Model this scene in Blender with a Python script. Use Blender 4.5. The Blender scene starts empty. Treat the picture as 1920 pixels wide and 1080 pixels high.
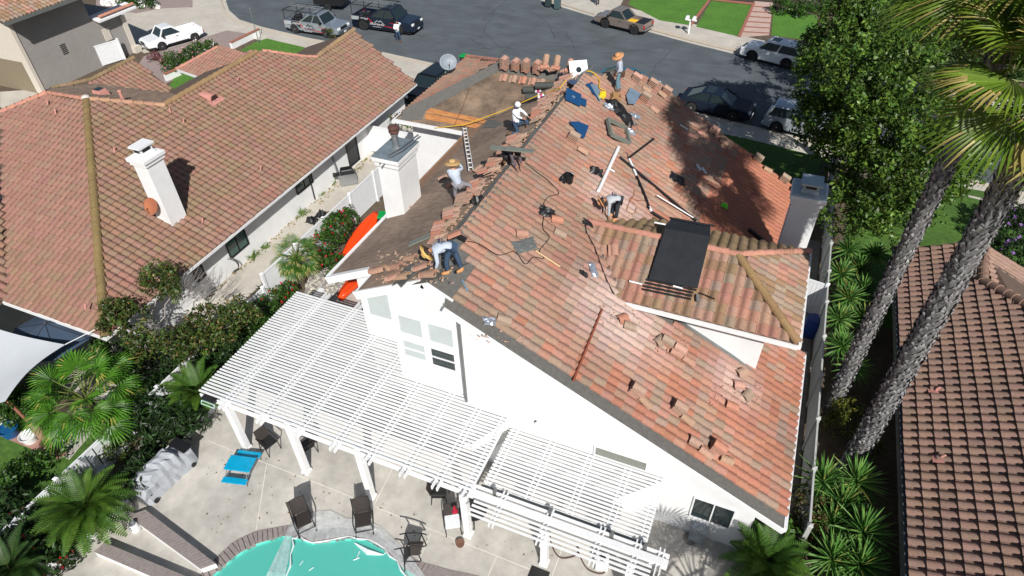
import bpy, bmesh, math, random
from math import sin, cos, pi, radians, sqrt
from mathutils import Vector, Matrix
random.seed(7)
rnd = random.uniform
SC = bpy.context.scene
COL = SC.collection

# ---------------------------------------------------------------- camera, sky, sun, exposure
CAM_R = Matrix(((0.92346913, -0.23908538, 0.30007157), (0.38325287, 0.61140862, -0.6923126), (-0.01794452, 0.7543326, 0.65624715)))
CAM_P = Vector((0, 0, 20.0))
F_PX = 1223.7
cam = bpy.data.cameras.new('camera'); co = bpy.data.objects.new('camera', cam); COL.objects.link(co)
co.matrix_world = Matrix.Translation(CAM_P) @ CAM_R.to_4x4()
cam.sensor_width = 36; cam.lens = F_PX / 1920 * 36; cam.clip_start = 0.2; cam.clip_end = 900
SC.camera = co
SUN_AZ = radians(144.5); SUN_EL = radians(39.5)          # azimuth clockwise from +Y
w = bpy.data.worlds.new('World'); SC.world = w; w.use_nodes = True
nt = w.node_tree; nt.nodes.clear()
sky = nt.nodes.new('ShaderNodeTexSky'); sky.sky_type = 'NISHITA'; sky.sun_disc = False
sky.sun_elevation = SUN_EL; sky.sun_rotation = SUN_AZ
bg = nt.nodes.new('ShaderNodeBackground'); bg.inputs[1].default_value = 0.052
wo = nt.nodes.new('ShaderNodeOutputWorld'); nt.links.new(sky.outputs[0], bg.inputs[0]); nt.links.new(bg.outputs[0], wo.inputs[0])
sl = bpy.data.lights.new('sun', 'SUN'); sl.energy = 4.6; sl.angle = radians(0.5); sl.color = (1.0, 0.965, 0.91)
so = bpy.data.objects.new('sun', sl); COL.objects.link(so)
sd = Vector((sin(SUN_AZ) * cos(SUN_EL), cos(SUN_AZ) * cos(SUN_EL), sin(SUN_EL)))
so.rotation_euler = sd.to_track_quat('Z', 'Y').to_euler(); so.location = sd * 60
SC.view_settings.view_transform = 'Standard'; SC.view_settings.look = 'None'
SC.view_settings.exposure = 0.26; SC.view_settings.gamma = 1

# ---------------------------------------------------------------- measuring helpers
def ray(x, y): return CAM_R @ Vector((x - 960, 540 - y, -F_PX))
def at(x, y, z=0.0):
    d = ray(x, y); return CAM_P + d * ((z - CAM_P.z) / d.z)
def atp(x, y, n, o):
    n = Vector(n); o = Vector(o); d = ray(x, y); return CAM_P + d * (n.dot(o - CAM_P) / n.dot(d))
PS = 0.4955
RN = Vector((PS, 0, 1)).normalized(); LN = Vector((-PS, 0, 1)).normalized(); RO = Vector((-8, 0, 8))
def rs(x, y, h=0.0): return atp(x, y, RN, RO + RN * h)      # on the right slope, h above it
def ls(x, y, h=0.0): return atp(x, y, LN, RO + LN * h)

# ---------------------------------------------------------------- object helpers
def tag(o, label=None, cat=None, group=None, kind=None):
    if label: o['label'] = label
    if cat: o['category'] = cat
    if group: o['group'] = group
    if kind: o['kind'] = kind
    return o
def thing(name, label, cat, loc=(0, 0, 0), rz=0.0, group=None):
    o = bpy.data.objects.new(name, None); COL.objects.link(o); o.empty_display_size = 0.3
    o.location = loc; o.rotation_euler = (0, 0, rz)
    return tag(o, label, cat, group)
def copy_tree(o, parent=None):
    c = o.copy(); COL.objects.link(c); c.parent = parent
    for ch in list(o.children): copy_tree(ch, c)
    return c
def basis(d, up=Vector((0, 0, 1))):
    d = Vector(d).normalized()
    if abs(d.dot(up)) > 0.99: up = Vector((0, 1, 0))
    x = up.cross(d).normalized(); y = d.cross(x); return x, y, d
class MB:
    def __init__(s): s.v = []; s.f = []; s.m = []; s.c = []; s.cur = 0
    def add(s, vs, fs):
        n = len(s.v); s.v += [tuple(v) for v in vs]; s.f += [tuple(i + n for i in f) for f in fs]; s.m += [s.cur] * len(fs)
        s.c += [getattr(s, 'col', (1, 1, 1))] * len(vs); return s
    def box(s, x0, x1, y0, y1, z0, z1, M=None, top=1.0):
        cx, cy = (x0 + x1) / 2, (y0 + y1) / 2
        vs = [Vector((x0, y0, z0)), Vector((x1, y0, z0)), Vector((x1, y1, z0)), Vector((x0, y1, z0))]
        vs += [Vector((cx + (v.x - cx) * top, cy + (v.y - cy) * top, z1)) for v in vs[:4]]
        if M is not None: vs = [M @ v for v in vs]
        return s.add(vs, [(0, 3, 2, 1), (4, 5, 6, 7), (0, 1, 5, 4), (1, 2, 6, 5), (2, 3, 7, 6), (3, 0, 4, 7)])
    def beam(s, a, b, w, h, up=(0, 0, 1)):
        a = Vector(a); b = Vector(b); x, y, d = basis(b - a, Vector(up)); L = (b - a).length
        M = Matrix.Translation(a) @ Matrix((x, y, d)).transposed().to_4x4()
        return s.box(-w / 2, w / 2, -h / 2, h / 2, 0, L, M)
    def poly(s, pts): return s.add(pts, [tuple(range(len(pts)))])
    def prism(s, pts, off):
        pts = [Vector(p) for p in pts]; off = Vector(off); n = len(pts)
        return s.add(pts + [p + off for p in pts], [tuple(range(n)), tuple(range(2 * n - 1, n - 1, -1))] + [(i, i + n, (i + 1) % n + n, (i + 1) % n) for i in range(n)])
    def tube(s, pts, r, n=8, r1=None, cap=True):
        pts = [Vector(p) for p in pts]; k = len(pts); rs_ = r if isinstance(r, (list, tuple)) else [r + ((r1 if r1 is not None else r) - r) * i / max(1, k - 1) for i in range(k)]
        vs = []; px = None
        for i, p in enumerate(pts):
            d = (pts[min(i + 1, k - 1)] - pts[max(i - 1, 0)])
            if d.length < 1e-6: d = Vector((0, 0, 1))
            d.normalize()
            if px is None: px, py, _ = basis(d)
            else:
                px = (px - d * px.dot(d)).normalized(); py = d.cross(px)
            vs += [p + (px * cos(2 * pi * j / n) + py * sin(2 * pi * j / n)) * rs_[i] for j in range(n)]
        fs = [(i * n + j, i * n + (j + 1) % n, (i + 1) * n + (j + 1) % n, (i + 1) * n + j) for i in range(k - 1) for j in range(n)]
        if cap: fs += [tuple(range(n - 1, -1, -1)), tuple(range((k - 1) * n, k * n))]
        return s.add(vs, fs)
    def lathe(s, prof, n=20, M=None, sx=1, sy=1):
        vs = [Vector((r * cos(2 * pi * j / n) * sx, r * sin(2 * pi * j / n) * sy, z)) for r, z in prof for j in range(n)]
        if M is not None: vs = [M @ v for v in vs]
        k = len(prof)
        fs = [(i * n + j, i * n + (j + 1) % n, (i + 1) * n + (j + 1) % n, (i + 1) * n + j) for i in range(k - 1) for j in range(n)]
        fs += [tuple(range(n - 1, -1, -1)), tuple(range((k - 1) * n, k * n))]
        return s.add(vs, fs)
    def ball(s, c, r, n=12, sc=(1, 1, 1), M=None):
        prof = [(max(1e-3, r * sin(pi * i / 8)), -r * cos(pi * i / 8)) for i in range(9)]
        T = Matrix.Translation(Vector(c)) @ Matrix.Diagonal((sc[0], sc[1], sc[2], 1))
        return s.lathe(prof, n, (M @ T) if M is not None else T)
    def loft(s, rings, cap=True):
        n = len(rings[0]); vs = [p for r in rings for p in r]; k = len(rings)
        fs = [(i * n + j, i * n + (j + 1) % n, (i + 1) * n + (j + 1) % n, (i + 1) * n + j) for i in range(k - 1) for j in range(n)]
        if cap: fs += [tuple(range(n - 1, -1, -1)), tuple(range((k - 1) * n, k * n))]
        return s.add(vs, fs)
    def build(s, name, mat, parent=None, smooth=False, label=None, bevel=0, kind=None):
        me = bpy.data.meshes.new(name); me.from_pydata([tuple(v) for v in s.v], [], s.f)
        mats = mat if isinstance(mat, list) else [mat]
        for m in mats: me.materials.append(m)
        if len(mats) > 1: me.polygons.foreach_set('material_index', s.m)
        if any(c != (1, 1, 1) for c in s.c):
            at_ = me.color_attributes.new('Col', 'FLOAT_COLOR', 'POINT')
            at_.data.foreach_set('color', [q for c in s.c for q in (c[0], c[1], c[2], 1)])
        if smooth: me.polygons.foreach_set('use_smooth', [True] * len(me.polygons))
        me.validate(); me.update()
        o = bpy.data.objects.new(name, me); COL.objects.link(o); o.parent = parent
        if label: o['label'] = label
        if kind: o['kind'] = kind
        if bevel:
            b = o.modifiers.new('bevel', 'BEVEL'); b.width = bevel; b.segments = 2; b.limit_method = 'ANGLE'; b.angle_limit = radians(40)
        if smooth == 'auto' or (smooth and bevel): pass
        return o

# ---------------------------------------------------------------- materials
MATS = {}
def mat(name, col, rough=0.7, metal=0.0, var=0.12, scale=6.0, bump=0.0, bscale=40.0, attr=False, spec=0.5, col2=None, stretch=(1, 1, 1), coat=0.0, trans=0.0, alpha=1.0, big=0.0):
    if name in MATS: return MATS[name]
    m = bpy.data.materials.new(name); m.use_nodes = True; N = m.node_tree.nodes; L = m.node_tree.links
    b = N['Principled BSDF']; b.inputs['Roughness'].default_value = rough; b.inputs['Metallic'].default_value = metal
    b.inputs['Specular IOR Level'].default_value = spec; b.inputs['Coat Weight'].default_value = coat
    b.inputs['Transmission Weight'].default_value = trans; b.inputs['Alpha'].default_value = alpha
    tc = N.new('ShaderNodeTexCoord'); mp = N.new('ShaderNodeMapping'); mp.inputs['Scale'].default_value = stretch
    gm = N.new('ShaderNodeNewGeometry'); L.new(gm.outputs['Position'], mp.inputs[0])
    n1 = N.new('ShaderNodeTexNoise'); n1.inputs['Scale'].default_value = scale; n1.inputs['Detail'].default_value = 6; n1.inputs['Roughness'].default_value = 0.65; L.new(mp.outputs[0], n1.inputs['Vector'])
    rp = N.new('ShaderNodeMapRange'); rp.inputs[1].default_value = 0.28; rp.inputs[2].default_value = 0.72
    L.new(n1.outputs[0], rp.inputs[0])
    if col2 is None:
        rp.inputs[3].default_value = 1 - var; rp.inputs[4].default_value = 1 + var
        mul = N.new('ShaderNodeVectorMath'); mul.operation = 'SCALE'
        if attr:
            a = N.new('ShaderNodeAttribute'); a.attribute_name = 'Col'; L.new(a.outputs['Color'], mul.inputs[0])
        else: mul.inputs[0].default_value = col[:3]
        L.new(rp.outputs[0], mul.inputs['Scale']); out = mul.outputs[0]
    else:
        rp.inputs[3].default_value = 0; rp.inputs[4].default_value = 1
        mx = N.new('ShaderNodeMix'); mx.data_type = 'RGBA'; mx.inputs['A'].default_value = (*col, 1); mx.inputs['B'].default_value = (*col2, 1)
        L.new(rp.outputs[0], mx.inputs['Factor']); out = mx.outputs['Result']
    if big:
        n3 = N.new('ShaderNodeTexNoise'); n3.inputs['Scale'].default_value = 0.55; n3.inputs['Detail'].default_value = 4; L.new(gm.outputs['Position'], n3.inputs['Vector'])
        r3 = N.new('ShaderNodeMapRange'); r3.inputs[1].default_value = 0.3; r3.inputs[2].default_value = 0.7; r3.inputs[3].default_value = 1 - big; r3.inputs[4].default_value = 1 + big * 0.6
        L.new(n3.outputs[0], r3.inputs[0]); m3 = N.new('ShaderNodeVectorMath'); m3.operation = 'SCALE'; L.new(out, m3.inputs[0]); L.new(r3.outputs[0], m3.inputs['Scale']); out = m3.outputs[0]
    L.new(out, b.inputs['Base Color'])
    if bump:
        n2 = N.new('ShaderNodeTexNoise'); n2.inputs['Scale'].default_value = bscale; n2.inputs['Detail'].default_value = 4; L.new(gm.outputs['Position'], n2.inputs['Vector'])
        bp = N.new('ShaderNodeBump'); bp.inputs['Strength'].default_value = bump; bp.inputs['Distance'].default_value = 0.02; L.new(n2.outputs[0], bp.inputs['Height']); L.new(bp.outputs[0], b.inputs['Normal'])
    MATS[name] = m; m['out'] = 1
    return m
WHITE = mat('white_stucco', (0.75, 0.755, 0.76), 0.9, var=0.06, scale=1.3, bump=0.5, bscale=45, big=0.06)
WPAINT = mat('white_paint', (0.75, 0.76, 0.77), 0.5, var=0.05, scale=8)
DPAINT = mat('dirty_white_paint', (0.70, 0.71, 0.70), 0.6, var=0.12, scale=7)
VINYL = mat('white_vinyl', (0.74, 0.76, 0.78), 0.4, var=0.04, scale=5)
FELT = mat('old_brown_felt', (0.17, 0.118, 0.086), 0.9, scale=2.6, col2=(0.36, 0.27, 0.205), stretch=(1, 3.2, 2), bump=0.7, bscale=9, big=0.3)
FELT2 = mat('patchy_brown_felt', (0.075, 0.052, 0.036), 0.9, scale=1.3, col2=(0.30, 0.215, 0.15), bump=0.6, bscale=9, big=0.25)
GFELT = mat('grey_felt', (0.125, 0.12, 0.11), 0.85, var=0.22, scale=9, bump=0.25, bscale=60)
GMETAL = mat('grey_flashing', (0.17, 0.18, 0.175), 0.5, metal=0.3, var=0.15, scale=6)
TILE = mat('roof_tile', (0.4, 0.2, 0.14), 0.85, var=0.22, scale=18, attr=True, bump=0.35, bscale=50)
DECK = mat('roof_deck', (0.12, 0.08, 0.06), 0.9, var=0.2)
PLY = mat('bare_plywood', (0.30, 0.10, 0.03), 0.8, scale=2.2, col2=(0.55, 0.26, 0.09), stretch=(1, 6, 1))
BOARD = mat('weathered_board', (0.20, 0.115, 0.07), 0.85, scale=5, col2=(0.38, 0.24, 0.16), stretch=(4, 0.6, 3))
CONC = mat('patio_concrete', (0.47, 0.445, 0.405), 0.85, var=0.13, scale=2.2, bump=0.2, bscale=70, big=0.2)
WALK = mat('sidewalk_concrete', (0.50, 0.465, 0.41), 0.85, var=0.09, scale=2, bump=0.15, bscale=50, big=0.12)
ASPH = mat('asphalt', (0.092, 0.108, 0.120), 0.82, var=0.14, scale=1.6, bump=0.3, bscale=60, big=0.2, stretch=(0.25, 1.4, 1))
DIRT = mat('bare_soil', (0.10, 0.075, 0.05), 0.95, var=0.35, scale=3, bump=0.5, bscale=20)
BLACK = mat('black_plastic', (0.012, 0.012, 0.014), 0.45, var=0.2)
DKMETAL = mat('dark_metal', (0.03, 0.03, 0.032), 0.4, metal=0.6)
STEEL = mat('galvanised_steel', (0.42, 0.44, 0.46), 0.35, metal=0.8)
GLASS = mat('window_glass', (0.015, 0.025, 0.028), 0.06, spec=0.9)
GGLASS = mat('green_window_glass', (0.02, 0.07, 0.06), 0.08, spec=0.9)
BLIND = mat('blind_glass', (0.46, 0.51, 0.51), 0.25, var=0.05, scale=2)
SALMON = mat('salmon_paint', (0.52, 0.24, 0.20), 0.7)
GREENP = mat('green_plastic', (0.0, 0.30, 0.055), 0.4)
BLUEP = mat('blue_plastic', (0.0, 0.30, 0.52), 0.4)
ORANGEP = mat('orange_red_plastic', (0.80, 0.065, 0.008), 0.38, var=0.04)
# ---------------------------------------------------------------- ground
def px(lst, z=0.0): return [at(p[0], p[1], z) if len(p) == 2 else Vector((p[0], p[1], z)) for p in lst]   # 2 numbers: pixel, 3: world x, y
def zone(name, pts, z, m, depth=0.0):
    mb = MB(); P = px(pts, z)
    if depth: mb.prism(P, (0, 0, -depth))
    else: mb.poly(P)
    return tag(mb.build(name, m), kind='structure')
W = 'w'
LAWN = mat('lawn', (0.035, 0.09, 0.010), 0.9, scale=5, col2=(0.085, 0.18, 0.022), bump=0.9, bscale=60, big=0.22)
LAWN2 = mat('bright_lawn', (0.05, 0.15, 0.012), 0.9, scale=4, col2=(0.10, 0.25, 0.025), bump=0.9, bscale=60, big=0.18)
GRAVEL = mat('pink_gravel', (0.16, 0.12, 0.115), 0.9, scale=14, col2=(0.42, 0.34, 0.32), bump=1.0, bscale=12)
PEBBLE = mat('pebbles', (0.10, 0.095, 0.085), 0.8, scale=9, col2=(0.50, 0.47, 0.42), bump=1.0, bscale=10)
zone('ground', [(-260, -120, 0), (260, -120, 0), (260, 300, 0), (-260, 300, 0)], -0.16, DIRT)
zone('street', [(-120, 30, 0), (60, 20, 0), (90, 60, 0), (90, 90, 0), (-10, 110, 0), (-120, 120, 0)], -0.125, ASPH)
curb = [(-56, 64, 0), (-54, 56, 0), (-52.2, 50.1, 0), (-49.7, 47.7, 0), (-46.9, 45.9, 0), (-43.4, 45.0, 0), (-38.1, 44.2, 0), (-31, 43.7, 0), (-23.8, 42.8, 0), (-14, 42.2, 0), (-5.2, 41.7, 0), (2.2, 40.4, 0), (12, 38.6, 0), (30, 35, 0), (60, 28, 0)]

CURBM = mat('curb_concrete', (0.50, 0.44, 0.36), 0.85, var=0.1, scale=3)
def offs(pts, d):   # shifts a world polyline towards -y side
    out = []
    for i, p in enumerate(pts):
        a = Vector(pts[max(i - 1, 0)][:2]); b = Vector(pts[min(i + 1, len(pts) - 1)][:2]); t = (b - a).normalized(); out.append((p[0] + t.y * d, p[1] - t.x * d, 0))
    return out
zone('curb', offs(curb, -0.35) + offs(curb, 0.12)[::-1], 0.006, CURBM, 0.1)
zone('gutter', offs(curb, -0.75) + offs(curb, -0.35)[::-1], -0.119, WALK)
zone('sidewalk', offs(curb, 0.12) + offs(curb, 1.9)[::-1], 0.008, WALK)
farc = [(-40, 73, 0), (-30, 65.5, 0), (-21.3, 60.8, 0), (-17, 58.9, 0), (-7.2, 55.3, 0), (-3.2, 54.1, 0), (8, 50.8, 0), (30, 45, 0), (90, 32, 0)]
zone('far_yard_soil', farc + [(90, 140, 0), (-40, 140, 0)], 0.0, DIRT, 0.15)
zone('far_curb', offs(farc, 0.3) + offs(farc, -0.12)[::-1], 0.006, CURBM, 0.1)
zone('far_sidewalk', offs(farc, -0.12) + offs(farc, -3.0)[::-1], 0.008, WALK)
zone('far_gutter', offs(farc, 0.7) + offs(farc, 0.3)[::-1], -0.119, WALK)
zone('far_driveway', [(1030, -20), (1040, 2), (1112, 25), (1162, 12), (1190, -40)], 0.012, WALK)
zone('far_lawn', [(1178, 8), (1237, 38), (1291, 47), (1330, -2), (1345, -40), (1210, -45)], 0.014, LAWN2)
zone('far_lawn', [(1305, 50), (1383, 68), (1410, 8), (1335, 0)], 0.014, LAWN2)
zone('far_lawn', [(1446, 66), (1450, 20), (1530, 28), (1545, 80)], 0.014, LAWN2)
PINKP = mat('pink_path', (0.50, 0.36, 0.31), 0.85, var=0.12, scale=2)
zone('far_path', [(1388, 70), (1442, 66), (1449, 5), (1415, 2)], 0.016, PINKP)
BRICKR = mat('red_brick_edge', (0.33, 0.13, 0.09), 0.85, var=0.25, scale=9)
for k in range(6):
    y0 = 60 - k * 9.5; x0 = 1390 + (60 - y0) * 0.44; zone('path_step', [(x0, y0), (x0 + 54 - k * 3, y0 + 3), (x0 + 54 - k * 3, y0 + 1), (x0, y0 - 2)], 0.03, BRICKR)
for k in range(3): zone('lawn_border', [[(1291, 47), (1297, 48), (1334, -2), (1329, -2)], [(1383, 68), (1389, 69), (1417, 4), (1412, 4)], [(1330, 0), (1410, 9), (1411, 5), (1333, -3)]][k], 0.06, BRICKR)
zone('planting_bed', [(1411, 5), (1450, 20), (1530, 28), (1560, 0), (1450, -30), (1330, -30), (1335, 0)], 0.012, mat('dark_mulch', (0.05, 0.035, 0.025), 0.95, var=0.4, scale=8))
# driveways and front yards of the near side
zone('driveway', [(-28.5, 42.0, 0), (-18.8, 40.5, 0), (-19.0, 31, 0), (-28.0, 33.0, 0)], 0.012, WALK)
zone('driveway', [(408, -20), (414, 18), (433, 38), (484, 60), (430, 68), (270, 100), (230, 60), (200, 30), (330, 8), (360, 14), (362, -10)], 0.012, WALK)
zone('gravel_bed', [(270, 105), (425, 57), (485, 66), (440, 92), (350, 135), (290, 170), (240, 150)], 0.016, GRAVEL)
zone('gravel_bed', [(180, -30), (361, -20), (361, 13), (300, 16), (255, 25), (180, 12)], 0.016, GRAVEL)
zone('front_lawn', [(480, 78), (500, 72), (585, 92), (620, 100), (560, 150), (470, 120)], 0.014, LAWN2)
zone('front_lawn', [(300, 190), (330, 140), (440, 100), (480, 78), (470, 120), (400, 160)], 0.018, LAWN2)
zone('front_lawn', [(-1, 39.6, 0), (12, 37.2, 0), (12, 38.01, 0), (3.5, 38.2, 0), (3.5,30.5,0), (-10, 33, 0), (-12, 40.2, 0)], 0.014, LAWN)
zone('back_lawn', [(4.6, 24.5, 0), (5.5, 38, 0), (30, 34, 0), (30, 24.5, 0)], 0.014, LAWN)
zone('back_lawn', [(-60, 7.9, 0), (-40, 7.9, 0), (-25, 7.9, 0), (-20.3, 7.9, 0), (-19.2, 7.0, 0), (-19.2, -10, 0), (-60, -10, 0)], 0.014, LAWN)
zone('side_path', [(-22.5, 34, 0), (-20.2, 34, 0), (-20.4, 8, 0), (-22.5, 8, 0)], 0.010, WALK)
zone('neighbour_patio', [(-22.5, 12, 0), (-20.2, 9.5, 0), (-20.2, 8.6, 0), (-25, 8.9, 0), (-40, 8.0, 0), (-40, 20, 0)], 0.012, WALK)
zone('neighbour_driveway', [(0, 200), (0, 172), (60, 168), (120, 185), (60, 200), (20, 215)], 0.02, WALK)
zone('side_yard_gravel', [(2.4, 12.2, 0), (4.0, 12.2, 0), (3.9, 30, 0), (1.6, 30, 0)], 0.010, mat('grey_gravel', (0.05, 0.05, 0.05), 0.9, scale=12, col2=(0.25, 0.235, 0.22), bump=1, bscale=12))
patio = [(-17.1, 17.6, 0), (-17.1, 3.6, 0), (-17.6, 2.4, 0), (-17.8, -8, 0), (3.2, -8, 0), (3.2, 12.06, 0), (-9, 12.4, 0), (-11.8, 13.9, 0), (-11.8, 24.9, 0), (-16.2, 24.9, 0)]
pool_out = [(372, 1082), (403, 1048), (438, 1016), (480, 996), (543, 985), (560, 988), (590, 995), (625, 992), (667, 986), (700, 994), (733, 1013), (757, 1034), (785, 1053), (847, 1070), (900, 1081)]
pool_in = [(398, 1080), (420, 1060), (450, 1036), (480, 1020), (533, 1004), (556, 1008), (583, 1018), (620, 1014), (650, 1010), (682, 1010), (713, 1026), (738, 1047), (760, 1068), (790, 1082)]
PO = [at(*p) for p in pool_out] + [Vector((-4.0, 4.0, 0)), Vector((-5, 1, 0)), Vector((-9, -0.6, 0)), Vector((-13.5, 0.5, 0)), Vector((-14.2, 3.2, 0))]
PI_ = [at(*p) for p in pool_in] + [Vector((-5.6, 5.2, 0)), Vector((-5.8, 1.6, 0)), Vector((-9, 0.1, 0)), Vector((-13.0, 1.1, 0)), Vector((-13.6, 3.3, 0))]
def holed(name, outer, inner, z, m):
    bm = bmesh.new()
    for ring in (outer, inner):
        vs = [bm.verts.new((p.x, p.y, z)) for p in ring]
        for i in range(len(vs)): bm.edges.new((vs[i], vs[(i + 1) % len(vs)]))
    bmesh.ops.triangle_fill(bm, use_beauty=True, use_dissolve=False, edges=bm.edges[:], normal=(0, 0, 1))
    me = bpy.data.meshes.new(name); bm.to_mesh(me); bm.free(); me.materials.append(m)
    o = bpy.data.objects.new(name, me); COL.objects.link(o); return tag(o, kind='structure')
def resamp(P, n):
    L = [0]
    for i in range(len(P)): L.append(L[-1] + (P[(i + 1) % len(P)] - P[i]).length)
    out = []
    for k in range(n):
        t = L[-1] * k / n; i = max(j for j in range(len(P)) if L[j] <= t); f = (t - L[i]) / max(1e-6, L[i + 1] - L[i]); out.append(P[i].lerp(P[(i + 1) % len(P)], f))
    return out
yard_edge = [Vector(p) for p in curb + [(60, -40, 0), (-120, -40, 0), (-120, 64, 0)]]
holed('yard_soil', yard_edge, PO, 0.0, DIRT)
holed('patio', [Vector(p) for p in patio], PO, 0.010, CONC)
COPE = mat('coping_brick', (0.25, 0.215, 0.205), 0.8, var=0.18, scale=7, bump=0.2)
nco = 190; A = resamp(PO, nco); B = []
for p in A:   # nearest point on the inner outline
    best = None
    for i in range(len(PI_)):
        a, b = PI_[i], PI_[(i + 1) % len(PI_)]; t = max(0, min(1, (p - a).dot(b - a) / (b - a).length_squared)); q = a.lerp(b, t)
        if best is None or (q - p).length < (best - p).length: best = q
    B.append(best)
mb = MB()
for i in range(nco):
    j = (i + 1) % nco; a = A[i].lerp(A[j], 0.06); b = A[i].lerp(A[j], 0.94); c = B[i].lerp(B[j], 0.94); d = B[i].lerp(B[j], 0.06)
    mb.prism([Vector((q.x, q.y, 0.03)) for q in (a, b, c, d)], (0, 0, -0.14))
tag(mb.build('pool_coping', COPE), kind='structure')
mb = MB(); BI = resamp(PI_, 120)
mb.add([Vector((p.x, p.y, 0.0)) for p in BI] + [Vector((p.x, p.y, -1.3)) for p in BI], [(i, (i + 1) % 120, (i + 1) % 120 + 120, i + 120) for i in range(120)])
tag(mb.build('pool_wall', mat('pool_plaster', (0.10, 0.50, 0.42), 0.7)), kind='structure')
def watermat():
    m = bpy.data.materials.new('pool_water'); m.use_nodes = True; N = m.node_tree.nodes; L = m.node_tree.links; N.remove(N['Principled BSDF'])
    tr = N.new('ShaderNodeBsdfTransparent'); tr.inputs[0].default_value = (.70, 1.0, .95, 1); gl = N.new('ShaderNodeBsdfGlossy'); gl.inputs['Roughness'].default_value = .04
    df = N.new('ShaderNodeBsdfDiffuse'); df.inputs[0].default_value = (.16, .90, .78, 1); gm = N.new('ShaderNodeNewGeometry'); n = N.new('ShaderNodeTexNoise'); n.inputs['Scale'].default_value = 2.4; n.inputs['Detail'].default_value = 3; n.inputs['Distortion'].default_value = 1.2; L.new(gm.outputs['Position'], n.inputs['Vector'])
    bp = N.new('ShaderNodeBump'); bp.inputs['Strength'].default_value = .5; bp.inputs['Distance'].default_value = .05; L.new(n.outputs[0], bp.inputs['Height']); L.new(bp.outputs[0], gl.inputs['Normal'])
    a_ = N.new('ShaderNodeMixShader'); a_.inputs[0].default_value = .45; L.new(tr.outputs[0], a_.inputs[1]); L.new(df.outputs[0], a_.inputs[2]); fr_ = N.new('ShaderNodeFresnel'); fr_.inputs[0].default_value = 1.33; L.new(bp.outputs[0], fr_.inputs['Normal'])
    b_ = N.new('ShaderNodeMixShader'); L.new(fr_.outputs[0], b_.inputs[0]); L.new(a_.outputs[0], b_.inputs[1]); L.new(gl.outputs[0], b_.inputs[2]); L.new(b_.outputs[0], N['Material Output'].inputs[0]); return m
WATER = watermat(); PLAS = mat('pool_floor_plaster', (.62, .90, .82), .7, var=.14, scale=1.4)
zone('pool_floor', [(p.x, p.y, 0) for p in PI_], -1.25, PLAS)
for r_, z_ in ((2.0, -1.0), (1.6, -.72), (1.2, -.45)):
    c_ = at(650, 1012, 0); mb = MB(); pts = [Vector((c_.x + r_ * cos(t), c_.y + r_ * sin(t), z_)) for t in [pi + pi * k / 20 - .35 for k in range(21)]]; mb.prism(pts, (0, 0, -.24)); tag(mb.build('pool_step', PLAS), kind='structure')
zone('pool_water', [(p.x, p.y, 0) for p in PI_], -0.10, WATER)
JOINT = mat('joint_strip', (0.62, 0.58, 0.52), 0.7)
def line(name, pts, wd, z, m, kind='structure'):
    P = px(pts, z); mb = MB()
    for a, b in zip(P[:-1], P[1:]):
        n = (b - a).cross(Vector((0, 0, 1))).normalized() * wd / 2; mb.poly([a - n, a + n, b + n, b - n])
    return tag(mb.build(name, m), kind=kind)
for s in ([(390, 826), (448, 850), (500, 869), (600, 908), (730, 961), (960, 1054), (1010, 1074)], [(500, 869), (480, 996)], [(700, 950), (740, 870)], [(808, 1000), (785, 1052)], [(931, 1044), (915, 1080)], [(1058, 1018), (1035, 1080)], [(1250, 1010), (1238, 1080)]):
    line('patio_joint', s, 0.035, 0.015, JOINT)
# street cracks, tar coloured
CRACK = mat('crack_sealer', (0.018, 0.02, 0.022), 0.6)
random.seed(3)
for s in ([(930, 20), (905, 60), (940, 90)], [(560, 5), (640, 2)], [(880, 10), (1000, 25), (1025, 40), (1040, 75)], [(1010, 88), (1100, 85), (1140, 70), (1190, 62)], [(1215, 150), (1230, 120), (1260, 95)], [(990, 95), (940, 88), (880, 95)], [(950, 0), (905, 40)], [(880, 72), (920, 95)], [(1080, 95), (1060, 60), (1030, 62)], [(930, 110), (965, 80)], [(1130, 100), (1180, 95), (1250, 90)]):
    pts = []
    for a, b in zip(s[:-1], s[1:]):
        for k in range(5): pts.append((a[0] + (b[0] - a[0]) * k / 5 + rnd(-3, 3), a[1] + (b[1] - a[1]) * k / 5 + rnd(-1.5, 1.5)))
    pts.append(s[-1]); line('street_crack', pts, 0.028, -0.119, CRACK)

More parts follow.
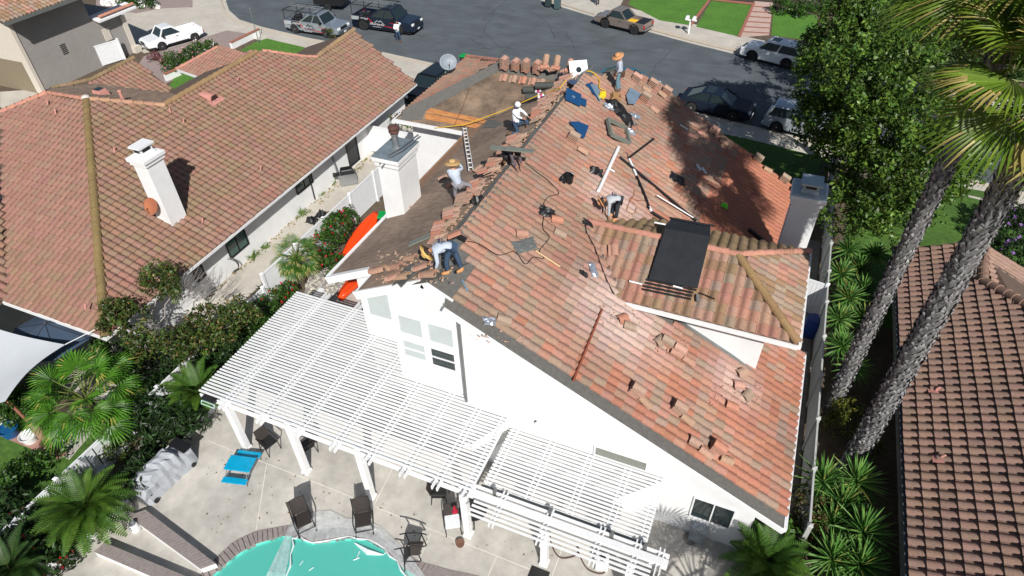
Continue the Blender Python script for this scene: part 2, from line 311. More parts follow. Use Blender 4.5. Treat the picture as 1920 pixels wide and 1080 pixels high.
# ---------------------------------------------------------------- roof tiles
def inpoly(u, v, P):
    c = False; n = len(P); j = n - 1
    for i in range(n):
        if (P[i][1] > v) != (P[j][1] > v) and u < (P[j][0] - P[i][0]) * (v - P[i][1]) / (P[j][1] - P[i][1]) + P[i][0]: c = not c
        j = i
    return c
def tiles(name, parent, U, V, poly, colfn, w=0.305, e=0.36, h=0.062, m=None, holes=(), jit=0.006, lift=0.035, phase=(0, 0), nprof=7):
    U = Vector(U).normalized(); V = Vector(V).normalized(); N = U.cross(V)
    if N.z < 0: N = -N
    O = Vector(poly[0]); P = [((Vector(p) - O).dot(U), (Vector(p) - O).dot(V)) for p in poly]
    H = [[((Vector(p) - O).dot(U), (Vector(p) - O).dot(V)) for p in hp] for hp in holes]
    u0 = min(p[0] for p in P); u1 = max(p[0] for p in P); v0 = min(p[1] for p in P); v1 = max(p[1] for p in P)
    prof = []
    for k in range(nprof + 1):
        t = k / nprof; hh = 0 if t < 0.22 else sin(pi * (t - 0.22) / 0.78) ** 0.75; prof.append((t * w, 0.004 + h * hh))
    n = nprof + 1; vs = []; fs = []; cs = []
    base = [(i, i + 1, n + i + 1, n + i) for i in range(nprof)] + [(n + i, n + i + 1, 2 * n + i + 1, 2 * n + i) for i in range(nprof)]
    nu = int((u1 - u0) / w) + 2; nv = int((v1 - v0) / e) + 2
    for r in range(nv):
        v = v1 - (r + 1) * e + phase[1]
        for c in range(nu):
            u = u0 + c * w + phase[0]
            if not inpoly(u + w / 2, v + e / 2, P): continue
            if any(inpoly(u + w / 2, v + e / 2, hp) for hp in H): continue
            ju = rnd(-jit, jit); jv = rnd(-jit, jit) * 2; jn = rnd(0, jit); sk = rnd(-jit, jit) * 1.2
            k0 = len(vs); ctr = O + U * (u + w / 2) + V * (v + e / 2); col = colfn(ctr, r, c)
            for row in range(3):
                vv = v - 0.03 if row == 0 else v + e
                for (t, hh) in prof:
                    nn = hh + jn + (0 if row == 0 else lift)
                    if row == 2: nn = hh - h * 0.2 - 0.01
                    vs.append(O + U * (u + t + ju + (sk if row else -sk)) + V * (vv + jv) + N * nn)
            fs += [tuple(k0 + q for q in f) for f in base]; cs += [col] * (3 * n)
    mb = MB(); mb.v = vs; mb.f = fs; mb.m = [0] * len(fs); mb.c = cs
    return mb.build(name, m or TILE, parent, smooth=False)
def caps(name, parent, a, b, colfn, L=0.36, r=0.13, N=(0, 0, 1), lift=0.03):
    a = Vector(a); b = Vector(b); d = (b - a); n = max(1, int(d.length / L)); d.normalize(); N = (Vector(N) - d * Vector(N).dot(d)).normalized(); S = d.cross(N); mb = MB(); st = (b - a).length / n
    for i in range(n):
        p = a + d * (i * st); q = p + d * (st + 0.05); k = 8; vs = []
        for (c_, rr, up) in ((p, r * 0.86, lift), (q, r, lift + 0.02), (q, r - 0.025, lift + 0.02)):
            j = Vector((rnd(-.008, .008), rnd(-.008, .008), 0)); vs += [c_ + j + S * (cos(pi * t / k) * rr) + N * (sin(pi * t / k) * rr + up - 0.02) for t in range(k + 1)]
        mb.col = colfn(p, i, 0)
        mb.add(vs, [(t, t + 1, k + 1 + t + 1, k + 1 + t) for t in range(k)] + [(k + 1 + t, k + 2 + t, 2 * k + 3 + t, 2 * k + 2 + t) for t in range(k)])
    return mb.build(name, TILE, parent, smooth=False)
def mixc(a, b, t): return tuple(a[i] + (b[i] - a[i]) * t for i in range(3))
def vary(c, s=0.1):
    k = 1 + rnd(-s, s); h_ = rnd(-0.03, 0.03); return (c[0] * k, c[1] * k * (1 + h_), c[2] * k * (1 - h_))
TAN = (0.34, 0.203, 0.146); PINK = (0.36, 0.178, 0.13); GREIGE = (0.285, 0.21, 0.157); ORNG = (0.375, 0.14, 0.082); MOSS = (0.20, 0.15, 0.07); DUST = (0.50, 0.38, 0.34)
def noise2(x, y):
    from mathutils import noise
    return noise.noise(Vector((x, y, 3.3)))
def col_main(p, r, c):
    if p.y > 20.9 and p.x > -1.9 + (p.y - 21) * 0.12: return vary(mixc(ORNG, PINK, rnd(0, 0.25)), 0.07)
    t = max(0, min(1, (p.x + 4.5) / 6)); o = max(0, noise2(p.x * 0.5 + 3, p.y * 0.5)) 
    q = random.random(); og = noise2(p.x * 1.1 + 5, p.y * 1.1) * 1.8 - 0.12 + t * 0.75 + noise2(p.x * .4, p.y * .4 + 4) * .6
    if q < 0.025 + max(0, min(0.85, og)) * t ** .7: b = mixc(ORNG, PINK, rnd(0, .35))
    elif q < 0.30 + 0.25 * t + max(0, (14 - p.y) * 0.03): b = GREIGE
    elif q < 0.70: b = TAN
    else: b = PINK
    b = mixc(b, (0.32, 0.18, 0.13), 0.25)
    d = max(0, 1 - (Vector((p.x, p.y)) - Vector((-2.9, 15.3))).length / 2.1) + max(0, 1 - (Vector((p.x, p.y)) - Vector((-4.6, 20.5))).length / 1.6) * 0.7 + max(0, 1 - (Vector((p.x, p.y)) - Vector((1.0, 15.7))).length / 1.4) * 0.7
    k = 0.92 + 0.30 * noise2(p.x * 0.45, p.y * 0.28 + 20); b = tuple(q_ * k for q_ in b)
    return vary(mixc(b, DUST, min(0.8, d * 1.15)), 0.10)
def col_dorm(p, r, c):
    q = random.random(); b = PINK if q < 0.4 else (TAN if q < 0.7 else GREIGE)
    if noise2(p.x * 0.8, p.y * 0.8 + 9) > 0.0 and q < 0.5: b = mixc(b, MOSS, 0.6)
    return vary(b, 0.12)
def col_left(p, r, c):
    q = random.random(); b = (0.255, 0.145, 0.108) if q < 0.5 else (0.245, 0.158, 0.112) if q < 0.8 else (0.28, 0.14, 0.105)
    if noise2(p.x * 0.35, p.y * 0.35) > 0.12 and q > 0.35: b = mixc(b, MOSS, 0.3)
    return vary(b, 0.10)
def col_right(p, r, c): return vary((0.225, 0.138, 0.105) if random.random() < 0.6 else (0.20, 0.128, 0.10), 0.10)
def col_north_shade(p, r, c): return vary((0.20, 0.145, 0.11), 0.15)  # darker browns, with the north slope's shade put into the tile colour
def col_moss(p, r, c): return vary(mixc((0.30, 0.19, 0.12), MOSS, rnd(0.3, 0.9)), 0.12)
def col_cap(p, r, c): return vary((0.44, 0.21, 0.15), 0.1)
def sheet(name, pts, N, m, parent, h=0.012, th=0.0):
    N = Vector(N).normalized(); mb = MB(); P = [Vector(p) + N * h for p in pts]
    if th: mb.prism(P, -N * th)
    else: mb.poly(P)
    return mb.build(name, m, parent)
def zr(x): return 8 - PS * (x + 8)
def zl(x): return 8 + PS * (x + 8)

# ---------------------------------------------------------------- main house
MH = thing('house', 'central white two storey house with half stripped roof and crew working on it', 'house', (-5, 18, 0))
MH_inv = Matrix.Translation((-5, 18, 0)).inverted()
def own(o, root):      # keep world position when parented to an Empty at root.location
    o.parent = root; o.matrix_parent_inverse = Matrix.Translation(root.location).inverted(); return o
bpy.context.view_layer.update()
m = MB()
m.prism([(-6.95, 12.05, 0), (2.49, 12.05, 0), (2.49, 12.05, zr(2.49) - .14), (-6.95, 12.05, zr(-6.95) - .14)], (0, .25, 0))
m.prism([(-9.55, 12.35, 0), (-6.95, 12.35, 0), (-6.95, 12.35, zr(-6.95) - .14), (-8, 12.35, 7.86), (-9.55, 12.35, zl(-9.55) - .14)], (0, .25, 0))
m.prism([(-10.62, 12.35, 4.85), (-9.55, 12.35, 4.85), (-9.55, 12.35, zl(-9.55) - .14), (-10.62, 12.35, zl(-10.62) - .14)], (0, 1.4, 0))
m.box(-9.55, -9.3, 12.6, 13.75, 0, 6.6)
m.box(-11.8, -9.3, 13.75, 14.0, 0, zl(-11.8) - .14)
m.box(-11.8, -11.55, 14.0, 24.95, 0, zl(-11.8) - .14)
m.box(-15.9, -11.8, 24.95, 25.2, 0, 5.62)
m.box(-15.9, -15.65, 25.2, 32.0, 0, 5.62); m.box(-15.65, -5.8, 31.75, 32.0, 0, 5.5)
m.box(2.24, 2.49, 12.3, 18.75, 0, zr(2.49) - .14); m.box(1.63, 2.24, 18.5, 18.75, 0, 2.6)
m.prism([(1.38, 16.75, 0), (1.63, 16.75, 0), (1.63, 16.75, 5.45), (-4, 16.75, 5.45), (-4, 16.75, 3)], (0, .25, 0))
m.box(1.38, 1.63, 17.0, 20.5, 0, 5.45); m.box(1.38, 1.63, 20.5, 29.2, 0, zr(1.63) - .14)
m.prism([(1.63, 29.2, 0), (1.63, 29.2, zr(1.63) - .14), (-5.8, 29.2, zr(-5.8) - .14), (-5.8, 29.2, 0)], (0, .25, 0))
m.box(-4, 1.38, 20.25, 20.5, 3, 5.4)
own(m.build('wall', WHITE), MH)
# decks
D1 = [(-8, 12.05), (-7.3, 12.05), (-7.15, 11.7), (3.22, 11.7), (3.25, 19.1), (1.9, 19.1), (1.95, 29.3), (-1.1, 29.75), (-3.68, 30.2), (-5.2, 30.6), (-6.67, 30.0), (-8, 27.3)]
P3 = lambda pts, zf: [Vector((p[0], p[1], zf(p[0]))) for p in pts]
rr = own(MB().prism(P3(D1, zr), (0, 0, -.12)).build('roof', GFELT), MH); rr['label'] = 'sloping roof still covered in pink and orange tiles'
D2 = [(-8, 12.05), (-10.45, 12.05), (-10.45, 13.3), (-12.58, 13.3), (-12.58, 24.42), (-9.0, 28.45), (-8, 28.45)]
rl = own(MB().prism(P3(D2, zl), (0, 0, -.12)).build('roof', FELT), MH); rl['label'] = 'stripped roof slope of bare brown felt'
fz = lambda y: 5.7 + 0.4444 * (y - 24.4)
D3 = [Vector((-16.5, 24.4, 5.7)), Vector((-12.58, 24.4, 5.7)), Vector((-9.0, 28.45, 7.5)), Vector((-12.7, 28.45, 7.5))]
rf = own(MB().prism(D3, (0, 0, -.12)).build('roof', FELT2), MH); rf['label'] = 'stripped hip slope with patchy brown felt'
D4 = [Vector((-16.5, 24.4, 5.7)), Vector((-12.7, 28.45, 7.5)), Vector((-16.5, 32.5, 5.7))]
rw = own(MB().prism(D4, (0, 0, -.12)).build('roof', DECK), MH); rw['label'] = 'tiled triangular hip slope on the left'
rn = own(MB().prism([Vector((-16.5, 32.5, 5.7)), Vector((-12.7, 28.45, 7.5)), Vector((-8, 28.45, 7.5)), Vector((-6.67, 30.0, 6.9)), Vector((-5.2, 32.5, 5.7))], (0, 0, -.12)).build('roof', DECK), MH)
FN = Vector((0, -0.4444, 1)).normalized()
def fs(x, y, h=0.0): return atp(x, y, FN, Vector((0, 24.4, 5.7)) + FN * h)
# tiles of the right slope
e1 = rs(857, 443); e2 = rs(884, 495); e3 = rs(836, 583)
TP = [(-6.95, 12.06), (3.22, 12.06), (3.25, 19.1), (1.9, 19.1), (1.95, 29.3), (-1.1, 29.75), (-3.68, 30.2), (-5.2, 30.6), (-6.67, 30.0), (-7.95, 27.0), (-7.95, 14.4), (e2.x, e2.y)]
UV = (Vector((0, 1, 0)), Vector((1, 0, -PS)))
random.seed(11)
dz = 6.5
def Dm(x, y, z): return Vector((x, y, z))
hole = P3([(-4.9, 18.5), (-3.1, 16.25), (1.55, 16.8), (1.55, 20.1), (-3.2, 20.4)], zr)
T1 = tiles('tile_field', rr, UV[0], UV[1], P3(TP, zr), col_main, holes=[hole])
# white gutters, fascias and rakes
own(MB().beam((3.26, 11.68, 2.40), (3.29, 19.1, 2.40), 0.10, 0.14).build('gutter', WPAINT), MH)
m = MB()
m.beam((-12.64, 13.28, zl(-12.6) - .05), (-12.64, 17.3, zl(-12.6) - .05), 0.10, 0.20)
m.beam((-12.64, 13.24, zl(-12.64) - .08), (-10.45, 13.24, zl(-10.45) - .08), 0.08, 0.26)
m.beam((-12.64, 13.34, zl(-12.64) + .0), (-10.9, 13.34, zl(-10.9) + .0), 0.16, 0.05)
own(m.build('fascia', WPAINT), MH)
m = MB()
m.beam((-10.50, 12.0, zl(-10.5) - .12), (-8.0, 12.0, 7.90), 0.06, 0.30); m.beam((-8.0, 12.0, 7.90), (-7.1, 12.0, zr(-7.1) - .12), 0.06, 0.30)
m.beam((-7.2, 11.66, zr(-7.2) - .15), (3.25, 11.66, zr(3.25) - .13), 0.05, 0.2)
m.beam((-10.48, 12.03, zl(-10.48) - .13), (-10.48, 13.25, zl(-10.48) - .13), 0.06, 0.26)
own(m.build('rake_board', WPAINT), MH)
m = MB(); a = at(748, 228, 5.75); b = at(870, 237, 5.75)
m.beam((-16.45, 24.33, 5.66), (-12.65, 24.33, 5.66), 0.12, 0.16); m.beam((-16.55, 24.3, 5.6), (-16.55, 32.5, 5.6), 0.1, 0.16)
own(m.build('gutter', WPAINT), MH)
m = MB(); m.beam((-12.62, 17.9, zl(-12.6) - .02), (-12.62, 24.3, zl(-12.6) - .02), 0.06, 0.2)
m.prism([Vector((-12.58, 18.3, zl(-12.58) + .02)), Vector((-12.58, 24.4, zl(-12.58) + .02)), Vector((-12.05, 24.8, zl(-12.05) + .02)), Vector((-12.2, 18.3, zl(-12.2) + .02))], (0, 0, -.015))
own(m.build('eave_board', BOARD), MH)
# sheets of felt, plywood and metal lying on the decks
for pts, f_, mm, nm, N_ in (
    ([(750, 226), (757, 206), (935, 116), (940, 132), (905, 150), (800, 208), (790, 225)], fs, GFELT, 'felt_strip', FN),
    ([(935, 118), (1060, 137), (1040, 152), (935, 135)], fs, GFELT, 'felt_strip', FN),
    ([(800, 202), (912, 225), (907, 232), (798, 211)], fs, PLY, 'plywood_sheet', FN),
    ([(798, 213), (905, 234), (892, 241), (797, 224)], fs, PLY, 'plywood_sheet', FN)):
    P = [f_(x, y) for x, y in pts]; own(sheet(nm, P, N_, mm, None, 0.02 + 0.008 * rnd(0.2, 1), 0.01), MH)
own(sheet('felt_strip', P3([(-8, 12.06), (-8, 28.4), (-8.32, 28.4), (-8.32, 12.06)], zl), LN, GMETAL, None, 0.03, 0.01), MH)
own(sheet('felt_strip', P3([(-8, 12.06), (-8, 28.4), (-7.93, 28.0), (-7.93, 12.2)], zr), RN, GMETAL, None, 0.035, 0.01), MH)
own(sheet('felt_strip', [ls(*p) for p in [(885, 493), (838, 500), (772, 535), (803, 530)]], LN, GFELT, None, 0.016, 0.006), MH)
own(sheet('felt_strip', [ls(*p) for p in [(915, 223), (945, 231), (930, 240), (905, 240)]], LN, STEEL if False else GMETAL, None, 0.02, 0.006), MH)
# hip tiles of the front wing
tiles('tile_field', rw, (0, 1, 0), (-1, 0, -.4737), [D4[0] + Vector((0, .35, 0)), D4[1] + Vector((-.25, 0, -.12)), D4[2]], col_main)
caps('hip_caps', rw, D4[1], D4[2], col_cap)
# dormer
DH = own(MB().prism([Vector((-5.2, 18.52, 6.5)), Vector((.18, 18.52, 6.5)), Vector((2.5, 15.98, 5.55)), Vector((-3.05, 15.98, 5.55))], (0, 0, -.1)).prism([Vector((.18, 18.52, 6.5)), Vector((2.5, 15.98, 5.55)), Vector((2.5, 20.9, 5.55))], (0, 0, -.1)).prism([Vector((-5.2, 18.52, 6.5)), Vector((.18, 18.52, 6.5)), Vector((2.5, 20.9, 5.55)), Vector((-3.1, 20.9, 5.55))], (0, 0, -.1)).build('roof', DECK), MH)
DH['label'] = 'cross hip roof carrying the black solar panel'
sp = (6.5 - 5.55) / 2.54
tiles('tile_field', DH, (1, 0, 0), (0, -1, -sp), [Vector((-5.05, 18.45, 6.47)), Vector((.18, 18.45, 6.47)), Vector((2.45, 15.98, 5.55)), Vector((-3.15, 15.98, 5.55))], col_dorm, w=0.33, e=0.38, h=0.07)
tiles('tile_field', DH, (0, 1, 0), (1, 0, -.41), [Vector((.25, 18.52, 6.46)), Vector((2.5, 16.05, 5.55)), Vector((2.5, 20.85, 5.55))], col_dorm)
tiles('tile_field', DH, (-1, 0, 0), (0, 1, -.4), [Vector((-5.0, 18.6, 6.46)), Vector((.18, 18.6, 6.46)), Vector((2.4, 20.85, 5.58)), Vector((-3.5, 20.9, 5.55))], col_moss, w=0.33, e=0.38)
caps('ridge_caps', DH, (-5.1, 18.52, 6.5), (.25, 18.52, 6.5), col_cap, r=0.13, L=0.42); caps('hip_caps', DH, (.15, 18.5, 6.5), (2.45, 16.03, 5.58), lambda p, i, c: vary((0.30, 0.19, 0.09), .1), L=0.42, r=0.15); caps('hip_caps', DH, (.2, 18.54, 6.5), (2.45, 20.85, 5.58), col_cap, L=0.42)
m = MB(); m.beam((2.54, 15.94, 5.47), (2.54, 20.95, 5.47), 0.1, 0.15); m.beam((-3.1, 15.93, 5.47), (2.5, 15.93, 5.47), 0.08, 0.14)
own(m.build('gutter', WPAINT), MH)
own(MB().prism([rs(1160, 552, .03), rs(1268, 585, .03), rs(1410, 694, .03), rs(1412, 703, .03), rs(1255, 592, .03)], RN * 0.03).build('flashing', GMETAL), MH)
# windows
def window(parent, x0, x1, z0, z1, y, glass, fr=0.05, split=None, N=-1, frm=None, nm='window'):
    m = MB(); t = 0.045; yy0, yy1 = (y - t, y) if N < 0 else (y, y + t)
    for (a, b, c, d) in ((x0 - fr, x1 + fr, z1, z1 + fr), (x0 - fr, x1 + fr, z0 - fr, z0), (x0 - fr, x0, z0, z1), (x1, x1 + fr, z0, z1)): m.box(a, b, yy0, yy1, c, d)
    if split == 'v': m.box((x0 + x1) / 2 - .02, (x0 + x1) / 2 + .02, yy0 + .005, yy1, z0, z1)
    if split == 'h': m.box(x0, x1, yy0 + .005, yy1, (z0 + z1) / 2 - .02, (z0 + z1) / 2 + .02)
    w_ = m.build(nm, frm or WPAINT); own(w_, parent)
    p = MB().box(x0, x1, y - .012, y - .002, z0, z1).build('pane', glass); own(p, parent); p.parent = w_; p.matrix_parent_inverse = Matrix.Identity(4)
    p.matrix_world = Matrix.Identity(4); p.matrix_parent_inverse = (Matrix.Translation(parent.location) @ Matrix.Translation(parent.location).inverted())
    return w_
for x0, x1, z0, z1, g, s in ((-9.3, -8.47, 5.19, 5.97, BLIND, None), (-8.23, -7.38, 5.17, 5.97, BLIND, None), (-9.28, -8.47, 4.12, 4.85, BLIND, 'h'), (-8.23, -7.4, 4.08, 4.86, GLASS, 'h')):
    window(MH, x0, x1, z0, z1, 12.35, g, split=s)
window(MH, -2.5, -0.9, 2.52, 2.93, 12.05, mat('curtain_glass', (0.20, 0.21, 0.18), 0.2, scale=8, stretch=(6, 1, .2)), split=None)
window(MH, 0.73, 1.9, 0.97, 1.98, 12.05, GLASS, split='v')
tw = own(MB().prism([(-10.32, 12.30, 5.66), (-9.55, 12.30, 5.66), (-9.55, 12.30, 6.72), (-10.32, 12.30, 6.38)], (0, .045, 0)).build('window', BLIND), MH); tw['label'] = 'window with a sloping top under the rake'
window(MH, .25, .55, 4.75, 5.0, 16.75, GLASS, fr=.04); window(MH, .65, .95, 4.75, 5.0, 16.75, GLASS, fr=.04)
own(MB().box(-6.97, -6.90, 11.99, 12.045, 3.1, 7.1).build('downspout', GMETAL), MH)
# chimneys of the main house
def chimney(root, x0, x1, y0, y1, z0, z1, capm, name='chimney'):
    m = MB(); m.box(x0, x1, y0, y1, z0, z1 - .35); m.box(x0 - .07, x1 + .07, y0 - .07, y1 + .07, z1 - .35, z1 - .15); m.box(x0 - .13, x1 + .13, y0 - .13, y1 + .13, z1 - .15, z1)
    o = own(m.build(name, WHITE, bevel=.01), root); return o
c1 = chimney(MH, -12.5, -11.66, 17.0, 18.3, 0, 8.45, None)
def sub(o, par):     # sub-part built in world coordinates
    o.parent = par; o.matrix_parent_inverse = Matrix.Identity(4); o.matrix_basis = Matrix.Identity(4); return o
sub(MB().box(-12.62, -11.54, 16.88, 18.42, 8.46, 8.50).build('cap', mat('blue_grey_cap', (0.16, 0.20, 0.23), 0.55, var=.3, scale=7)), c1)
m = MB(); T = Matrix.Translation((-12.1, 17.75, 8.5)); m.lathe([(.16, 0), (.15, .08), (.12, .1), (.12, .5), (.15, .5), (.15, .55)], 18, T); sub(m.build('flue_pipe', STEEL, smooth=False), c1)
m = MB(); m.lathe([(.14, .55), (.19, .6), (.19, .66), (.15, .68), (.2, .74), (.2, .8), (.12, .84), (.0, .85)], 18, T); sub(m.build('flue_hat', mat('rusty_metal', (.10, .045, .035), .8, var=.4, scale=20)), c1)
c2 = chimney(MH, 1.5, 2.45, 21.7, 22.7, 0, 7.25, None)
m = MB(); m.box(1.44, 2.51, 21.64, 22.76, 7.26, 7.30); m.box(1.68, 2.28, 21.85, 22.5, 7.3, 7.42); m.box(1.72, 2.24, 21.89, 22.46, 7.42, 7.6); m.box(1.62, 2.34, 21.8, 22.56, 7.6, 7.66); sub(m.build('cap', mat('pale_metal_cap', (.42, .47, .5), .4, metal=.3)), c2)
sub(MB().box(1.8, 2.16, 21.875, 21.885, 7.46, 7.55).build('vent_slot', BLACK), c2)
# solar pool heater lying on the cross hip roof
DN = Vector((0, -sp, 1)).normalized(); DO = Vector((-5, 18.52, 6.5))
def ds(x, y, h=0.0): return atp(x, y, DN, DO + DN * h)
SOL = thing('solar_heater', 'large black solar pool heating mat lying on the small cross hip roof', 'solar panel', ds(1262, 480))
bpy.context.view_layer.update()
SOLM = mat('solar_rubber', (0.018, 0.020, 0.024), 0.5, var=.25, scale=3, bump=.2, bscale=90)
m = MB(); qa = [ds(*p, .16) for p in ((1246, 436), (1330, 451), (1308, 541), (1216, 524))]; qa[0] += Vector((0, 0, .14)); qa[1] += Vector((0, 0, .14)); q = [at(1258, 410, 6.72), at(1332, 424, 6.72)] + [qa[1], qa[0]]
K = 4
for i in range(K):
    a = q[0].lerp(q[1], i / K + .0008); b = q[0].lerp(q[1], (i + 1) / K - .0008); c = q[3].lerp(q[2], (i + 1) / K - .0008); d = q[3].lerp(q[2], i / K + .0008); m.prism([a, b, c, d], (0, 0, .03))
q = qa
for i in range(K):
    a = q[0].lerp(q[1], i / K + .0008); b = q[0].lerp(q[1], (i + 1) / K - .0008); c = q[3].lerp(q[2], (i + 1) / K - .0008); d = q[3].lerp(q[2], i / K + .0008); m.prism([a, b, c, d], (0, 0, .03))
own(m.build('mat', SOLM), SOL)
m = MB()
for k, (a, b) in enumerate((((1255, 408), (1340, 424)), ((1212, 524), (1306, 544)), ((1210, 530), (1300, 549)), ((1206, 536), (1298, 555)), ((1204, 542), (1296, 561)))):
    own(MB().tube([ds(*a, .12), ds(*b, .12)], .035, 8).build('header_pipe', BLACK), SOL)
pass
m = MB()
for a, b in (((1180, 527), (1204, 533)), ((1227, 417), (1248, 421)), ((1262, 536), (1280, 541))): own(MB().tube([ds(*a, .13), ds(*b, .13)], .03, 8).build('coupling', WPAINT), SOL)
# ---------------------------------------------------------------- generic window on any vertical plane, corners given in the photo
def wq(root, pxs, n, o, glass, fr=0.06, split=None, frm=None, name='window'):
    n = Vector(n).normalized(); P = [atp(x, y, n, o) for x, y in pxs]; u = Vector((0, 0, 1)).cross(n).normalized()
    us = [p.dot(u) for p in P]; zs = sorted(p.z for p in P); u0, u1 = (us[0] + us[3]) / 2, (us[1] + us[2]) / 2
    if u0 > u1: u0, u1 = u1, u0
    z1 = (zs[2] + zs[3]) / 2; z0 = (zs[0] + zs[1]) / 2; base = Vector(o) - u * Vector(o).dot(u); base.z = 0
    M = Matrix.Translation(base) @ Matrix((u, n, Vector((0, 0, 1)))).transposed().to_4x4()
    m = MB(); t = .05
    for (a, b, c, d) in ((u0 - fr, u1 + fr, z1, z1 + fr), (u0 - fr, u1 + fr, z0 - fr, z0), (u0 - fr, u0, z0, z1), (u1, u1 + fr, z0, z1)): m.box(a, b, 0, t, c, d, M)
    if split == 'v': m.box((u0 + u1) / 2 - .025, (u0 + u1) / 2 + .025, 0, t - .01, z0, z1, M)
    w_ = own(m.build(name, frm or DKMETAL), root); sub(MB().box(u0, u1, .003, .015, z0, z1, M).build('pane', glass), w_); w_.parent = None; 
    w_.parent = root; w_.matrix_parent_inverse = Matrix.Translation(root.location).inverted()
    return w_
# ---------------------------------------------------------------- house on the left
LHO = Vector((-21.4, 20, 2.5)); LHN = Vector((.37, 0, 1)).normalized(); LSN = Vector((0, -.37, 1)).normalized(); LSO = Vector((-25, 10.2, 2.5)); LNN = Vector((0, .37, 1)).normalized(); LNO = Vector((-30, 20, 6.12))
le = lambda x, y, h=0: atp(x, y, LHN, LHO + LHN * h)
lso = lambda x, y, h=0: atp(x, y, LSN, LSO + LSN * h)
lno = lambda x, y, h=0: atp(x, y, LNN, LNO + LNN * h)
LH = thing('house', 'long white house on the left with mossy pink tile roof and dish on chimney', 'house', (-27, 20, 0)); bpy.context.view_layer.update()
m = MB(); m.box(-34, -22.2, 12.2, 19.6, 0, 2.66); m.box(-28.6, -22.21, 19.6, 34.3, 0, 2.67)
own(m.build('wall', WHITE), LH)
HIP = Vector((-31.45, 20.05, 6.18)); SEc = Vector((-21.35, 10.15, 2.48))
pe = [SEc, Vector((-21.4, 34.7, 2.5)), le(663, 58), le(595, 108), le(570, 107), le(493, 96), le(480, 100), Vector((-28.95, 22.2, 5.29)), HIP]
re_ = own(MB().prism(pe, (0, 0, -.1)).build('roof', DECK), LH); re_['label'] = 'broad sunlit slope facing the work site'
tiles('tile_field', re_, (0, 1, 0), (1, 0, -.37), pe, col_left, w=0.31, e=0.37, h=0.078, lift=.055)
ps_ = [SEc, HIP, lso(88, 175), lso(0, 212), lso(0, 300), Vector((-27.0, 10.2, 2.5))]
rs_ = own(MB().prism(ps_, (0, 0, -.1)).build('roof', DECK), LH); rs_['label'] = 'hip slope facing the garden'
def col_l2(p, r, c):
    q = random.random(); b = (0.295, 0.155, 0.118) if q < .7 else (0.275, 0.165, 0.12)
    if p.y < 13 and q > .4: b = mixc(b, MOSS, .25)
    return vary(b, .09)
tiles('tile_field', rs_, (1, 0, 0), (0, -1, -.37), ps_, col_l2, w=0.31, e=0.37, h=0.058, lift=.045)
pw = [Vector((-27, 10.3, 2.53)), Vector((-33.4, 15.9, 4.9)), Vector((-36, 15.9, 5.86)), Vector((-36, 5, 5.86)), Vector((-27, 5, 2.53))]
rw_ = own(MB().prism(pw, (0, 0, -.1)).build('roof', DECK), LH); tiles('tile_field', rw_, (0, 1, 0), (1, 0, -.37), pw, col_left, h=.07)
pn = [lso(88, 175), HIP, Vector((-28.95, 22.2, 5.29)), lno(335, 186), lno(322, 176), lno(170, 158), lno(96, 166)]
rn_ = own(MB().prism(pn, (0, 0, -.1)).build('roof', DECK), LH); tiles('tile_field', rn_, (-1, 0, 0), (0, 1, -.37), pn, col_north_shade, h=.06)
own(MB().prism([Vector((-28.95, 22.2, 5.2)), le(480, 100) - Vector((0, 0, .05)), Vector((-33.5, 29.4, 3.6)), Vector((-33.5, 24, 3.6))], (0, 0, -.1)).build('roof', DECK), LH)
own(MB().prism([le(663, 58) - Vector((0, 0, .05)), le(595, 108) - Vector((0, 0, .05)), Vector((-31, 32.2, 3.0)), Vector((-31, 36.5, 3.0))], (0, 0, -.1)).build('roof', DECK), LH)
WN = Vector((.42, 0, 1)).normalized(); WO = Vector((-35.8, 28, 2.4)); lw = lambda x, y, h=0: atp(x, y, WN, WO + WN * h)
pg = [lw(250, 110), lw(327, 171), lw(322, 178), lw(170, 160), lw(172, 150)]
rg_ = own(MB().prism(pg, (0, 0, -.1)).build('roof', DECK), LH); tiles('tile_field', rg_, (0, 1, 0), (1, 0, -.42), pg, col_left, h=.07)
ra, rb, rc_ = at(332, 130, 2.5), at(384, 148, 2.5), at(410, 88, 3.5); U_ = (rb - ra).normalized(); V_ = -(rc_ - ra); V_ -= U_ * V_.dot(U_); V_.normalize(); nn = U_.cross(V_)
pf = [ra, rb, atp(470, 108, nn, ra), atp(468, 98, nn, ra), rc_]
rp_ = own(MB().prism(pf, (0, 0, -.1)).build('roof', DECK), LH); tiles('tile_field', rp_, U_, V_, pf, col_main if False else col_l2, h=.06)
own(MB().beam(ra + Vector((0, 0, -.05)), rb + Vector((0, 0, -.05)), .08, .18).build('gutter', WPAINT), LH); caps('ridge_caps', rp_, rc_, ra, col_cap)
caps('ridge_caps', rg_, lw(172, 150), lw(250, 110), col_moss, r=.15); caps('ridge_caps', rg_, lw(96, 167), lw(172, 150), col_moss, r=.15)
caps('hip_caps', re_, HIP, SEc, lambda p, i, c: vary((.24, .17, .07), .1), r=.19, L=.42, lift=.05)
caps('ridge_caps', re_, Vector((-28.95, 22.2, 5.29)), le(480, 100), lambda p, i, c: vary((.28, .18, .09), .1), r=.18, L=.42, lift=.05)
caps('ridge_caps', re_, le(595, 108), le(663, 58), lambda p, i, c: vary((.30, .20, .11), .1), r=.18, L=.42, lift=.05)
caps('ridge_caps', re_, le(493, 96), le(570, 107), col_cap, r=.13); caps('ridge_caps', re_, le(570, 107), le(595, 108), col_cap, r=.13)
caps('ridge_caps', re_, HIP, Vector((-28.95, 22.2, 5.29)), lambda p, i, c: vary((.38, .22, .14), .12), r=.16, L=.45)
caps('ridge_caps', rs_, lso(0, 212), lso(88, 175), col_cap, r=.15); caps('ridge_caps', rs_, lso(88, 175), HIP, col_cap, r=.13)
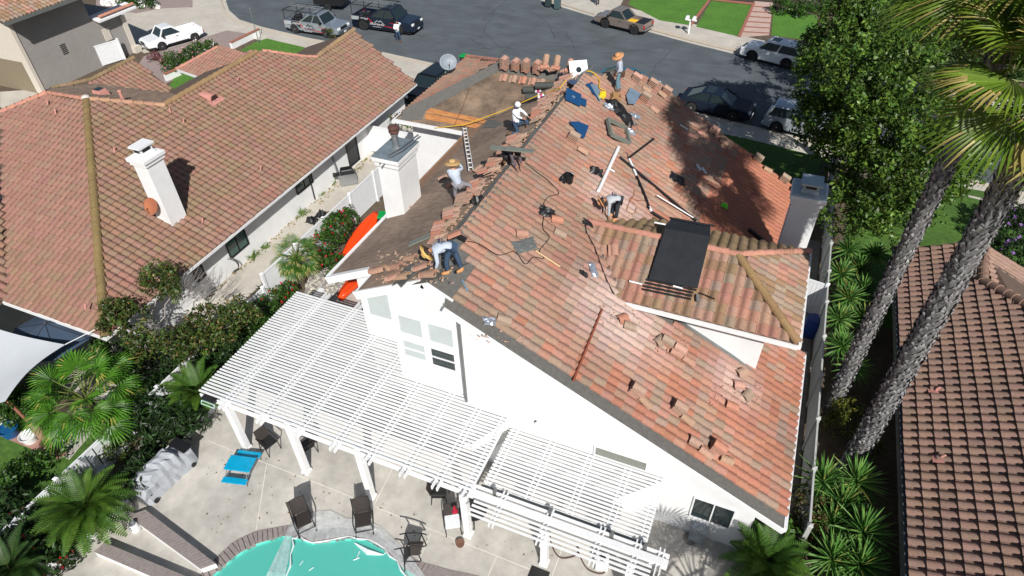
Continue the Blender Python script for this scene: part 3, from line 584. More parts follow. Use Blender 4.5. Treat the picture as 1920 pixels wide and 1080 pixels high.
own(MB().ball(HIP + Vector((0, 0, .12)), .2, 10, (1, 1, .6)).build('mortar_cap', mat('cream_mortar', (.55, .52, .48), .9)), LH)
own(MB().beam((-21.32, 10.1, 2.44), (-21.37, 34.7, 2.44), .06, .12).build('eave_board', WPAINT), LH)
own(MB().beam((-27, 10.12, 2.44), (-21.3, 10.12, 2.44), .07, .14).build('eave_board', WPAINT), LH)
XN = (1, 0, 0); XO = (-22.2, 20, 0)
wq(LH, [(547, 330), (575, 308), (587, 338), (560, 362)], XN, XO, GGLASS, split='v')
wq(LH, [(417, 440), (449, 415), (465, 455), (433, 484)], XN, XO, GGLASS, split='v')
wq(LH, [(356, 492), (370, 481), (384, 520), (368, 524)], XN, XO, GLASS)
dr = wq(LH, [(645, 262), (664, 245), (673, 300), (657, 309)], XN, XO, mat('screen_door', (.02, .025, .03), .4), name='door')
own(MB().box(-22.19, -22.15, 23.9, 23.96, .1, 2.3).build('downspout', DKMETAL), LH)
# chimney on its roof
c3 = own(MB().box(-24.1, -23.35, 16.0, 16.9, 3.2, 6.25).box(-24.17, -23.28, 15.93, 16.97, 6.25, 6.42).box(-24.23, -23.22, 15.87, 17.03, 6.42, 6.58).build('chimney', WHITE, bevel=.01), LH)
sub(MB().box(-23.98, -23.47, 16.1, 16.8, 6.58, 6.7).box(-23.93, -23.52, 16.15, 16.75, 6.7, 6.98).box(-24.03, -23.42, 16.05, 16.85, 6.98, 7.06).build('cap', WPAINT), c3)
sub(MB().box(-23.88, -23.57, 16.13, 16.16, 6.78, 6.9).box(-23.53, -23.505, 16.25, 16.65, 6.78, 6.9).build('vent_slot', BLACK), c3)
# roof vents, pipe
p = le(396, 186); m = MB(); prof = [(.0, .0)] ; k = 8
vs = [p + Vector((-.55, cos(pi * t / k) * .22, sin(pi * t / k) * .04 + .28)) for t in range(k + 1)] + [p + Vector((.25, cos(pi * t / k) * .32, sin(pi * t / k) * .3)) for t in range(k + 1)]
m.add(vs, [(t, t + 1, k + 2 + t, k + 1 + t) for t in range(k)] + [tuple(range(k + 1, 2 * k + 2))]); m.prism([p + Vector((.2, -.45, .02)), p + Vector((.55, -.45, -.11)), p + Vector((.55, .45, -.11)), p + Vector((.2, .45, .02))], LHN * .03)
v1 = own(m.build('roof_vent', SALMON), LH)
m = MB()
for q in range(5): m.box(p.x + .255, p.x + .275, p.y - .26 + q * .02, p.y + .26 - q * .02, p.z + .02 + q * .055, p.z + .04 + q * .055)
sub(m.build('louvre', DKMETAL), v1)
p = lno(190, 178, .0); own(MB().box(p.x - .35, p.x + .35, p.y - .3, p.y + .3, p.z - .1, p.z + .32, top=.7).build('solar_vent', SALMON), LH); own(MB().box(p.x - .22, p.x + .18, p.y - .18, p.y + .18, p.z + .325, p.z + .345).build('solar_cell', GLASS), LH)
p = lno(232, 190); own(MB().tube([p, p + Vector((0, 0, .55))], .09, 10).ball(p + Vector((0, 0, .55)), .11, 10, (1, 1, .6)).build('vent_pipe', SALMON), LH)
for q in ((90, 197), (105, 214), (215, 285), (320, 212), (344, 231), (380, 418), (445, 152), (488, 320), (160, 580)):
    f_ = lso if q[0] < 160 else le; p = f_(*q, .08); own(MB().tube([p, p + Vector((rnd(-.1, .1), .1, .22))], .035, 6).build('vent_stub', SALMON), LH)
# ---------------------------------------------------------------- grey house far left
GH = thing('house', 'grey stucco house in the top left corner with tan garage door', 'house', (-55, 33, 0)); bpy.context.view_layer.update()
GREYW = mat('grey_stucco', (.31, .29, .275), .9, var=.07, scale=3, bump=.4, bscale=40, big=.08); BEIGE = mat('beige_stucco', (.58, .53, .46), .9, var=.05, bump=.3)
own(MB().box(-62, -49.3, 28.62, 34.5, 0, 5.6).box(-60, -49.3, 34.5, 37.2, 0, 3.4).build('wall', GREYW), GH)
own(MB().box(-49.29, -49.23, 28.5, 28.75, 0, 5.6).box(-62, -49.29, 28.54, 28.61, 0, 5.6).build('trim', BEIGE), GH); own(MB().box(-49.29, -49.2, 36.95, 37.35, .5, 2.9).box(-49.6, -48.9, 36.9, 37.5, 0, .5).build('pilaster', BEIGE), GH)
eo = at(0, 40, 5.6); rg = own(MB().prism([Vector((-47.9, 27.6, 5.55)), Vector((-47.9, 35.4, 5.55)), Vector((-56, 35.4, 8.6)), Vector((-56, 27.6, 8.6))], (0, 0, -.12)).build('roof', DECK), GH)
tiles('tile_field', rg, (0, 1, 0), (1, 0, -.3765), [Vector((-47.95, 27.6, 5.57)), Vector((-47.95, 35.4, 5.57)), Vector((-56, 35.4, 8.6)), Vector((-56, 27.6, 8.6))], col_dorm, h=.08)
own(MB().beam((-47.85, 27.5, 5.5), (-47.85, 35.5, 5.5), .1, .22).build('gutter', GMETAL), GH)
r2 = own(MB().prism([Vector((-48.6, 34.6, 3.35)), Vector((-48.6, 38.2, 3.35)), Vector((-49.6, 38.2, 3.6)), Vector((-49.6, 34.6, 3.6))], (0, 0, -.14)).build('roof', WPAINT), GH); caps('ridge_caps', r2, (-48.8, 34.8, 3.5), (-48.8, 38.1, 3.5), col_cap, r=.16)
own(MB().box(-57, -49.9, 28.50, 28.53, 0, 2.3).build('garage_door', mat('tan_door', (.23, .19, .13), .7, stretch=(1, 1, 4), scale=4)), GH)
m = MB(); 
for k in range(6): m.box(-49.295, -49.27, 31.3, 31.75, 1.9 + k * .13, 1.95 + k * .13)
own(m.build('wall_vent', DKMETAL), GH); own(MB().box(-49.29, -49.22, 35.0, 35.6, 1.6, 2.5).box(-49.29, -49.22, 35.1, 35.5, .7, 1.4).build('meter_box', BEIGE), GH)
# ---------------------------------------------------------------- house on the right
RH = thing('house', 'brown tiled single storey house along the right edge behind the palm trunks', 'house', (12, 16, 0)); bpy.context.view_layer.update()
RHN = Vector((-.5, 0, 1)).normalized(); RHO = Vector((6.45, 20, 2.5)); rh = lambda x, y: atp(x, y, RHN, RHO)
p1, p2, p3 = rh(1845, 456), rh(1842, 530), rh(1917, 572)
pr = [Vector((6.45, 27.0, 2.5)), p1, p2, p3, Vector((15.5, p3.y - 1.5, 7.02)), Vector((15.5, 4, 7.02)), Vector((6.45, 4, 2.5))]
r1 = own(MB().prism(pr, (0, 0, -.1)).build('roof', DECK), RH); r1['label'] = 'big slope facing the palms'
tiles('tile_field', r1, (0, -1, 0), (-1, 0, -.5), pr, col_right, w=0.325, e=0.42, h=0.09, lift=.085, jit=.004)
EN = Vector((.45, 0, 1)).normalized(); er = lambda x, y: atp(x, y, EN, p1)
pe2 = [p1, er(1850, 458), er(1960, 530), er(1960, 600), p3 + Vector((0, 0, -.1)), p2 + Vector((0, 0, -.1))]
r3 = own(MB().prism(pe2, (0, 0, -.1)).build('roof', DECK), RH); tiles('tile_field', r3, (0, 1, 0), (1, 0, -.45), pe2, lambda p, r, c: vary((.30, .19, .145), .06), h=.05)  # lighter tiles: the sun on this face is put into their colour
gc = lambda p, i, c: vary((.27, .165, .125), .08)
caps('ridge_caps', r1, p1, p2, gc, r=.2, lift=.06); caps('ridge_caps', r1, p2, p3, gc, r=.2, lift=.08); caps('ridge_caps', r1, p3, p3 + Vector((2.5, -3.5, 1.2)), gc, r=.2, lift=.06)
own(MB().box(7.1, 20, 3, 26.5, 0, 2.6).build('wall', mat('warm_grey_stucco', (.45, .43, .41), .9)), RH)  # wall in one warm grey stucco
own(MB().beam((6.38, 3.9, 2.44), (6.38, 27.05, 2.44), .1, .14).build('gutter', mat('dark_gutter', (.06, .07, .08), .5)), RH)
for q in ((1751, 738), (1760, 865)):
    p = rh(*q); nm = own(MB().tube([p + Vector((0, 0, .05)), p + Vector((.02, .05, .2)), p + Vector((.10, .08, .28))], .035, 8).prism([p + RHN * .1 + Vector((-.13, -.13, -.065)), p + RHN * .1 + Vector((-.13, .13, -.065)), p + RHN * .1 + Vector((.13, .13, .065)), p + RHN * .1 + Vector((.13, -.13, .065))], RHN * .02).build('vent_stub', SALMON), RH)
# ---------------------------------------------------------------- fences
def fence(label, a, b, h, style='panel', name='fence', mm=None, group=None, sp=2.2):
    a = Vector(a); b = Vector(b); L = (b - a).length; d = (b - a).normalized(); n = Vector((-d.y, d.x, 0)); mm = mm or VINYL
    t = thing(name, label, 'fence', a, math.atan2(d.y, d.x), group); np_ = max(1, round(L / sp)); st = L / np_
    pm = bpy.data.meshes.new('post')
    proto = MB().box(-.065, .065, -.065, .065, 0, h + .08).box(-.08, .08, -.08, .08, h + .08, h + .13, top=.3).build('post', mm, t)
    for i in range(1, np_ + 1): c = proto.copy(); COL.objects.link(c); c.parent = t; c.location = (i * st, 0, 0)
    m = MB()
    for i in range(np_):
        x0, x1 = i * st + .065, (i + 1) * st - .065
        if style == 'panel':
            k = int((x1 - x0) / .15); s = (x1 - x0) / k
            for j in range(k): m.box(x0 + j * s + .004, x0 + (j + 1) * s - .004, -.012, .012, .08, h - .05)
        else:
            k = int((x1 - x0) / .30); s = (x1 - x0) / k
            for j in range(k): m.box(x0 + j * s + .02, x0 + (j + 1) * s - .02, -.045 + .05 * (j % 2), -.01 + .05 * (j % 2), .25, h - .05)
            m.box(x0, x1, -.06, .06, 0, .22)
    p = m.build('panel', mm, t)
    m = MB()
    for i in range(np_): m.box(i * st + .065, (i + 1) * st - .065, -.03, .03, h - .05, h + .03)
    r = m.build('rail', mm, t)
    return t
fence('long low white vinyl fence behind the palms, left of the pool patio', (-18.9, -1, 0), (-18.9, 7.4, 0), 1.3, style='lou')
fence('white solid vinyl fence running beside the olive tree and the side path', (-18.9, 7.6, 0), (-18.9, 15.8, 0), 1.2)
fence('tall white vinyl fence between the left house and the chimney', (-18.9, 16.0, 0), (-18.9, 27.5, 0), 1.8)
fence('white vinyl gate fence closing the far end of the side path', (-22.5, 29.8, 0), (-16.2, 29.8, 0), 1.8, name='gate_fence')
fence('white side yard fence along the yuccas, right of the main house', (4.05, 12.5, 0), (4.0, 38, 0), 1.75, mm=mat('weathered_fence', (.42, .43, .42), .8, var=.15, scale=4))
fence('short white fence joining the side wall and the right boundary', (1.7, 24.6, 0), (4.0, 24.2, 0), 1.8)
fence('short white picket fence between the grey house and the mossy roof', at(178, 130, 0), at(235, 112, 0), 1.6)
# low planter walls and step walls
def wallthing(name, label, cat, mbs, mm, **k): return tag(mbs.build(name, mm, **k), label, cat)
m = MB(); m.box(-17.35, -17.1, 3.6, 17.6, 0, .28); wallthing('planter_wall', 'low white planter wall along the left side of the patio', 'low wall', m, WHITE, bevel=.01)
m = MB(); m.prism([Vector((-17.6, 3.5, 0)), Vector((-17.35, 3.5, 0)), Vector((-17.9, -6, 0)), Vector((-18.15, -6, 0))], (0, 0, .28)); wallthing('planter_wall', 'white planter wall in the bottom left corner below the sago palm', 'low wall', m, WHITE)
def bandwall(label, pxs, h):
    t = thing('brick_step', label, 'low wall', at(*pxs[0], 0)); bpy.context.view_layer.update(); P = [at(*q, h) for q in pxs]
    own(MB().prism([p - Vector((0, 0, .05)) for p in P], (0, 0, -(h - .05))).build('base', WHITE), t); n = 26; m = MB()
    for i in range(n):
        a, b = P[0].lerp(P[1], (i + .06) / n), P[0].lerp(P[1], (i + .94) / n); d, c = P[3].lerp(P[2], (i + .06) / n), P[3].lerp(P[2], (i + .94) / n); m.prism([a, b, c, d], (0, 0, -.05))
    own(m.build('brick_top', COPE), t); return t
bandwall('upper low brick topped wall running from the grill to the pool', [(272, 955), (404, 1056), (376, 1066), (240, 967)], .3)
bandwall('lower low brick topped wall below the gas bottle', [(196, 1017), (372, 1090), (318, 1095), (176, 1034)], .3)
# ---------------------------------------------------------------- pergolas
def pergola(label, root, slats, rafters, beams, posts, z, gut=None):
    t = thing('pergola', label, 'pergola', root); bpy.context.view_layer.update(); m = MB()
    for x0, x1, y in slats: m.box(x0, x1, y - .031, y + .031, z - .042, z)
    own(m.build('slat_top', WPAINT), t)
    for x, y0, y1 in rafters:
        m = MB()
        for dx in (-.085, .085):
            m.box(x + dx - .02, x + dx + .02, y0, y1, z - .19, z - .044)
        own(m.build('rafter', WPAINT), t)
    for x0, x1, y, zz, w_, h_ in beams: own(MB().box(x0, x1, y - w_ / 2, y + w_ / 2, zz - h_, zz).build('beam', WPAINT, bevel=.008), t)
    for x, y, zz in posts: own(MB().box(x - .11, x + .11, y - .11, y + .11, 0, zz).box(x - .14, x + .14, y - .14, y + .14, 0, .12).build('post', WPAINT, bevel=.008), t)
    return t
sl_ = []
y = 9.18
while y < 14.62:
    x1 = -5.42 if y < 12.02 else (-6.98 if y < 12.33 else (-9.58 if y < 13.72 else -11.84)); sl_.append((-15.68 + rnd(-.01, .01), x1, y)); y += .129
PG = pergola('large white slatted pergola over the patio, attached below the bay windows', (-10.5, 9.2, 0), sl_,
    [(-14.5, 8.85, 15.05), (-12.95, 8.85, 15.05), (-11.5, 8.9, 13.7), (-10.1, 8.85, 13.7), (-8.85, 8.85, 12.3), (-7.6, 8.85, 12.3), (-6.5, 8.85, 12.0), (-5.55, 8.8, 12.0)],
    [(-15.7, -5.4, 9.16, 2.82, .05, .22), (-15.7, -5.4, 9.38, 2.82, .05, .22), (-15.6, -11.9, 14.5, 2.82, .06, .2)],
    [(-14.76, 9.27, 2.82), (-12.12, 9.27, 2.82), (-9.44, 9.27, 2.82), (-5.77, 9.27, 2.82)], 3.0)
sl_ = []; y = 9.87
while y < 12.03: sl_.append((-5.36, -.28, y)); y += .129
sl2 = [(-5.3, .0, yy) for yy in (8.62, 8.76, 8.90, 9.04)]
P2_ = pergola('lower white pergola bay on the right with dark gutter and wide front beam', (-2.8, 9.5, 0), sl_,
    [(-5.2, 9.8, 12.02), (-3.9, 9.8, 12.02), (-2.6, 9.8, 12.02), (-1.4, 9.8, 12.02), (-.4, 9.8, 12.02)],
    [(-5.55, .38, 9.31, 2.66, .22, .2), (-5.55, .38, 9.56, 2.66, .05, .2), (-5.3, -.3, 9.8, 2.44, .06, .12)],
    [(-3.15, 9.3, 2.5), (-.55, 9.3, 2.5)], 2.5)
own(MB().box(-5.38, -.28, 9.66, 9.76, 2.36, 2.48).build('gutter', GMETAL), P2_)
m = MB()
for a in sl2: m.box(a[0], a[1], a[2] - .03, a[2] + .03, 2.66, 2.70)
own(m.build('slat_top', WPAINT), P2_)
for x in (-4.6, -3.15, -1.6, -.55, .1): own(MB().box(x - .02, x + .02, 8.5, 9.7, 2.54, 2.655).box(x + .1, x + .14, 8.5, 9.7, 2.54, 2.655).build('rafter', WPAINT), P2_)
for x in (-4.9, -3.15, -1.3, -.35): own(MB().box(x, x + .1, 9.5, 9.62, 2.3, 2.78).build('bracket', GMETAL), P2_)
# ---------------------------------------------------------------- vegetation
def leafmat(name, rough=0.45, tr=0.25):
    m = bpy.data.materials.new(name); m.use_nodes = True; N = m.node_tree.nodes; L = m.node_tree.links; b = N['Principled BSDF']; b.inputs['Roughness'].default_value = rough; b.inputs['Specular IOR Level'].default_value = .35
    a = N.new('ShaderNodeAttribute'); a.attribute_name = 'Col'; n1 = N.new('ShaderNodeTexNoise'); n1.inputs['Scale'].default_value = 14
    r = N.new('ShaderNodeMapRange'); r.inputs[3].default_value = .75; r.inputs[4].default_value = 1.25; L.new(n1.outputs[0], r.inputs[0]); s = N.new('ShaderNodeVectorMath'); s.operation = 'SCALE'; L.new(a.outputs['Color'], s.inputs[0]); L.new(r.outputs[0], s.inputs['Scale'])
    L.new(s.outputs[0], b.inputs['Base Color']); t = N.new('ShaderNodeBsdfTranslucent'); L.new(s.outputs[0], t.inputs['Color']); mx = N.new('ShaderNodeMixShader'); mx.inputs[0].default_value = tr
    L.new(b.outputs[0], mx.inputs[1]); L.new(t.outputs[0], mx.inputs[2]); L.new(mx.outputs[0], N['Material Output'].inputs[0]); return m
LEAF = leafmat('leaf'); BARK = mat('bark', (.12, .10, .085), .9, var=.35, scale=12, bump=.6, bscale=30); TWIG = mat('grey_twig', (.30, .27, .25), .9, var=.2)
PBARK = mat('palm_bark', (.2, .2, .2), .9, var=.3, scale=20, attr=True, bump=.5, bscale=40)
def rv():
    z = rnd(-1, 1); a = rnd(0, 2 * pi); r = sqrt(1 - z * z); return Vector((r * cos(a), r * sin(a), z))
def leaves(mb, c, r, n, size, cols, flat=1.0, asp=0.5, up=0.35):
    for _ in range(n):
        d = rv(); d.z *= flat; p = c + d * (r * random.random() ** 0.45); nrm = (rv() + d * .9 + Vector((0, 0, up))).normalized(); t = nrm.cross(rv()).normalized(); s = size * rnd(.6, 1.3); b_ = nrm.cross(t)
        mb.col = vary(random.choice(cols), .3); mb.add([p - t * s, p - b_ * s * asp, p + t * s, p + b_ * s * asp], [(0, 1, 2, 3)])
def cloud(mb, blobs, cols, size=.12, dens=1.0, clump=.42, per=26, asp=.5):
    for c, r in blobs:
        nc = int(dens * 5.2 * r * r / (clump * clump)); 
        for _ in range(nc):
            d = rv(); 
            if d.z < -.45 and random.random() < .6: d.z = -d.z
            rr = r * (rnd(.80, 1.08) if random.random() < .8 else rnd(.3, .8)); ctr = c + Vector((d.x * rr, d.y * rr, d.z * rr * .85)); k = rnd(.4, 1.25); tone = [tuple(q * k for q in cc) for cc in cols]
            leaves(mb, ctr, clump * rnd(.6, 1.25), per, size, tone, asp=asp)
G2 = [(.085, .165, .022), (.13, .215, .03), (.055, .12, .02)]
G1 = [(.045, .095, .018), (.07, .13, .022), (.035, .075, .018)]
def limb(mb, a, b, r0, r1, n=6, wob=.12):
    a = Vector(a); b = Vector(b); L = (b - a).length; pts = [a.lerp(b, i / 5) + (rv() * L * wob * .4 if 0 < i < 5 else Vector((0, 0, 0))) for i in range(6)]; mb.tube(pts, r0, n, r1)
def tree(name, label, cat, base, blobs, cols, tr=.2, size=.12, dens=1.0, clump=.42, per=26, group=None, bark=None, fl=None, asp=.5):
    base = Vector(base); t = thing(name, label, cat, base, 0, group); bpy.context.view_layer.update(); m = MB(); top = sum((b[0] for b in blobs), Vector()) / len(blobs); fork = base.lerp(Vector((base.x * .5 + top.x * .5, base.y * .5 + top.y * .5, top.z)), .45)
    limb(m, base, fork, tr, tr * .75, 8, .05)
    for c, r in blobs: limb(m, fork, c + Vector((0, 0, -r * .2)), tr * .5, tr * .12)
    own(m.build('trunk', bark or BARK, smooth=True), t); m = MB(); cloud(m, blobs, cols, size, dens, clump, per, asp); own(m.build('crown', LEAF), t)
    if fl:
        m = MB()
        for _ in range(fl[1]):
            c, r = random.choice(blobs); d = rv(); d.z = abs(d.z); d.normalize(); m.col = vary(fl[0], .2); p = c + d * r * rnd(.95, 1.12)
            for q in range(5): leaves(m, p, fl[2], 2, fl[2] * .8, [fl[0]], asp=.8)
        own(m.build('flowers', LEAF), t)
    return t
B = lambda x, y, z, r: (at(x, y, z), r)
random.seed(21)
tree('street_tree', 'huge dark green tree standing between the boundary fence and the street', 'tree', at(1610, 345, 0),
     [B(1565, 150, 6.5, 1.9), B(1548, 95, 6.0, 1.5), B(1615, 70, 7.5, 2.1), B(1650, 150, 7.5, 2.3), B(1550, 225, 5.0, 1.6), B(1600, 235, 5.5, 2.0), B(1680, 240, 6.5, 2.3), B(1715, 320, 5.5, 1.8), B(1595, 45, 8, 1.5), B(1655, 340, 4.6, 1.7), B(1600, 385, 3.2, 1.4), B(1645, 425, 3.0, 1.1), B(1572, 280, 4.2, 1.2), B(1690, 70, 7.5, 2.2)], G2, tr=.38, size=.105, clump=.42, per=46, dens=.92)
tree('street_tree', 'second dark tree at the top edge behind the palm fronds', 'tree', at(1800, 190, 0),
     [B(1760, 50, 6.5, 2.7), B(1830, 40, 6.5, 2.6), B(1900, 60, 6.0, 2.6), B(1760, 140, 5.0, 2.3), B(1840, 130, 5, 2.2), B(1700, 10, 7, 2.4), B(1640, -10, 7.5, 2.2), B(1930, 130, 4.5, 2.4)], [(.045, .09, .02), (.065, .12, .025)], tr=.3, size=.12, clump=.5, per=34)
tree('garden_tree', 'bushy bright green tree beside the lawn behind the palm trunks', 'tree', at(1790, 370, 0),
     [B(1770, 300, 2.4, 1.7), B(1815, 290, 2.4, 1.4), B(1755, 350, 1.5, 1.1), B(1850, 250, 2.4, 1.7), B(1715, 395, 1.4, .9)], [(.07, .15, .02), (.10, .19, .03)], tr=.14, size=.12, clump=.45, per=26)
# --- fan leaves
def fan(mb, o, d, nrm, R, n=30, spread=1.75, cols=((.07, .15, .018),), tip=None, wd=.035, droop=.14):
    d = Vector(d).normalized(); nrm = (Vector(nrm) - d * Vector(nrm).dot(d)).normalized(); s = d.cross(nrm)
    for i in range(n):
        a = (i / (n - 1) - .5) * 2 * spread; v = d * cos(a) + s * sin(a); L = R * (.72 + .28 * cos(a * .8)) * rnd(.9, 1.05); p0 = o + v * .04 * R; w2 = v.cross(nrm).normalized(); g = Vector((0, 0, -1)) * droop * L
        p1 = o + v * L * .6 + nrm * rnd(-.01, .03); p2 = o + v * L * .8 + g * .35; p3 = o + v * L + g; fold = nrm * wd * .45; ww = 2 * math.tan(spread / n) * L * .42
        ww = max(wd, min(ww, wd * 3.2)); mb.col = vary(random.choice(cols), .16); k = len(mb.v)
        mb.add([p0, p1 - w2 * ww * .5, p1 + fold, p1 + w2 * ww * .5], [(0, 1, 2), (0, 2, 3)])
        if tip and random.random() < tip[1]: mb.col = vary(tip[0], .15)
        mb.add([p1 - w2 * ww * .5, p1 + fold, p1 + w2 * ww * .5, p2 - w2 * wd * .4, p2 + w2 * wd * .4, p3], [(0, 1, 4, 3), (1, 2, 4), (3, 4, 5)])
def fanpalm(name, label, base, h, r0, r1, nf, pet, R, cols, tip=None, dead=0, lean=(0, 0), boots=True, seed=1, bcol=(.215, .21, .21), zr_=(-.35, .95), wd=.035, first=None, nl=30, sp_=1.75):
    random.seed(seed); base = Vector(base); t = thing(name, label, 'palm', base); bpy.context.view_layer.update(); top = base + Vector((lean[0], lean[1], h)); m = MB()
    n = 14; pts = [base.lerp(top, i / n) for i in range(n + 1)]; m.col = tuple(c * .55 for c in bcol); m.tube(pts, [r0 * 1.25 if i == 0 else r0 + (r1 - r0) * i / n for i in range(n + 1)], 16)
    if boots:
        st = .115; rows = int(h / st)
        for i in range(rows):
            c = base.lerp(top, (i + .5) / rows); rr = r0 + (r1 - r0) * i / rows
            if i < 3: rr *= 1.12
            k = max(6, int(2 * pi * rr / .17))
            for j in range(k):
                a = (j + .5 * (i % 2) + rnd(-.15, .15)) / k * 2 * pi; o_ = Vector((cos(a), sin(a), 0)); s_ = Vector((-sin(a), cos(a), 0)); q = rnd(.35, 1.25); sl_ = rnd(-.09, .09)
                kk = rnd(.65, 1.35); m.col = vary(tuple(c * kk for c in bcol), .1); p = c + o_ * (rr * .97); w_ = .095 * (.6 + .4 * q) 
                m.add([p + s_ * -w_ + Vector((0, 0, -.075)), p + s_ * w_ + Vector((0, 0, -.075)), p + s_ * (w_ * .55 + sl_) + o_ * .06 * q + Vector((0, 0, rnd(.03, .14) * q)), p + s_ * (-w_ * .55 + sl_) + o_ * .06 * q + Vector((0, 0, rnd(.03, .14) * q)), p + s_ * sl_ + o_ * .02 + Vector((0, 0, .15))], [(0, 1, 2, 3), (3, 2, 4)])
    own(m.build('trunk', PBARK), t); ft = top
    for i in range(nf):
        m = MB(); a = i * 2.399 + rnd(-.2, .2); el = zr_[1] - (zr_[1] - zr_[0]) * (i / nf) + rnd(-.12, .12); d = Vector((cos(a) * cos(el), sin(a) * cos(el), sin(el)))
        if first and i < len(first): d = Vector(first[i]).normalized()
        L = pet * rnd(.85, 1.15); p0 = ft + d * r1 * .5; p1 = p0 + d * L * .6; d2 = (d + Vector((0, 0, -.35))).normalized(); p2 = p1 + d2 * L * .5; m.col = (.16, .2, .05) ; m.tube([p0, p1, p2], .03, 5, .015)
        fan(m, p2, (d2 + Vector((0, 0, -.15))).normalized(), Vector((0, 0, 1)) + d * .3, R * rnd(.88, 1.1), n=nl, spread=sp_, cols=cols, tip=tip, wd=wd); own(m.build('frond', LEAF), t)
    if dead:
        m = MB()
        for i in range(dead):
            a = rnd(0, 2 * pi); d = Vector((cos(a), sin(a), -.9)).normalized(); o_ = ft + Vector((cos(a) * r1, sin(a) * r1, rnd(-.6, .1))); fan(m, o_ + d * .3, d, Vector((cos(a), sin(a), .6)), R * .75, n=12, spread=.6, cols=((.33, .25, .10), (.22, .17, .09), (.30, .26, .05)), wd=.025, droop=.5)
        own(m.build('dead_skirt', LEAF), t)
    return t
PG_ = ((.12, .20, .018), (.09, .16, .014), (.16, .24, .025)); YT = ((.36, .30, .09), .28)
fanpalm('fan_palm', 'slimmer of the two tall palms, with the left leaning trunk nearer the fence', at(1557, 765), 15.1, .25, .22, 26, 1.2, 1.9, PG_, tip=YT, dead=5, seed=5, wd=.075, zr_=(-.05, 1.35), nl=34, sp_=1.35)
fanpalm('fan_palm', 'thicker tall palm trunk right of the other, reaching the right edge', at(1590, 880), 13.7, .31, .28, 24, 1.1, 1.7, PG_, tip=YT, dead=10, seed=9, wd=.075, zr_=(-.05, 1.35), nl=34, sp_=1.35)
fanpalm('fan_palm', 'medium fan palm just outside the frame by the bottom right corner', (5.0, 5.2, 0), 4.9, .2, .16, 36, 1.2, 1.5, ((.05, .15, .012), (.07, .19, .018)), tip=YT, dead=3, seed=12, wd=.045)
LG_ = ((.05, .15, .012), (.07, .19, .018), (.035, .10, .012))
fanpalm('fan_palm', 'low bushy fan palm with a full crown beside the white shade sail', at(203, 808, 0), 1.8, .16, .14, 30, 1.1, .9, ((.065, .19, .012), (.09, .24, .02), (.045, .13, .012)), tip=((.30, .30, .06), .12), dead=2, seed=3, wd=.055, nl=26, sp_=2.0, zr_=(-.2, 1.2), bcol=(.12, .09, .07))
fanpalm('fan_palm', 'small fan palm on a fibrous trunk between the path and the river stones', at(568, 530, 0), 1.5, .2, .17, 24, .55, .62, LG_, tip=((.40, .36, .12), .4), dead=3, seed=4, wd=.028, bcol=(.10, .075, .055))
# --- rosettes
def blade(mb, o, d, L, w_, col, droop=.2, tipc=None):
    d = Vector(d).normalized(); s = d.cross(Vector((0, 0, 1)));
    if s.length < .1: s = Vector((1, 0, 0))
    s.normalize(); g = Vector((0, 0, -1)) * droop * L; p1 = o + d * L * .35; p2 = o + d * L * .7 + g * .4; p3 = o + d * L + g; up = s.cross(d) * w_ * .35; mb.col = col
    mb.add([o - s * w_ * .3, o + s * w_ * .3, p1 + s * w_ * .5, p1 - up, p1 - s * w_ * .5], [(0, 1, 2, 3), (0, 3, 4)])
    if tipc: mb.col = tipc
    mb.add([p1 - s * w_ * .5, p1 - up, p1 + s * w_ * .5, p2 + s * w_ * .35, p2 - up * .6, p2 - s * w_ * .35, p3], [(0, 1, 4, 5), (1, 2, 3, 4), (5, 4, 6), (4, 3, 6)])
def rosette(mb, c, L, n, cols, w_=.05, ylw=.15, lo=-.5):
    for i in range(n):
        a = i * 2.399; e = 1.45 - (1.45 - lo) * (i / n); d = Vector((cos(a) * cos(e), sin(a) * cos(e), sin(e))); cc = vary(random.choice(cols), .2)
        blade(mb, c, d, L * rnd(.85, 1.1), w_, cc, droop=.12, tipc=vary((.30, .32, .08), .2) if random.random() < ylw else None)
YU = [(.07, .18, .035), (.11, .26, .05), (.16, .29, .07)]
random.seed(31)
ylab = [(1590, 470, 1.2, 'topmost left yucca near the white cross fence'), (1640, 478, 1.3, 'yellow tipped yucca close to the slimmer palm trunk'), (1577, 515, 1.2, 'yucca second from the top along the fence'), (1618, 545, 1.1, 'yucca touching the slimmer palm trunk'), (1592, 560, 1.3, 'large spiky yucca in the middle of the upper bed'), (1573, 600, 1.0, 'dark yucca low against the boundary fence'), (1612, 505, .9, 'small yucca in the heart of the upper clump'), (1622, 600, 1.0, 'yucca half hidden by the slimmer palm trunk'), (1578, 650, 1.4, 'large yucca at the lower end of the upper bed'), (1600, 690, 1.1, 'yucca just above the foot of the slimmer palm'),
        (1542, 905, 1.2, 'yucca directly below the thicker palm, nearest the roof corner'), (1605, 905, 1.3, 'yucca right below the thicker palm trunk'), (1580, 950, 1.0, 'shaded yucca in the middle of the lower clump'), (1618, 1000, 1.4, 'widest yucca of the lower clump, leaning right'), (1560, 1050, 1.1, 'yucca at the bottom edge, left one'), (1612, 1060, 1.2, 'yucca at the bottom edge, right one'), (1560, 985, .9, 'small yucca beside the brownish shrub')]
for x, y, z, lab in ylab:
    p = at(x, y, z); b0 = Vector((p.x, p.y, 0)); t = thing('yucca', lab, 'yucca', b0, 0, 'yuccas between the fence and the right house'); bpy.context.view_layer.update()
    own(MB().tube([b0, p], .07, 7, .05).build('stem', BARK), t); m = MB(); rosette(m, p, .88 if y < 720 else 1.1, 92, YU, w_=.07, ylw=.10); own(m.build('leaves', LEAF), t)
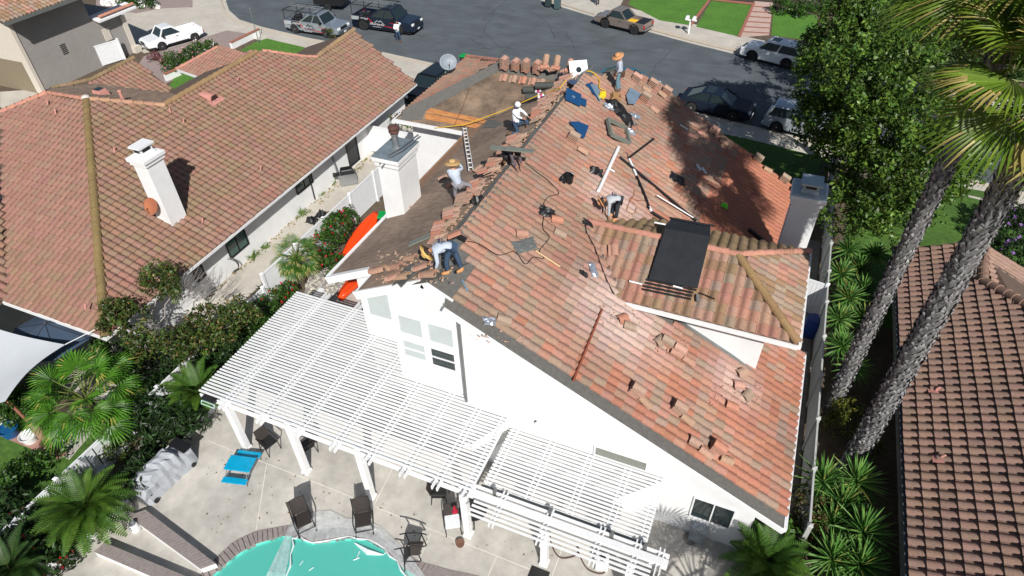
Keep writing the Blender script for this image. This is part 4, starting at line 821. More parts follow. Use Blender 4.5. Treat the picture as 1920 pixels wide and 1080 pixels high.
def cycad(label, x, y, z, L, nf, seed, cols=((.05, .12, .015), (.08, .16, .02)), name='sago_palm'):
    random.seed(seed); p = at(x, y, z); b0 = Vector((p.x, p.y, 0)); t = thing(name, label, 'sago palm', b0); bpy.context.view_layer.update(); own(MB().tube([b0, p], .2, 9, .16).build('trunk', BARK), t); m = MB()
    for i in range(nf):
        a = i * 2.399; e = 1.2 - 1.3 * (i / nf); d = Vector((cos(a) * cos(e), sin(a) * cos(e), sin(e))); pts = []; q = p.copy(); dd = d.copy(); n = 22; LL = L * rnd(.85, 1.1)
        for k in range(n): pts.append(q.copy()); q += dd * LL / n; dd = (dd + Vector((0, 0, -.045))).normalized()
        m.col = (.12, .14, .04); m.tube(pts[::5] + [pts[-1]], .012, 4, .005); s = d.cross(Vector((0, 0, 1))).normalized(); cc = random.choice(cols)
        for k in range(2, n):
            w_ = LL * .20 * sin(pi * (k / n) ** .75) + .04; f = (pts[k] - pts[k - 1]).normalized()
            for sg in (-1, 1):
                v = (s * sg + f * .55 + Vector((0, 0, .25))).normalized(); m.col = vary(cc, .2); m.add([pts[k], pts[k] + f * .045, pts[k] + v * w_ + f * .01, pts[k] + v * w_ * .5 - f * .03], [(0, 1, 2, 3)])
    own(m.build('fronds', LEAF), t); return t
cycad('big sago palm with glossy fronds beside the gas bottle, bottom left', 160, 955, 1.2, 1.55, 58, 2)
cycad('sago palm under the left corner of the pergola', 372, 735, 1.0, 1.3, 46, 3)
cycad('sago palm in the bottom right corner beside the house corner', 1440, 1055, .9, 1.4, 44, 4)
cycad('sago palm cut off by the bottom left edge', 20, 1070, 1.0, 1.3, 36, 5, ((.03, .07, .015),))
# --- shrubs
DG = [(.02, .05, .012), (.035, .075, .02), (.03, .06, .02)]; MG = [(.04, .10, .015), (.06, .14, .02)]; OL = [(.09, .13, .02), (.09, .14, .025), (.05, .10, .02), (.06, .11, .02), (.06, .10, .03), (.07, .11, .02), (.20, .13, .05)]; BR = [(.09, .06, .035), (.12, .08, .04), (.05, .07, .02)]
def shrub(label, pts, cols, size=.07, clump=.22, per=20, dens=1.0, fl=None, name='shrub', cat='shrub', asp=.5, group=None):
    b = pts[0]; c = at(b[0], b[1], b[2]); return tree(name, label, cat, (c.x, c.y, 0), [B(*q) for q in pts], cols, .04, size, dens, clump, per, fl=fl, asp=asp, group=group)
RED = (.45, .01, .02); random.seed(41)
shrub('large round shrub dotted with red flowers beside the orange kayak', [(628, 430, 1.2, .85), (608, 455, 1.1, .6), (650, 410, 1.2, .55)], MG, fl=(RED, 46, .05))
shrub('low leafy shrub with few red flowers at the stone bed', [(628, 497, .6, .6), (600, 480, .6, .45)], MG, fl=(RED, 12, .05))
shrub('dark shrub with red blooms against the pergola top left corner', [(510, 575, .7, .7), (480, 610, .7, .6), (535, 550, .6, .5)], MG, fl=(RED, 26, .05))
shrub('dense dark green shrub left of the pergola edge', [(430, 655, .8, .8), (400, 640, .8, .6)], DG)
shrub('olive green hedge shrub under the olive tree', [(330, 690, .5, .6), (300, 720, .6, .6)], DG)
shrub('small rounded green shrub above the covered grill', [(212, 845, .6, .62)], [(.06, .11, .02), (.10, .12, .03)])
shrub('dark spiky shrub behind the covered grill', [(250, 900, .7, .6), (265, 870, .7, .45)], DG, asp=.25, size=.12)
shrub('narrow leaved oleander beside the pergola post', [(335, 790, .9, .7), (355, 795, .8, .6), (300, 800, .8, .6)], DG, asp=.2, size=.14)
shrub('dark red flowered shrub in the bottom left bed', [(60, 1000, .7, .9), (100, 1040, .5, .7), (30, 960, .7, .8)], DG, asp=.3, size=.13, fl=((.25, .01, .02), 24, .05))
shrub('small red flowered trailing plant below the sago palm', [(125, 1035, .4, .4)], MG, fl=(RED, 18, .05))
shrub('hedge along the garden side of the white fence', [(20, 900, .5, .6), (60, 870, .5, .55), (5, 930, .5, .5), (100, 845, .4, .4)], MG)
shrub('leafy green shrub behind the brown post', [(40, 765, .7, .75), (75, 745, .7, .6), (15, 750, .7, .6)], MG)
shrub('brownish shrub under the lower roof corner', [(1505, 960, 1.0, .75), (1520, 990, .8, .6)], [(.10, .11, .03), (.07, .10, .02), (.16, .10, .04)], size=.05)
shrub('green shrub under the eave corner at the side yard', [(1475, 1010, .7, .7), (1455, 1000, .6, .5)], MG)
shrub('yellow green bush at the foot of the two palms', [(1588, 775, .9, .55), (1575, 800, .7, .5), (1640, 840, .6, .4)], [(.16, .16, .02), (.08, .11, .02)], size=.06)
shrub('rose bush with pale pink blooms beside the gravel', [(330, 120, .6, 1.0), (355, 108, .6, .8)], MG, fl=((.6, .3, .3), 22, .07))
shrub('rose bush with white blooms near the entry roof', [(372, 97, .6, .8), (392, 88, .6, .6)], MG, fl=((.7, .6, .6), 14, .07))
shrub('low maroon ground cover by the white pickup drive', [(292, 110, .2, .6), (312, 116, .2, .5)], [(.25, .08, .09), (.2, .1, .1)], size=.06)
shrub('flowering vine on top of the gate fence', [(752, 226, 1.9, .35), (768, 231, 1.9, .3), (740, 222, 1.7, .3)], MG, fl=(RED, 12, .04))
shrub('green bush by the corner of the left roof', [(620, 62, .4, .4)], OL, size=.06)
for i, (x, y, lab) in enumerate([(232, 2, 'green bush on the white rocks at the top edge, left one'), (268, 2, 'green bush on the white rocks at the top edge, right one'), (1465, 12, 'flowering shrub in the far bed left of the tree'), (1500, 18, 'dark shrub in the far bed beside the tree'), (1535, 8, 'tall shrub in the far bed against the white wall')]):
    shrub(lab, [(x, y, .6, .8), (x + 12, y + 2, .5, .6)], MG, size=.1, clump=.3, group='small bushes along the top edge')
shrub('purple flowered bush at the right edge behind the brown roof', [(1905, 430, 1.2, 1.1), (1890, 400, 1.0, .8), (1915, 480, 1.0, .8)], DG, fl=((.35, .2, .5), 60, .08))
shrub('leafy dark green shrub filling the bed between fence and pergola', [(455, 620, .6, .6), (400, 665, .6, .7), (370, 700, .5, .7), (470, 640, .4, .5)], [(.03, .08, .015), (.05, .10, .02)], size=.08)
shrub('broad green shrub beneath the olive tree by the fence', [(300, 660, .7, .7), (340, 640, .7, .6), (265, 690, .6, .6), (370, 630, .6, .5)], [(.03, .07, .015), (.045, .09, .02)], size=.07)
shrub('tangled dark green foliage over the fence below the fan palm', [(260, 760, .9, .7), (240, 800, .8, .6), (290, 735, .8, .6)], DG, size=.09)
shrub('leafy shrub on the neighbour side of the fence near the roof hip', [(225, 690, .8, .7), (200, 660, .8, .6), (260, 650, .9, .6)], MG, size=.08)
shrub('green shrub at the pergola end of the fence bed', [(310, 810, .5, .6), (290, 830, .4, .45), (330, 770, .6, .6)], DG, size=.08)
# tree with bare twigs
ot = tree('olive_tree', 'sparse olive coloured tree with bare grey twigs over the left fence', 'tree', at(262, 700, 0), [B(235, 600, 2.8, .8), B(215, 580, 2.9, .5), B(300, 525, 3.1, .75), B(325, 545, 3.0, .5), B(275, 650, 2.3, .7), B(330, 645, 2.3, .75), B(385, 600, 2.5, .7), B(440, 585, 2.4, .6), B(420, 625, 2.1, .6), B(360, 650, 2.0, .6), B(470, 590, 2.2, .35)], OL, .11, size=.07, clump=.22, per=24, dens=1.0, bark=TWIG)
m = MB(); c0 = at(320, 600, 2.4)
for i in range(90):
    q = at(rnd(330, 410), rnd(495, 560), rnd(2.6, 3.3)); a_ = q.lerp(c0, rnd(.15, .5)); m.tube([a_, a_.lerp(q, .5) + rv() * .07, q + rv() * .1], .012, 3, .004, cap=False)
for i in range(40):
    q = at(rnd(240, 300), rnd(600, 640), rnd(2.6, 3.0)); a_ = q.lerp(c0, .4); m.tube([a_, q + rv() * .1], .01, 3, .004, cap=False)
own(m.build('twigs', TWIG), ot)
# strap leaved plants
def straps(label, x, y, z, L, n, cols, w_=.1, name='strap_plant', cat='plant', lo=.2, group=None):
    p = at(x, y, z); m = MB()
    for i in range(n):
        a = i * 2.399; e = 1.4 - (1.4 - lo) * (i / n); o_ = p + Vector((rnd(-.2, .2), rnd(-.2, .2), -z)) * (1 if z else 1); o_.z = max(0, p.z * 0); blade(m, o_, (cos(a) * cos(e), sin(a) * cos(e), sin(e)), L * rnd(.7, 1.1), w_, vary(random.choice(cols), .25), droop=.25)
    return tag(m.build(name, LEAF), label, cat, group)
straps('bird of paradise with broad upright leaves left of the pergola', 395, 690, 0, 1.5, 40, [(.05, .10, .02), (.08, .11, .03)], .16)
straps('dark bird of paradise clump by the low white wall', 515, 555, 0, 1.2, 46, DG, .13)
straps('broad leaved dark clump at the bottom left', 75, 1010, 0, 1.3, 50, [(.03, .07, .03), (.06, .11, .05)], .13)
straps('second bird of paradise clump below the olive tree', 350, 760, 0, 1.2, 34, MG, .1)
for i, (x, y, s, lab) in enumerate([(622, 345, .5, 'grass tuft on the side path near the door'), (600, 366, .4, 'small grass tuft next to the rake'), (566, 404, .7, 'bright green tuft at the wall halfway along the path'), (475, 482, .6, 'leafy tuft at the wall near the dark window'), (500, 465, .4, 'thin grass by the wall base'), (650, 325, .5, 'agave like tuft at the door step')]):
    straps(lab, x, y, 0, s, 34, [(.09, .2, .02), (.14, .22, .05)], .035, name='grass_tuft', group='tufts along the side path')
# loose stones, dry litter as stuff
random.seed(51)
def scatter(name, poly, n, s0, s1, cols, label, z=0.02):
    P = [at(*q, 0) for q in poly]; x0 = min(p.x for p in P); x1 = max(p.x for p in P); y0 = min(p.y for p in P); y1 = max(p.y for p in P); m = MB(); k = 0
    while k < n:
        x, y = rnd(x0, x1), rnd(y0, y1)
        if not inpoly(x, y, [(p.x, p.y) for p in P]): k += .1; continue
        k += 1; s = rnd(s0, s1); m.col = vary(random.choice(cols), .2); M = Matrix.Translation((x, y, z + s * .3)) @ Matrix.Rotation(rnd(0, 6), 4, 'Z') @ Matrix.Rotation(rnd(-.5, .5), 4, 'X'); m.box(-s, s, -s * .7, s * .7, -s * .4, s * .4, M, top=.6)
    return tag(m.build(name, PBARK), label, None, None, 'stuff')
zone('stone_bed', [(575, 520), (640, 505), (668, 530), (600, 580), (570, 570)], 0.014, PEBBLE)
scatter('river_stones', [(575, 515), (625, 500), (660, 525), (600, 575), (572, 565)], 700, .04, .1, [(.45, .43, .40), (.30, .28, .26), (.5, .46, .38), (.18, .17, .16)], 'river stones between the shrubs and the kayak')
scatter('river_stones', [(235, 880), (280, 815), (315, 820), (300, 860), (265, 930)], 400, .04, .1, [(.45, .43, .40), (.30, .28, .26), (.5, .46, .38), (.12, .12, .14)], 'river stones between the oleander and the covered grill')
scatter('white_rocks', [(190, 10), (300, 16), (290, 3), (190, -8)], 260, .1, .28, [(.75, .74, .72), (.6, .58, .55)], 'white landscaping rocks at the top left')

scatter('leaf_litter', [(330, 860), (500, 850), (760, 960), (1000, 1030), (1240, 1000), (1340, 1060), (1300, 1078), (800, 1020), (560, 970), (400, 1010)], 120, .012, .03, [(.12, .08, .03), (.2, .14, .05), (.08, .06, .03)], 'dry leaf litter sprinkled over the patio')
scatter('dry_grass_strip', [(365, 545), (700, 285), (712, 290), (390, 560)], 420, .02, .06, [(.2, .15, .07), (.12, .14, .04), (.28, .22, .12)], 'dry grass and mulch along the left house wall')
# ---------------------------------------------------------------- vehicles
def paint(name, col, metal=.3, rough=.3): return mat(name, col, rough, metal=metal, var=.03, coat=.6)
TYRE = mat('tyre', (.015, .015, .016), .85); RIM = mat('alloy', (.45, .46, .48), .3, metal=.8); DRIM = mat('black_rim', (.03, .03, .032), .35, metal=.5); RLAMP = mat('red_lamp', (.35, .01, .01), .2); HLAMP = mat('head_lamp', (.75, .78, .8), .12, spec=.8); CHROME = mat('chrome', (.6, .62, .65), .15, metal=1)
def vehicle(name, label, rear, front, side, kind, L, W_, H, col, rim=RIM, z=-.12, wr=.34, wb=None, hoodh=None):
    r, f = at(*rear, z), at(*front, z); d = (f - r); d.z = 0; d.normalize(); left = Vector((-d.y, d.x, 0)); mid = (r + f) / 2 + left * (W_ / 2 - .08) * side
    t = thing(name, label, {'pickup': 'pickup truck', 'suv': 'suv', 'sedan': 'car'}[kind], mid, math.atan2(d.y, d.x)); t.rotation_euler = (0, 0, math.atan2(d.y, d.x))
    wb = wb or L * .58; hl = L / 2; bz = {'pickup': H * .60, 'suv': H * .60, 'sedan': H * .62}[kind]; hz = hoodh or bz * .97; xr, xf = -wb / 2 - (.05 if kind != 'pickup' else .12), wb / 2 - (.05 if kind != 'pickup' else .12); b0 = .24 if kind != 'pickup' else .36; ar = wr + .07
    cab = {'pickup': (-.14 * L if W_ < 1.85 else -.2 * L, .25 * L, .0 * L, .16 * L), 'suv': (-.47 * L, .24 * L, -.40 * L, .08 * L), 'sedan': (-.42 * L, .24 * L, -.2 * L, .06 * L)}[kind]
    def arc(cx): return [(cx + ar * cos(pi - pi * k / 8), max(b0, wr + ar * sin(pi - pi * k / 8) * 1.0)) for k in range(9)]
    low = [(-hl + .05, b0 + .1), (xr - ar, b0)] + arc(xr) + [(xr + ar, b0), (xf - ar, b0)] + arc(xf) + [(xf + ar, b0), (hl - .06, b0 + .06), (hl, b0 + .25), (hl - .05, hz - .18), (hl - .2, hz - .06), (cab[1] + .15, hz + .02)]
    if kind == 'pickup': low += [(cab[1], bz + .02), (cab[0], bz + .02), (cab[0], .72), (-hl + .05, .72)]
    elif kind == 'sedan': low += [(cab[1], bz + .02), (cab[0], bz + .05), (-hl + .12, bz + .03), (-hl, bz - .15)]
    else: low += [(cab[1], bz + .02), (-hl + .08, bz + .02), (-hl, bz - .2)]
    cl = []
    for p in low:
        if not cl or (abs(p[0] - cl[-1][0]) + abs(p[1] - cl[-1][1])) > .015: cl.append(p)
    MB().prism([Vector((p[0], -W_ / 2, p[1])) for p in cl], (0, W_, 0)).build('body', col, t, bevel=.045)
    MB().box(-hl + .3, hl - .3, -W_ / 2 + .12, W_ / 2 - .12, .2, .5).build('underbody', BLACK, t)
    w1 = W_ / 2 - .06; w2 = W_ / 2 - .22; zt = H - .05; rings = [[Vector((cab[0], -w1, bz)), Vector((cab[1], -w1, bz)), Vector((cab[1], w1, bz)), Vector((cab[0], w1, bz))], [Vector((cab[2], -w2, zt)), Vector((cab[3], -w2, zt)), Vector((cab[3], w2, zt)), Vector((cab[2], w2, zt))]]
    MB().loft(rings).build('windows', GLASS, t)
    rf = MB(); rf.loft([[p + Vector((0, 0, dz)) + Vector((sx * ox, (1 if p.y > 0 else -1) * oy, 0)) for p, sx in zip(rings[1], (-1, 1, 1, -1))] for dz, ox, oy in ((-.03, .06, .03), (.02, .04, .0), (.05, -.1, -.1))]); ro = rf.build('roof', col, t)
    for s in (-1, 1):
        a = 0 if s < 0 else 3; b = 1 if s < 0 else 2; m = MB()
        o_ = Vector((0, s * .012, 0)); m.beam(rings[0][b] + o_, rings[1][b] + o_, .07, .09); m.beam(rings[0][a] + o_, rings[1][a] + o_, .09 if kind != 'suv' else .14, .09); q = .52 if kind != 'pickup' or W_ < 1.85 else .5
        if not (kind == 'pickup' and W_ < 1.85): m.beam(rings[0][a].lerp(rings[0][b], q) + o_, rings[1][a].lerp(rings[1][b], q) + o_, .09, .06)
        m.box(cab[0], cab[1], s * (W_ / 2 - .05) - .03, s * (W_ / 2 - .05) + .03, bz - .01, bz + .05); m.build('pillars', col, t)
        MB().box(cab[1] - .32, cab[1] - .16, s * (W_ / 2 + .10) - .11, s * (W_ / 2 + .10) + .11, bz + .03, bz + .20).build('mirror', BLACK if kind == 'pickup' else col, t, bevel=.02)
        MB().box(-.05 * L, -.05 * L + .16, s * (W_ / 2 + .012) - .015, s * (W_ / 2 + .012) + .015, bz - .14, bz - .10).build('door_handle', BLACK if kind == 'pickup' else col, t)
        MB().box(hl - .16, hl + .005, s * (W_ / 2 - .28) - .19, s * (W_ / 2 - .28) + .19, hz - .32, hz - .14).build('headlight', HLAMP, t, bevel=.03)
        MB().box(-hl - .01, -hl + .12, s * (W_ / 2 - .12) - .1, s * (W_ / 2 - .12) + .115, bz - .34, bz - .08).build('taillight', RLAMP, t, bevel=.02)
        for cx in (xr, xf):
            M = Matrix.Translation((cx, s * (W_ / 2 - .11), wr)) @ Matrix.Rotation(pi / 2, 4, 'X'); wo_ = MB().lathe([(wr * .62, -.12), (wr * .93, -.12), (wr, -.08), (wr, .08), (wr * .93, .12), (wr * .62, .12)], 22, M).build('wheel', TYRE, t)
            rm = MB().lathe([(wr * .60, -.10), (wr * .63, -.125), (wr * .64, .125), (wr * .60, .10)], 20, M)
            for q in range(5):
                a_ = q * 2 * pi / 5; M2 = M @ Matrix.Rotation(a_, 4, 'Z'); rm.box(.0, wr * .61, -.035, .035, -.118, .118, M2)
            rm.lathe([(.06, -.125), (.06, .125)], 8, M); rm.build('rim', rim, wo_)
            MB().lathe([(wr * .58, -.02), (wr * .58, .02)], 14, M).build('brake', BLACK, wo_)
            if kind != 'sedan':
                m = MB()
                for k in range(8):
                    a0, a1 = pi * k / 8, pi * (k + 1) / 8; m.prism([Vector((cx + rr * cos(aa), s * (W_ / 2) - .02, wr + rr * sin(aa))) for rr, aa in ((ar, a0), (ar + .06, a0), (ar + .06, a1), (ar, a1))], (0, .04, 0))
                m.build('wheel_arch', BLACK if rim is DRIM else col, t)
    MB().box(hl - .05, hl + .02, -W_ / 2 + .5, W_ / 2 - .5, hz - .34, hz - .14).build('grille', BLACK, t)
    MB().box(hl - .1, hl + .06, -W_ / 2 + .1, W_ / 2 - .1, b0 + .02, b0 + .2).build('front_bumper', CHROME if kind == 'pickup' and rim is RIM else col, t, bevel=.03)
    MB().box(-hl - .08, -hl + .1, -W_ / 2 + .08, W_ / 2 - .08, b0 + .06, b0 + .22).build('rear_bumper', CHROME if kind == 'pickup' else col, t, bevel=.03)
    MB().box(hl + .06, hl + .075, -.16, .16, b0 + .05, b0 + .17).build('licence_plate', WPAINT, t)
    if kind == 'pickup':
        bd = MB(); x0, x1 = -hl + .04, cab[0] + .02
        for s in (-1, 1): bd.box(x0, x1, s * (W_ / 2 - .045) - .045, s * (W_ / 2 - .045) + .045, .70, bz + .02)
        bd.box(x0, x0 + .07, -W_ / 2 + .09, W_ / 2 - .09, .70, bz + .01); bd.box(x1 - .06, x1, -W_ / 2 + .09, W_ / 2 - .09, .70, bz + .02); bd.build('bed', col, t, bevel=.01)
    for x in ((.0,) if kind == 'pickup' and W_ < 1.85 else (-.02 * L, .2 * L)):
        for s in (-1, 1): MB().box(x - .004, x + .004, s * (W_ / 2 + .001) - .002, s * (W_ / 2 + .001) + .002, .42, bz).build('door_seam', BLACK, t)
    return t, dict(hl=hl, bz=bz, cab=cab, W=W_, H=H)
SILV = paint('silver_paint', (.36, .41, .47), .6); NAVY = paint('dark_navy_paint', (.012, .020, .042)); TANP = paint('tan_paint', (.30, .25, .22), .5); WCAR = paint('white_car_paint', (.78, .80, .82), 0); BLK = paint('black_car_paint', (.008, .010, .012)); SEDP = mat('blue_black_paint', (.007, .013, .028), .5, var=.03, spec=.25); GCAR = paint('pale_silver_blue', (.42, .47, .53), .5); TEAL = paint('teal_car_paint', (.05, .16, .22))
REDV = mat('red_vinyl_wrap', (.45, .02, .02), .4); GRV = mat('grey_vinyl_wrap', (.35, .38, .40), .4)
v1, q1 = vehicle('pickup_truck', 'silver crew pickup with black ladder rack parked by the sidewalk', (552, 62), (622, 72.5), 1, 'pickup', 5.5, 1.90, 1.78, SILV, RIM, wr=.39)
v2, q2 = vehicle('pickup_truck', 'dark navy crew pickup with red stripes and black wheels on the street', (673, 55), (764, 68), 1, 'pickup', 6.0, 2.02, 1.98, NAVY, DRIM, wr=.45)
v3, q3 = vehicle('pickup_truck', 'tan single cab pickup with yellow bags in its bed across the street', (1188, 65), (1130, 51), -1, 'pickup', 4.9, 1.72, 1.62, TANP, DRIM, wr=.38)
v4, q4 = vehicle('pickup_truck', 'white single cab pickup standing on the driveway at the top left', (349, 69), (289, 86), -1 * -1 if False else 1, 'pickup', 4.8, 1.72, 1.6, WCAR, RIM, z=.02, wr=.33)
v5, q5 = vehicle('suv', 'white suv with a sunroof parked on the far side of the street', (1472, 129), (1406, 113), -1, 'suv', 4.6, 1.85, 1.65, WCAR, DRIM, wr=.36)
v6, q6 = vehicle('sedan', 'dark blue black sedan parked in shade by the near sidewalk', (1290, 209), (1379, 228), 1, 'sedan', 4.75, 1.85, 1.45, SEDP, RIM, wr=.34)
v7, q7 = vehicle('suv', 'pale silver suv parked behind the dark sedan under the tree', (1456, 248), (1536, 266), 1, 'suv', 4.6, 1.85, 1.65, GCAR, RIM, wr=.36)
v8, q8 = vehicle('suv', 'black suv on the driveway between the two houses', (812, 160), (772, 189), 1, 'suv', 4.7, 1.9, 1.65, BLK, DRIM, z=.02, wr=.38)
tp = at(1165, 134, 1.0)
v9, q9 = vehicle('sedan', 'teal blue car on the near kerb, only its roof showing over the ridge', (1142, 172), (1192, 181), 1, 'sedan', 4.5, 1.8, 1.4, TEAL, RIM)
MB().box(-.35, .25, -.4, .4, q5['H'] + .0, q5['H'] + .012).build('sunroof', GLASS, v5)
MB().box(-.75, -.2, -.5, .5, q6['H'] - .0, q6['H'] + .01).build('roof_glass', GLASS, v6)
def rack(t, q, ladder=True):
    x0, x1 = -q['hl'] + .15, q['cab'][0] - .1; w_ = q['W'] / 2 - .06; z1 = q['H'] + .12; m = MB()
    for x in (x0, x1):
        for s in (-1, 1): m.tube([(x, s * w_, q['bz']), (x, s * w_, z1)], .03, 6)
        m.tube([(x, -w_, z1), (x, w_, z1)], .03, 6)
    for s in (-1, 1): m.tube([(x0 - .1, s * w_, z1), (q['cab'][3], s * w_, z1 + .02)], .03, 6); m.tube([(x0, s * w_, q['bz']), (x1, s * w_, z1)], .02, 6)
    m.tube([(q['cab'][3] - .2, -w_, z1 + .02), (q['cab'][3] - .2, w_, z1 + .02)], .03, 6); m.build('ladder_rack', BLACK, t)
rack(v1, q1); rack(v2, q2)
def wrapgfx(t, q, dark):
    W2 = q['W'] / 2; bz = q['bz']; y = -W2 - .006; m = MB(); hl = q['hl']
    def P(x, z): return Vector((x, y, z))
    MB().prism([P(-hl + .05, .72), P(-hl + .9, .72), P(q['cab'][0] + .1, bz - .5), P(q['cab'][0], bz), P(-hl + .05, bz)], (0, .004, 0)).build('side_panel', BLK if not dark else BLK, t)
    MB().prism([P(-hl + .06, bz - .35), P(-hl + .75, bz - .3), P(-hl + .85, bz - .02), P(-hl + .06, bz - .02)], (0, -.003, 0)).build('wrap_panel', GRV, t)
    m = MB(); y -= .006
    for a, b in (((q['cab'][0] - .15, bz), (q['cab'][0] + .35, bz - .45)), ((q['cab'][0] + .35, bz - .45), (1.15, bz - .62)), ((.75, bz - .22), (1.4, bz - .28))):
        m.prism([P(*a), P(a[0] + .08, a[1]), P(b[0] + .08, b[1] + .02), P(b[0], b[1] - .05)], (0, -.002, 0))
    m.build('red_stripe', REDV, t)
    x0 = q['cab'][0] + .45
    for nm, pts_, mm in (('mountain_logo', [(x0, bz - .42), (x0 + .4, bz - .14), (x0 + .55, bz - .24), (x0 + .75, bz - .12), (x0 + 1.05, bz - .42), (x0 + .95, bz - .42), (x0 + .74, bz - .2), (x0 + .55, bz - .32), (x0 + .4, bz - .2), (x0 + .12, bz - .42)], BLACK if not dark else GRV),):
        MB().prism([P(*p) for p in pts_], (0, -.003, 0)).build(nm, mm, t)
    def letters(xs, z0, h, nl, wd, mm, nm):
        m = MB()
        for k in range(nl):
            x = xs + k * wd * 1.35; random_ = (k * 7) % 3; m.prism([P(x, z0), P(x + wd * .3, z0), P(x + wd * .3, z0 + h), P(x, z0 + h)], (0, -.003, 0)); m.prism([P(x + wd * .35, z0 + (h * .75 if random_ else 0)), P(x + wd, z0 + (h * .75 if random_ else 0)), P(x + wd, z0 + (h if random_ else h * .25)), P(x + wd * .35, z0 + (h if random_ else h * .25))], (0, -.003, 0))
            if random_ == 2: m.prism([P(x + wd * .7, z0), P(x + wd, z0), P(x + wd, z0 + h * .7), P(x + wd * .7, z0 + h * .7)], (0, -.003, 0))
        m.build(nm, mm, t)
    letters(-hl + .95, bz - .22, .13, 8, .075, WPAINT, 'side_lettering'); letters(x0 + .05, bz - .56, .12, 8, .10, BLACK if not dark else WPAINT, 'side_lettering'); letters(x0 - .1, bz - .74, .05, 14, .045, WPAINT, 'side_lettering')
    letters(-hl + 2.0 if not dark else -hl + 1.9, .62, .16, 4, .07, WPAINT, 'side_lettering')
wrapgfx(v1, q1, False); wrapgfx(v2, q2, True)
# loads in the beds
def load(root, label, name, cat, mb, mm, bev=.0): o = mb.build(name, mm, None, bevel=bev); o.matrix_world = root.matrix_world; return tag(o, label, cat)
bpy.context.view_layer.update()
random.seed(61)
for k in range(2):
    load(v3, ('yellow bag in the tan pickup bed, the one nearer the cab side', 'yellow bag in the tan pickup bed, the one nearer the camera')[k], 'material_bag', 'bag', MB().box(-1.45, -.72, -.05 + k * .42, .33 + k * .42, .74, .98), mat('yellow_bag', (.75, .45, .02), .6), .05)
load(v3, 'black tarp covering the rear of the tan pickup bed', 'bed_tarp', 'tarp', MB().box(-2.3, -1.5, -.74, .74, .80, 1.0), BLACK, .04)
for (v, q, nm) in ((v1, q1, 'silver'), (v2, q2, 'navy')):
    m = MB()
    for k in range(9):
        x = rnd(-q['hl'] + .4, q['cab'][0] - .5); y = rnd(-.5, .5); M = Matrix.Translation((x, y, .75 + rnd(0, .2))) @ Matrix.Rotation(rnd(0, 3), 4, 'Z') @ Matrix.Rotation(rnd(-.4, .4), 4, 'X'); m.box(-.3, .3, -.12, .12, 0, .3, M)
    load(v, 'jumble of dark tools in the %s crew truck bed' % nm, 'tool_pile', 'tools', m, BLACK, .02)
def ladder(label, a, b, wid=.42, m=STEEL, rungs=12, group=None, up=(0, 0, 1), name='ladder', cat='ladder'):
    a, b = Vector(a), Vector(b); d = (b - a).normalized(); s = d.cross(Vector(up)).normalized(); t = thing(name, label, cat, a, 0, group); bpy.context.view_layer.update()
    for sg in (-1, 1): own(MB().beam(a + s * sg * wid / 2, b + s * sg * wid / 2, .03, .08, up).build('rail', m), t)
    mb = MB()
    for k in range(rungs): c = a.lerp(b, (k + .5) / rungs); mb.beam(c - s * wid / 2, c + s * wid / 2, .03, .03)
    own(mb.build('rungs', m), t); return t
mw = v1.matrix_world; ladder('aluminium ladder lying on the rack of the silver crew truck', mw @ Vector((-2.7, .35, 1.97)), mw @ Vector((.6, .35, 1.97)), .4)
mw = v2.matrix_world; ladder('aluminium ladder lying on the navy crew truck roof rack', mw @ Vector((-2.9, .2, 2.17)), mw @ Vector((.9, .2, 2.17)), .45)
# dump trailer between the trucks
tr = thing('dump_trailer', 'small black trailer with an open tailgate behind the navy truck', 'trailer', at(628, 15, -.12), 0.15)
MB().box(-1.6, 1.2, -.9, -.84, .5, 1.2).box(-1.6, 1.2, .84, .9, .5, 1.2).box(-1.6, 1.2, -.84, .84, .5, .56).build('bed', BLACK, tr); MB().box(1.2, 1.26, -.9, .9, .56, 1.25).build('tailgate', BLACK, tr)
for s in (-1, 1): MB().lathe([(.32, -.1), (.32, .1)], 18, Matrix.Translation((-.2, s * .98, .32)) @ Matrix.Rotation(pi / 2, 4, 'X')).build('wheel', TYRE, tr)
# ---------------------------------------------------------------- people
SKIN = mat('skin', (.36, .18, .11), .6, var=.05); SKIN2 = mat('tan_skin', (.28, .14, .085), .6, var=.05)
def skinmesh(name, chains, mat_, parent, lv=1, root=0):
    bm = bmesh.new(); lay = bm.verts.layers.skin.verify(); V = {}
    def gv(k, p, r):
        if k not in V: v = bm.verts.new(p); v[lay].radius = (r, r) if not isinstance(r, tuple) else r; v[lay].use_root = (len(V) == root); V[k] = v
        return V[k]
    for ch in chains:
        prev = None
        for (k, p, r) in ch:
            v = gv(k, p, r)
            if prev is not None and prev is not v and bm.edges.get((prev, v)) is None: bm.edges.new((prev, v))
            prev = v
    me = bpy.data.meshes.new(name); bm.to_mesh(me); bm.free(); me.materials.append(mat_); o = bpy.data.objects.new(name, me); COL.objects.link(o); o.parent = parent
    sk = o.modifiers.new('Skin', 'SKIN'); sk.use_smooth_shade = True; sb = o.modifiers.new('Subdivision', 'SUBSURF'); sb.levels = lv; sb.render_levels = lv
    return o
IR = Vector((.923, .383, 0)).normalized(); IA = Vector((-.4, .916, 0)).normalized()    # image right and image away, on the ground
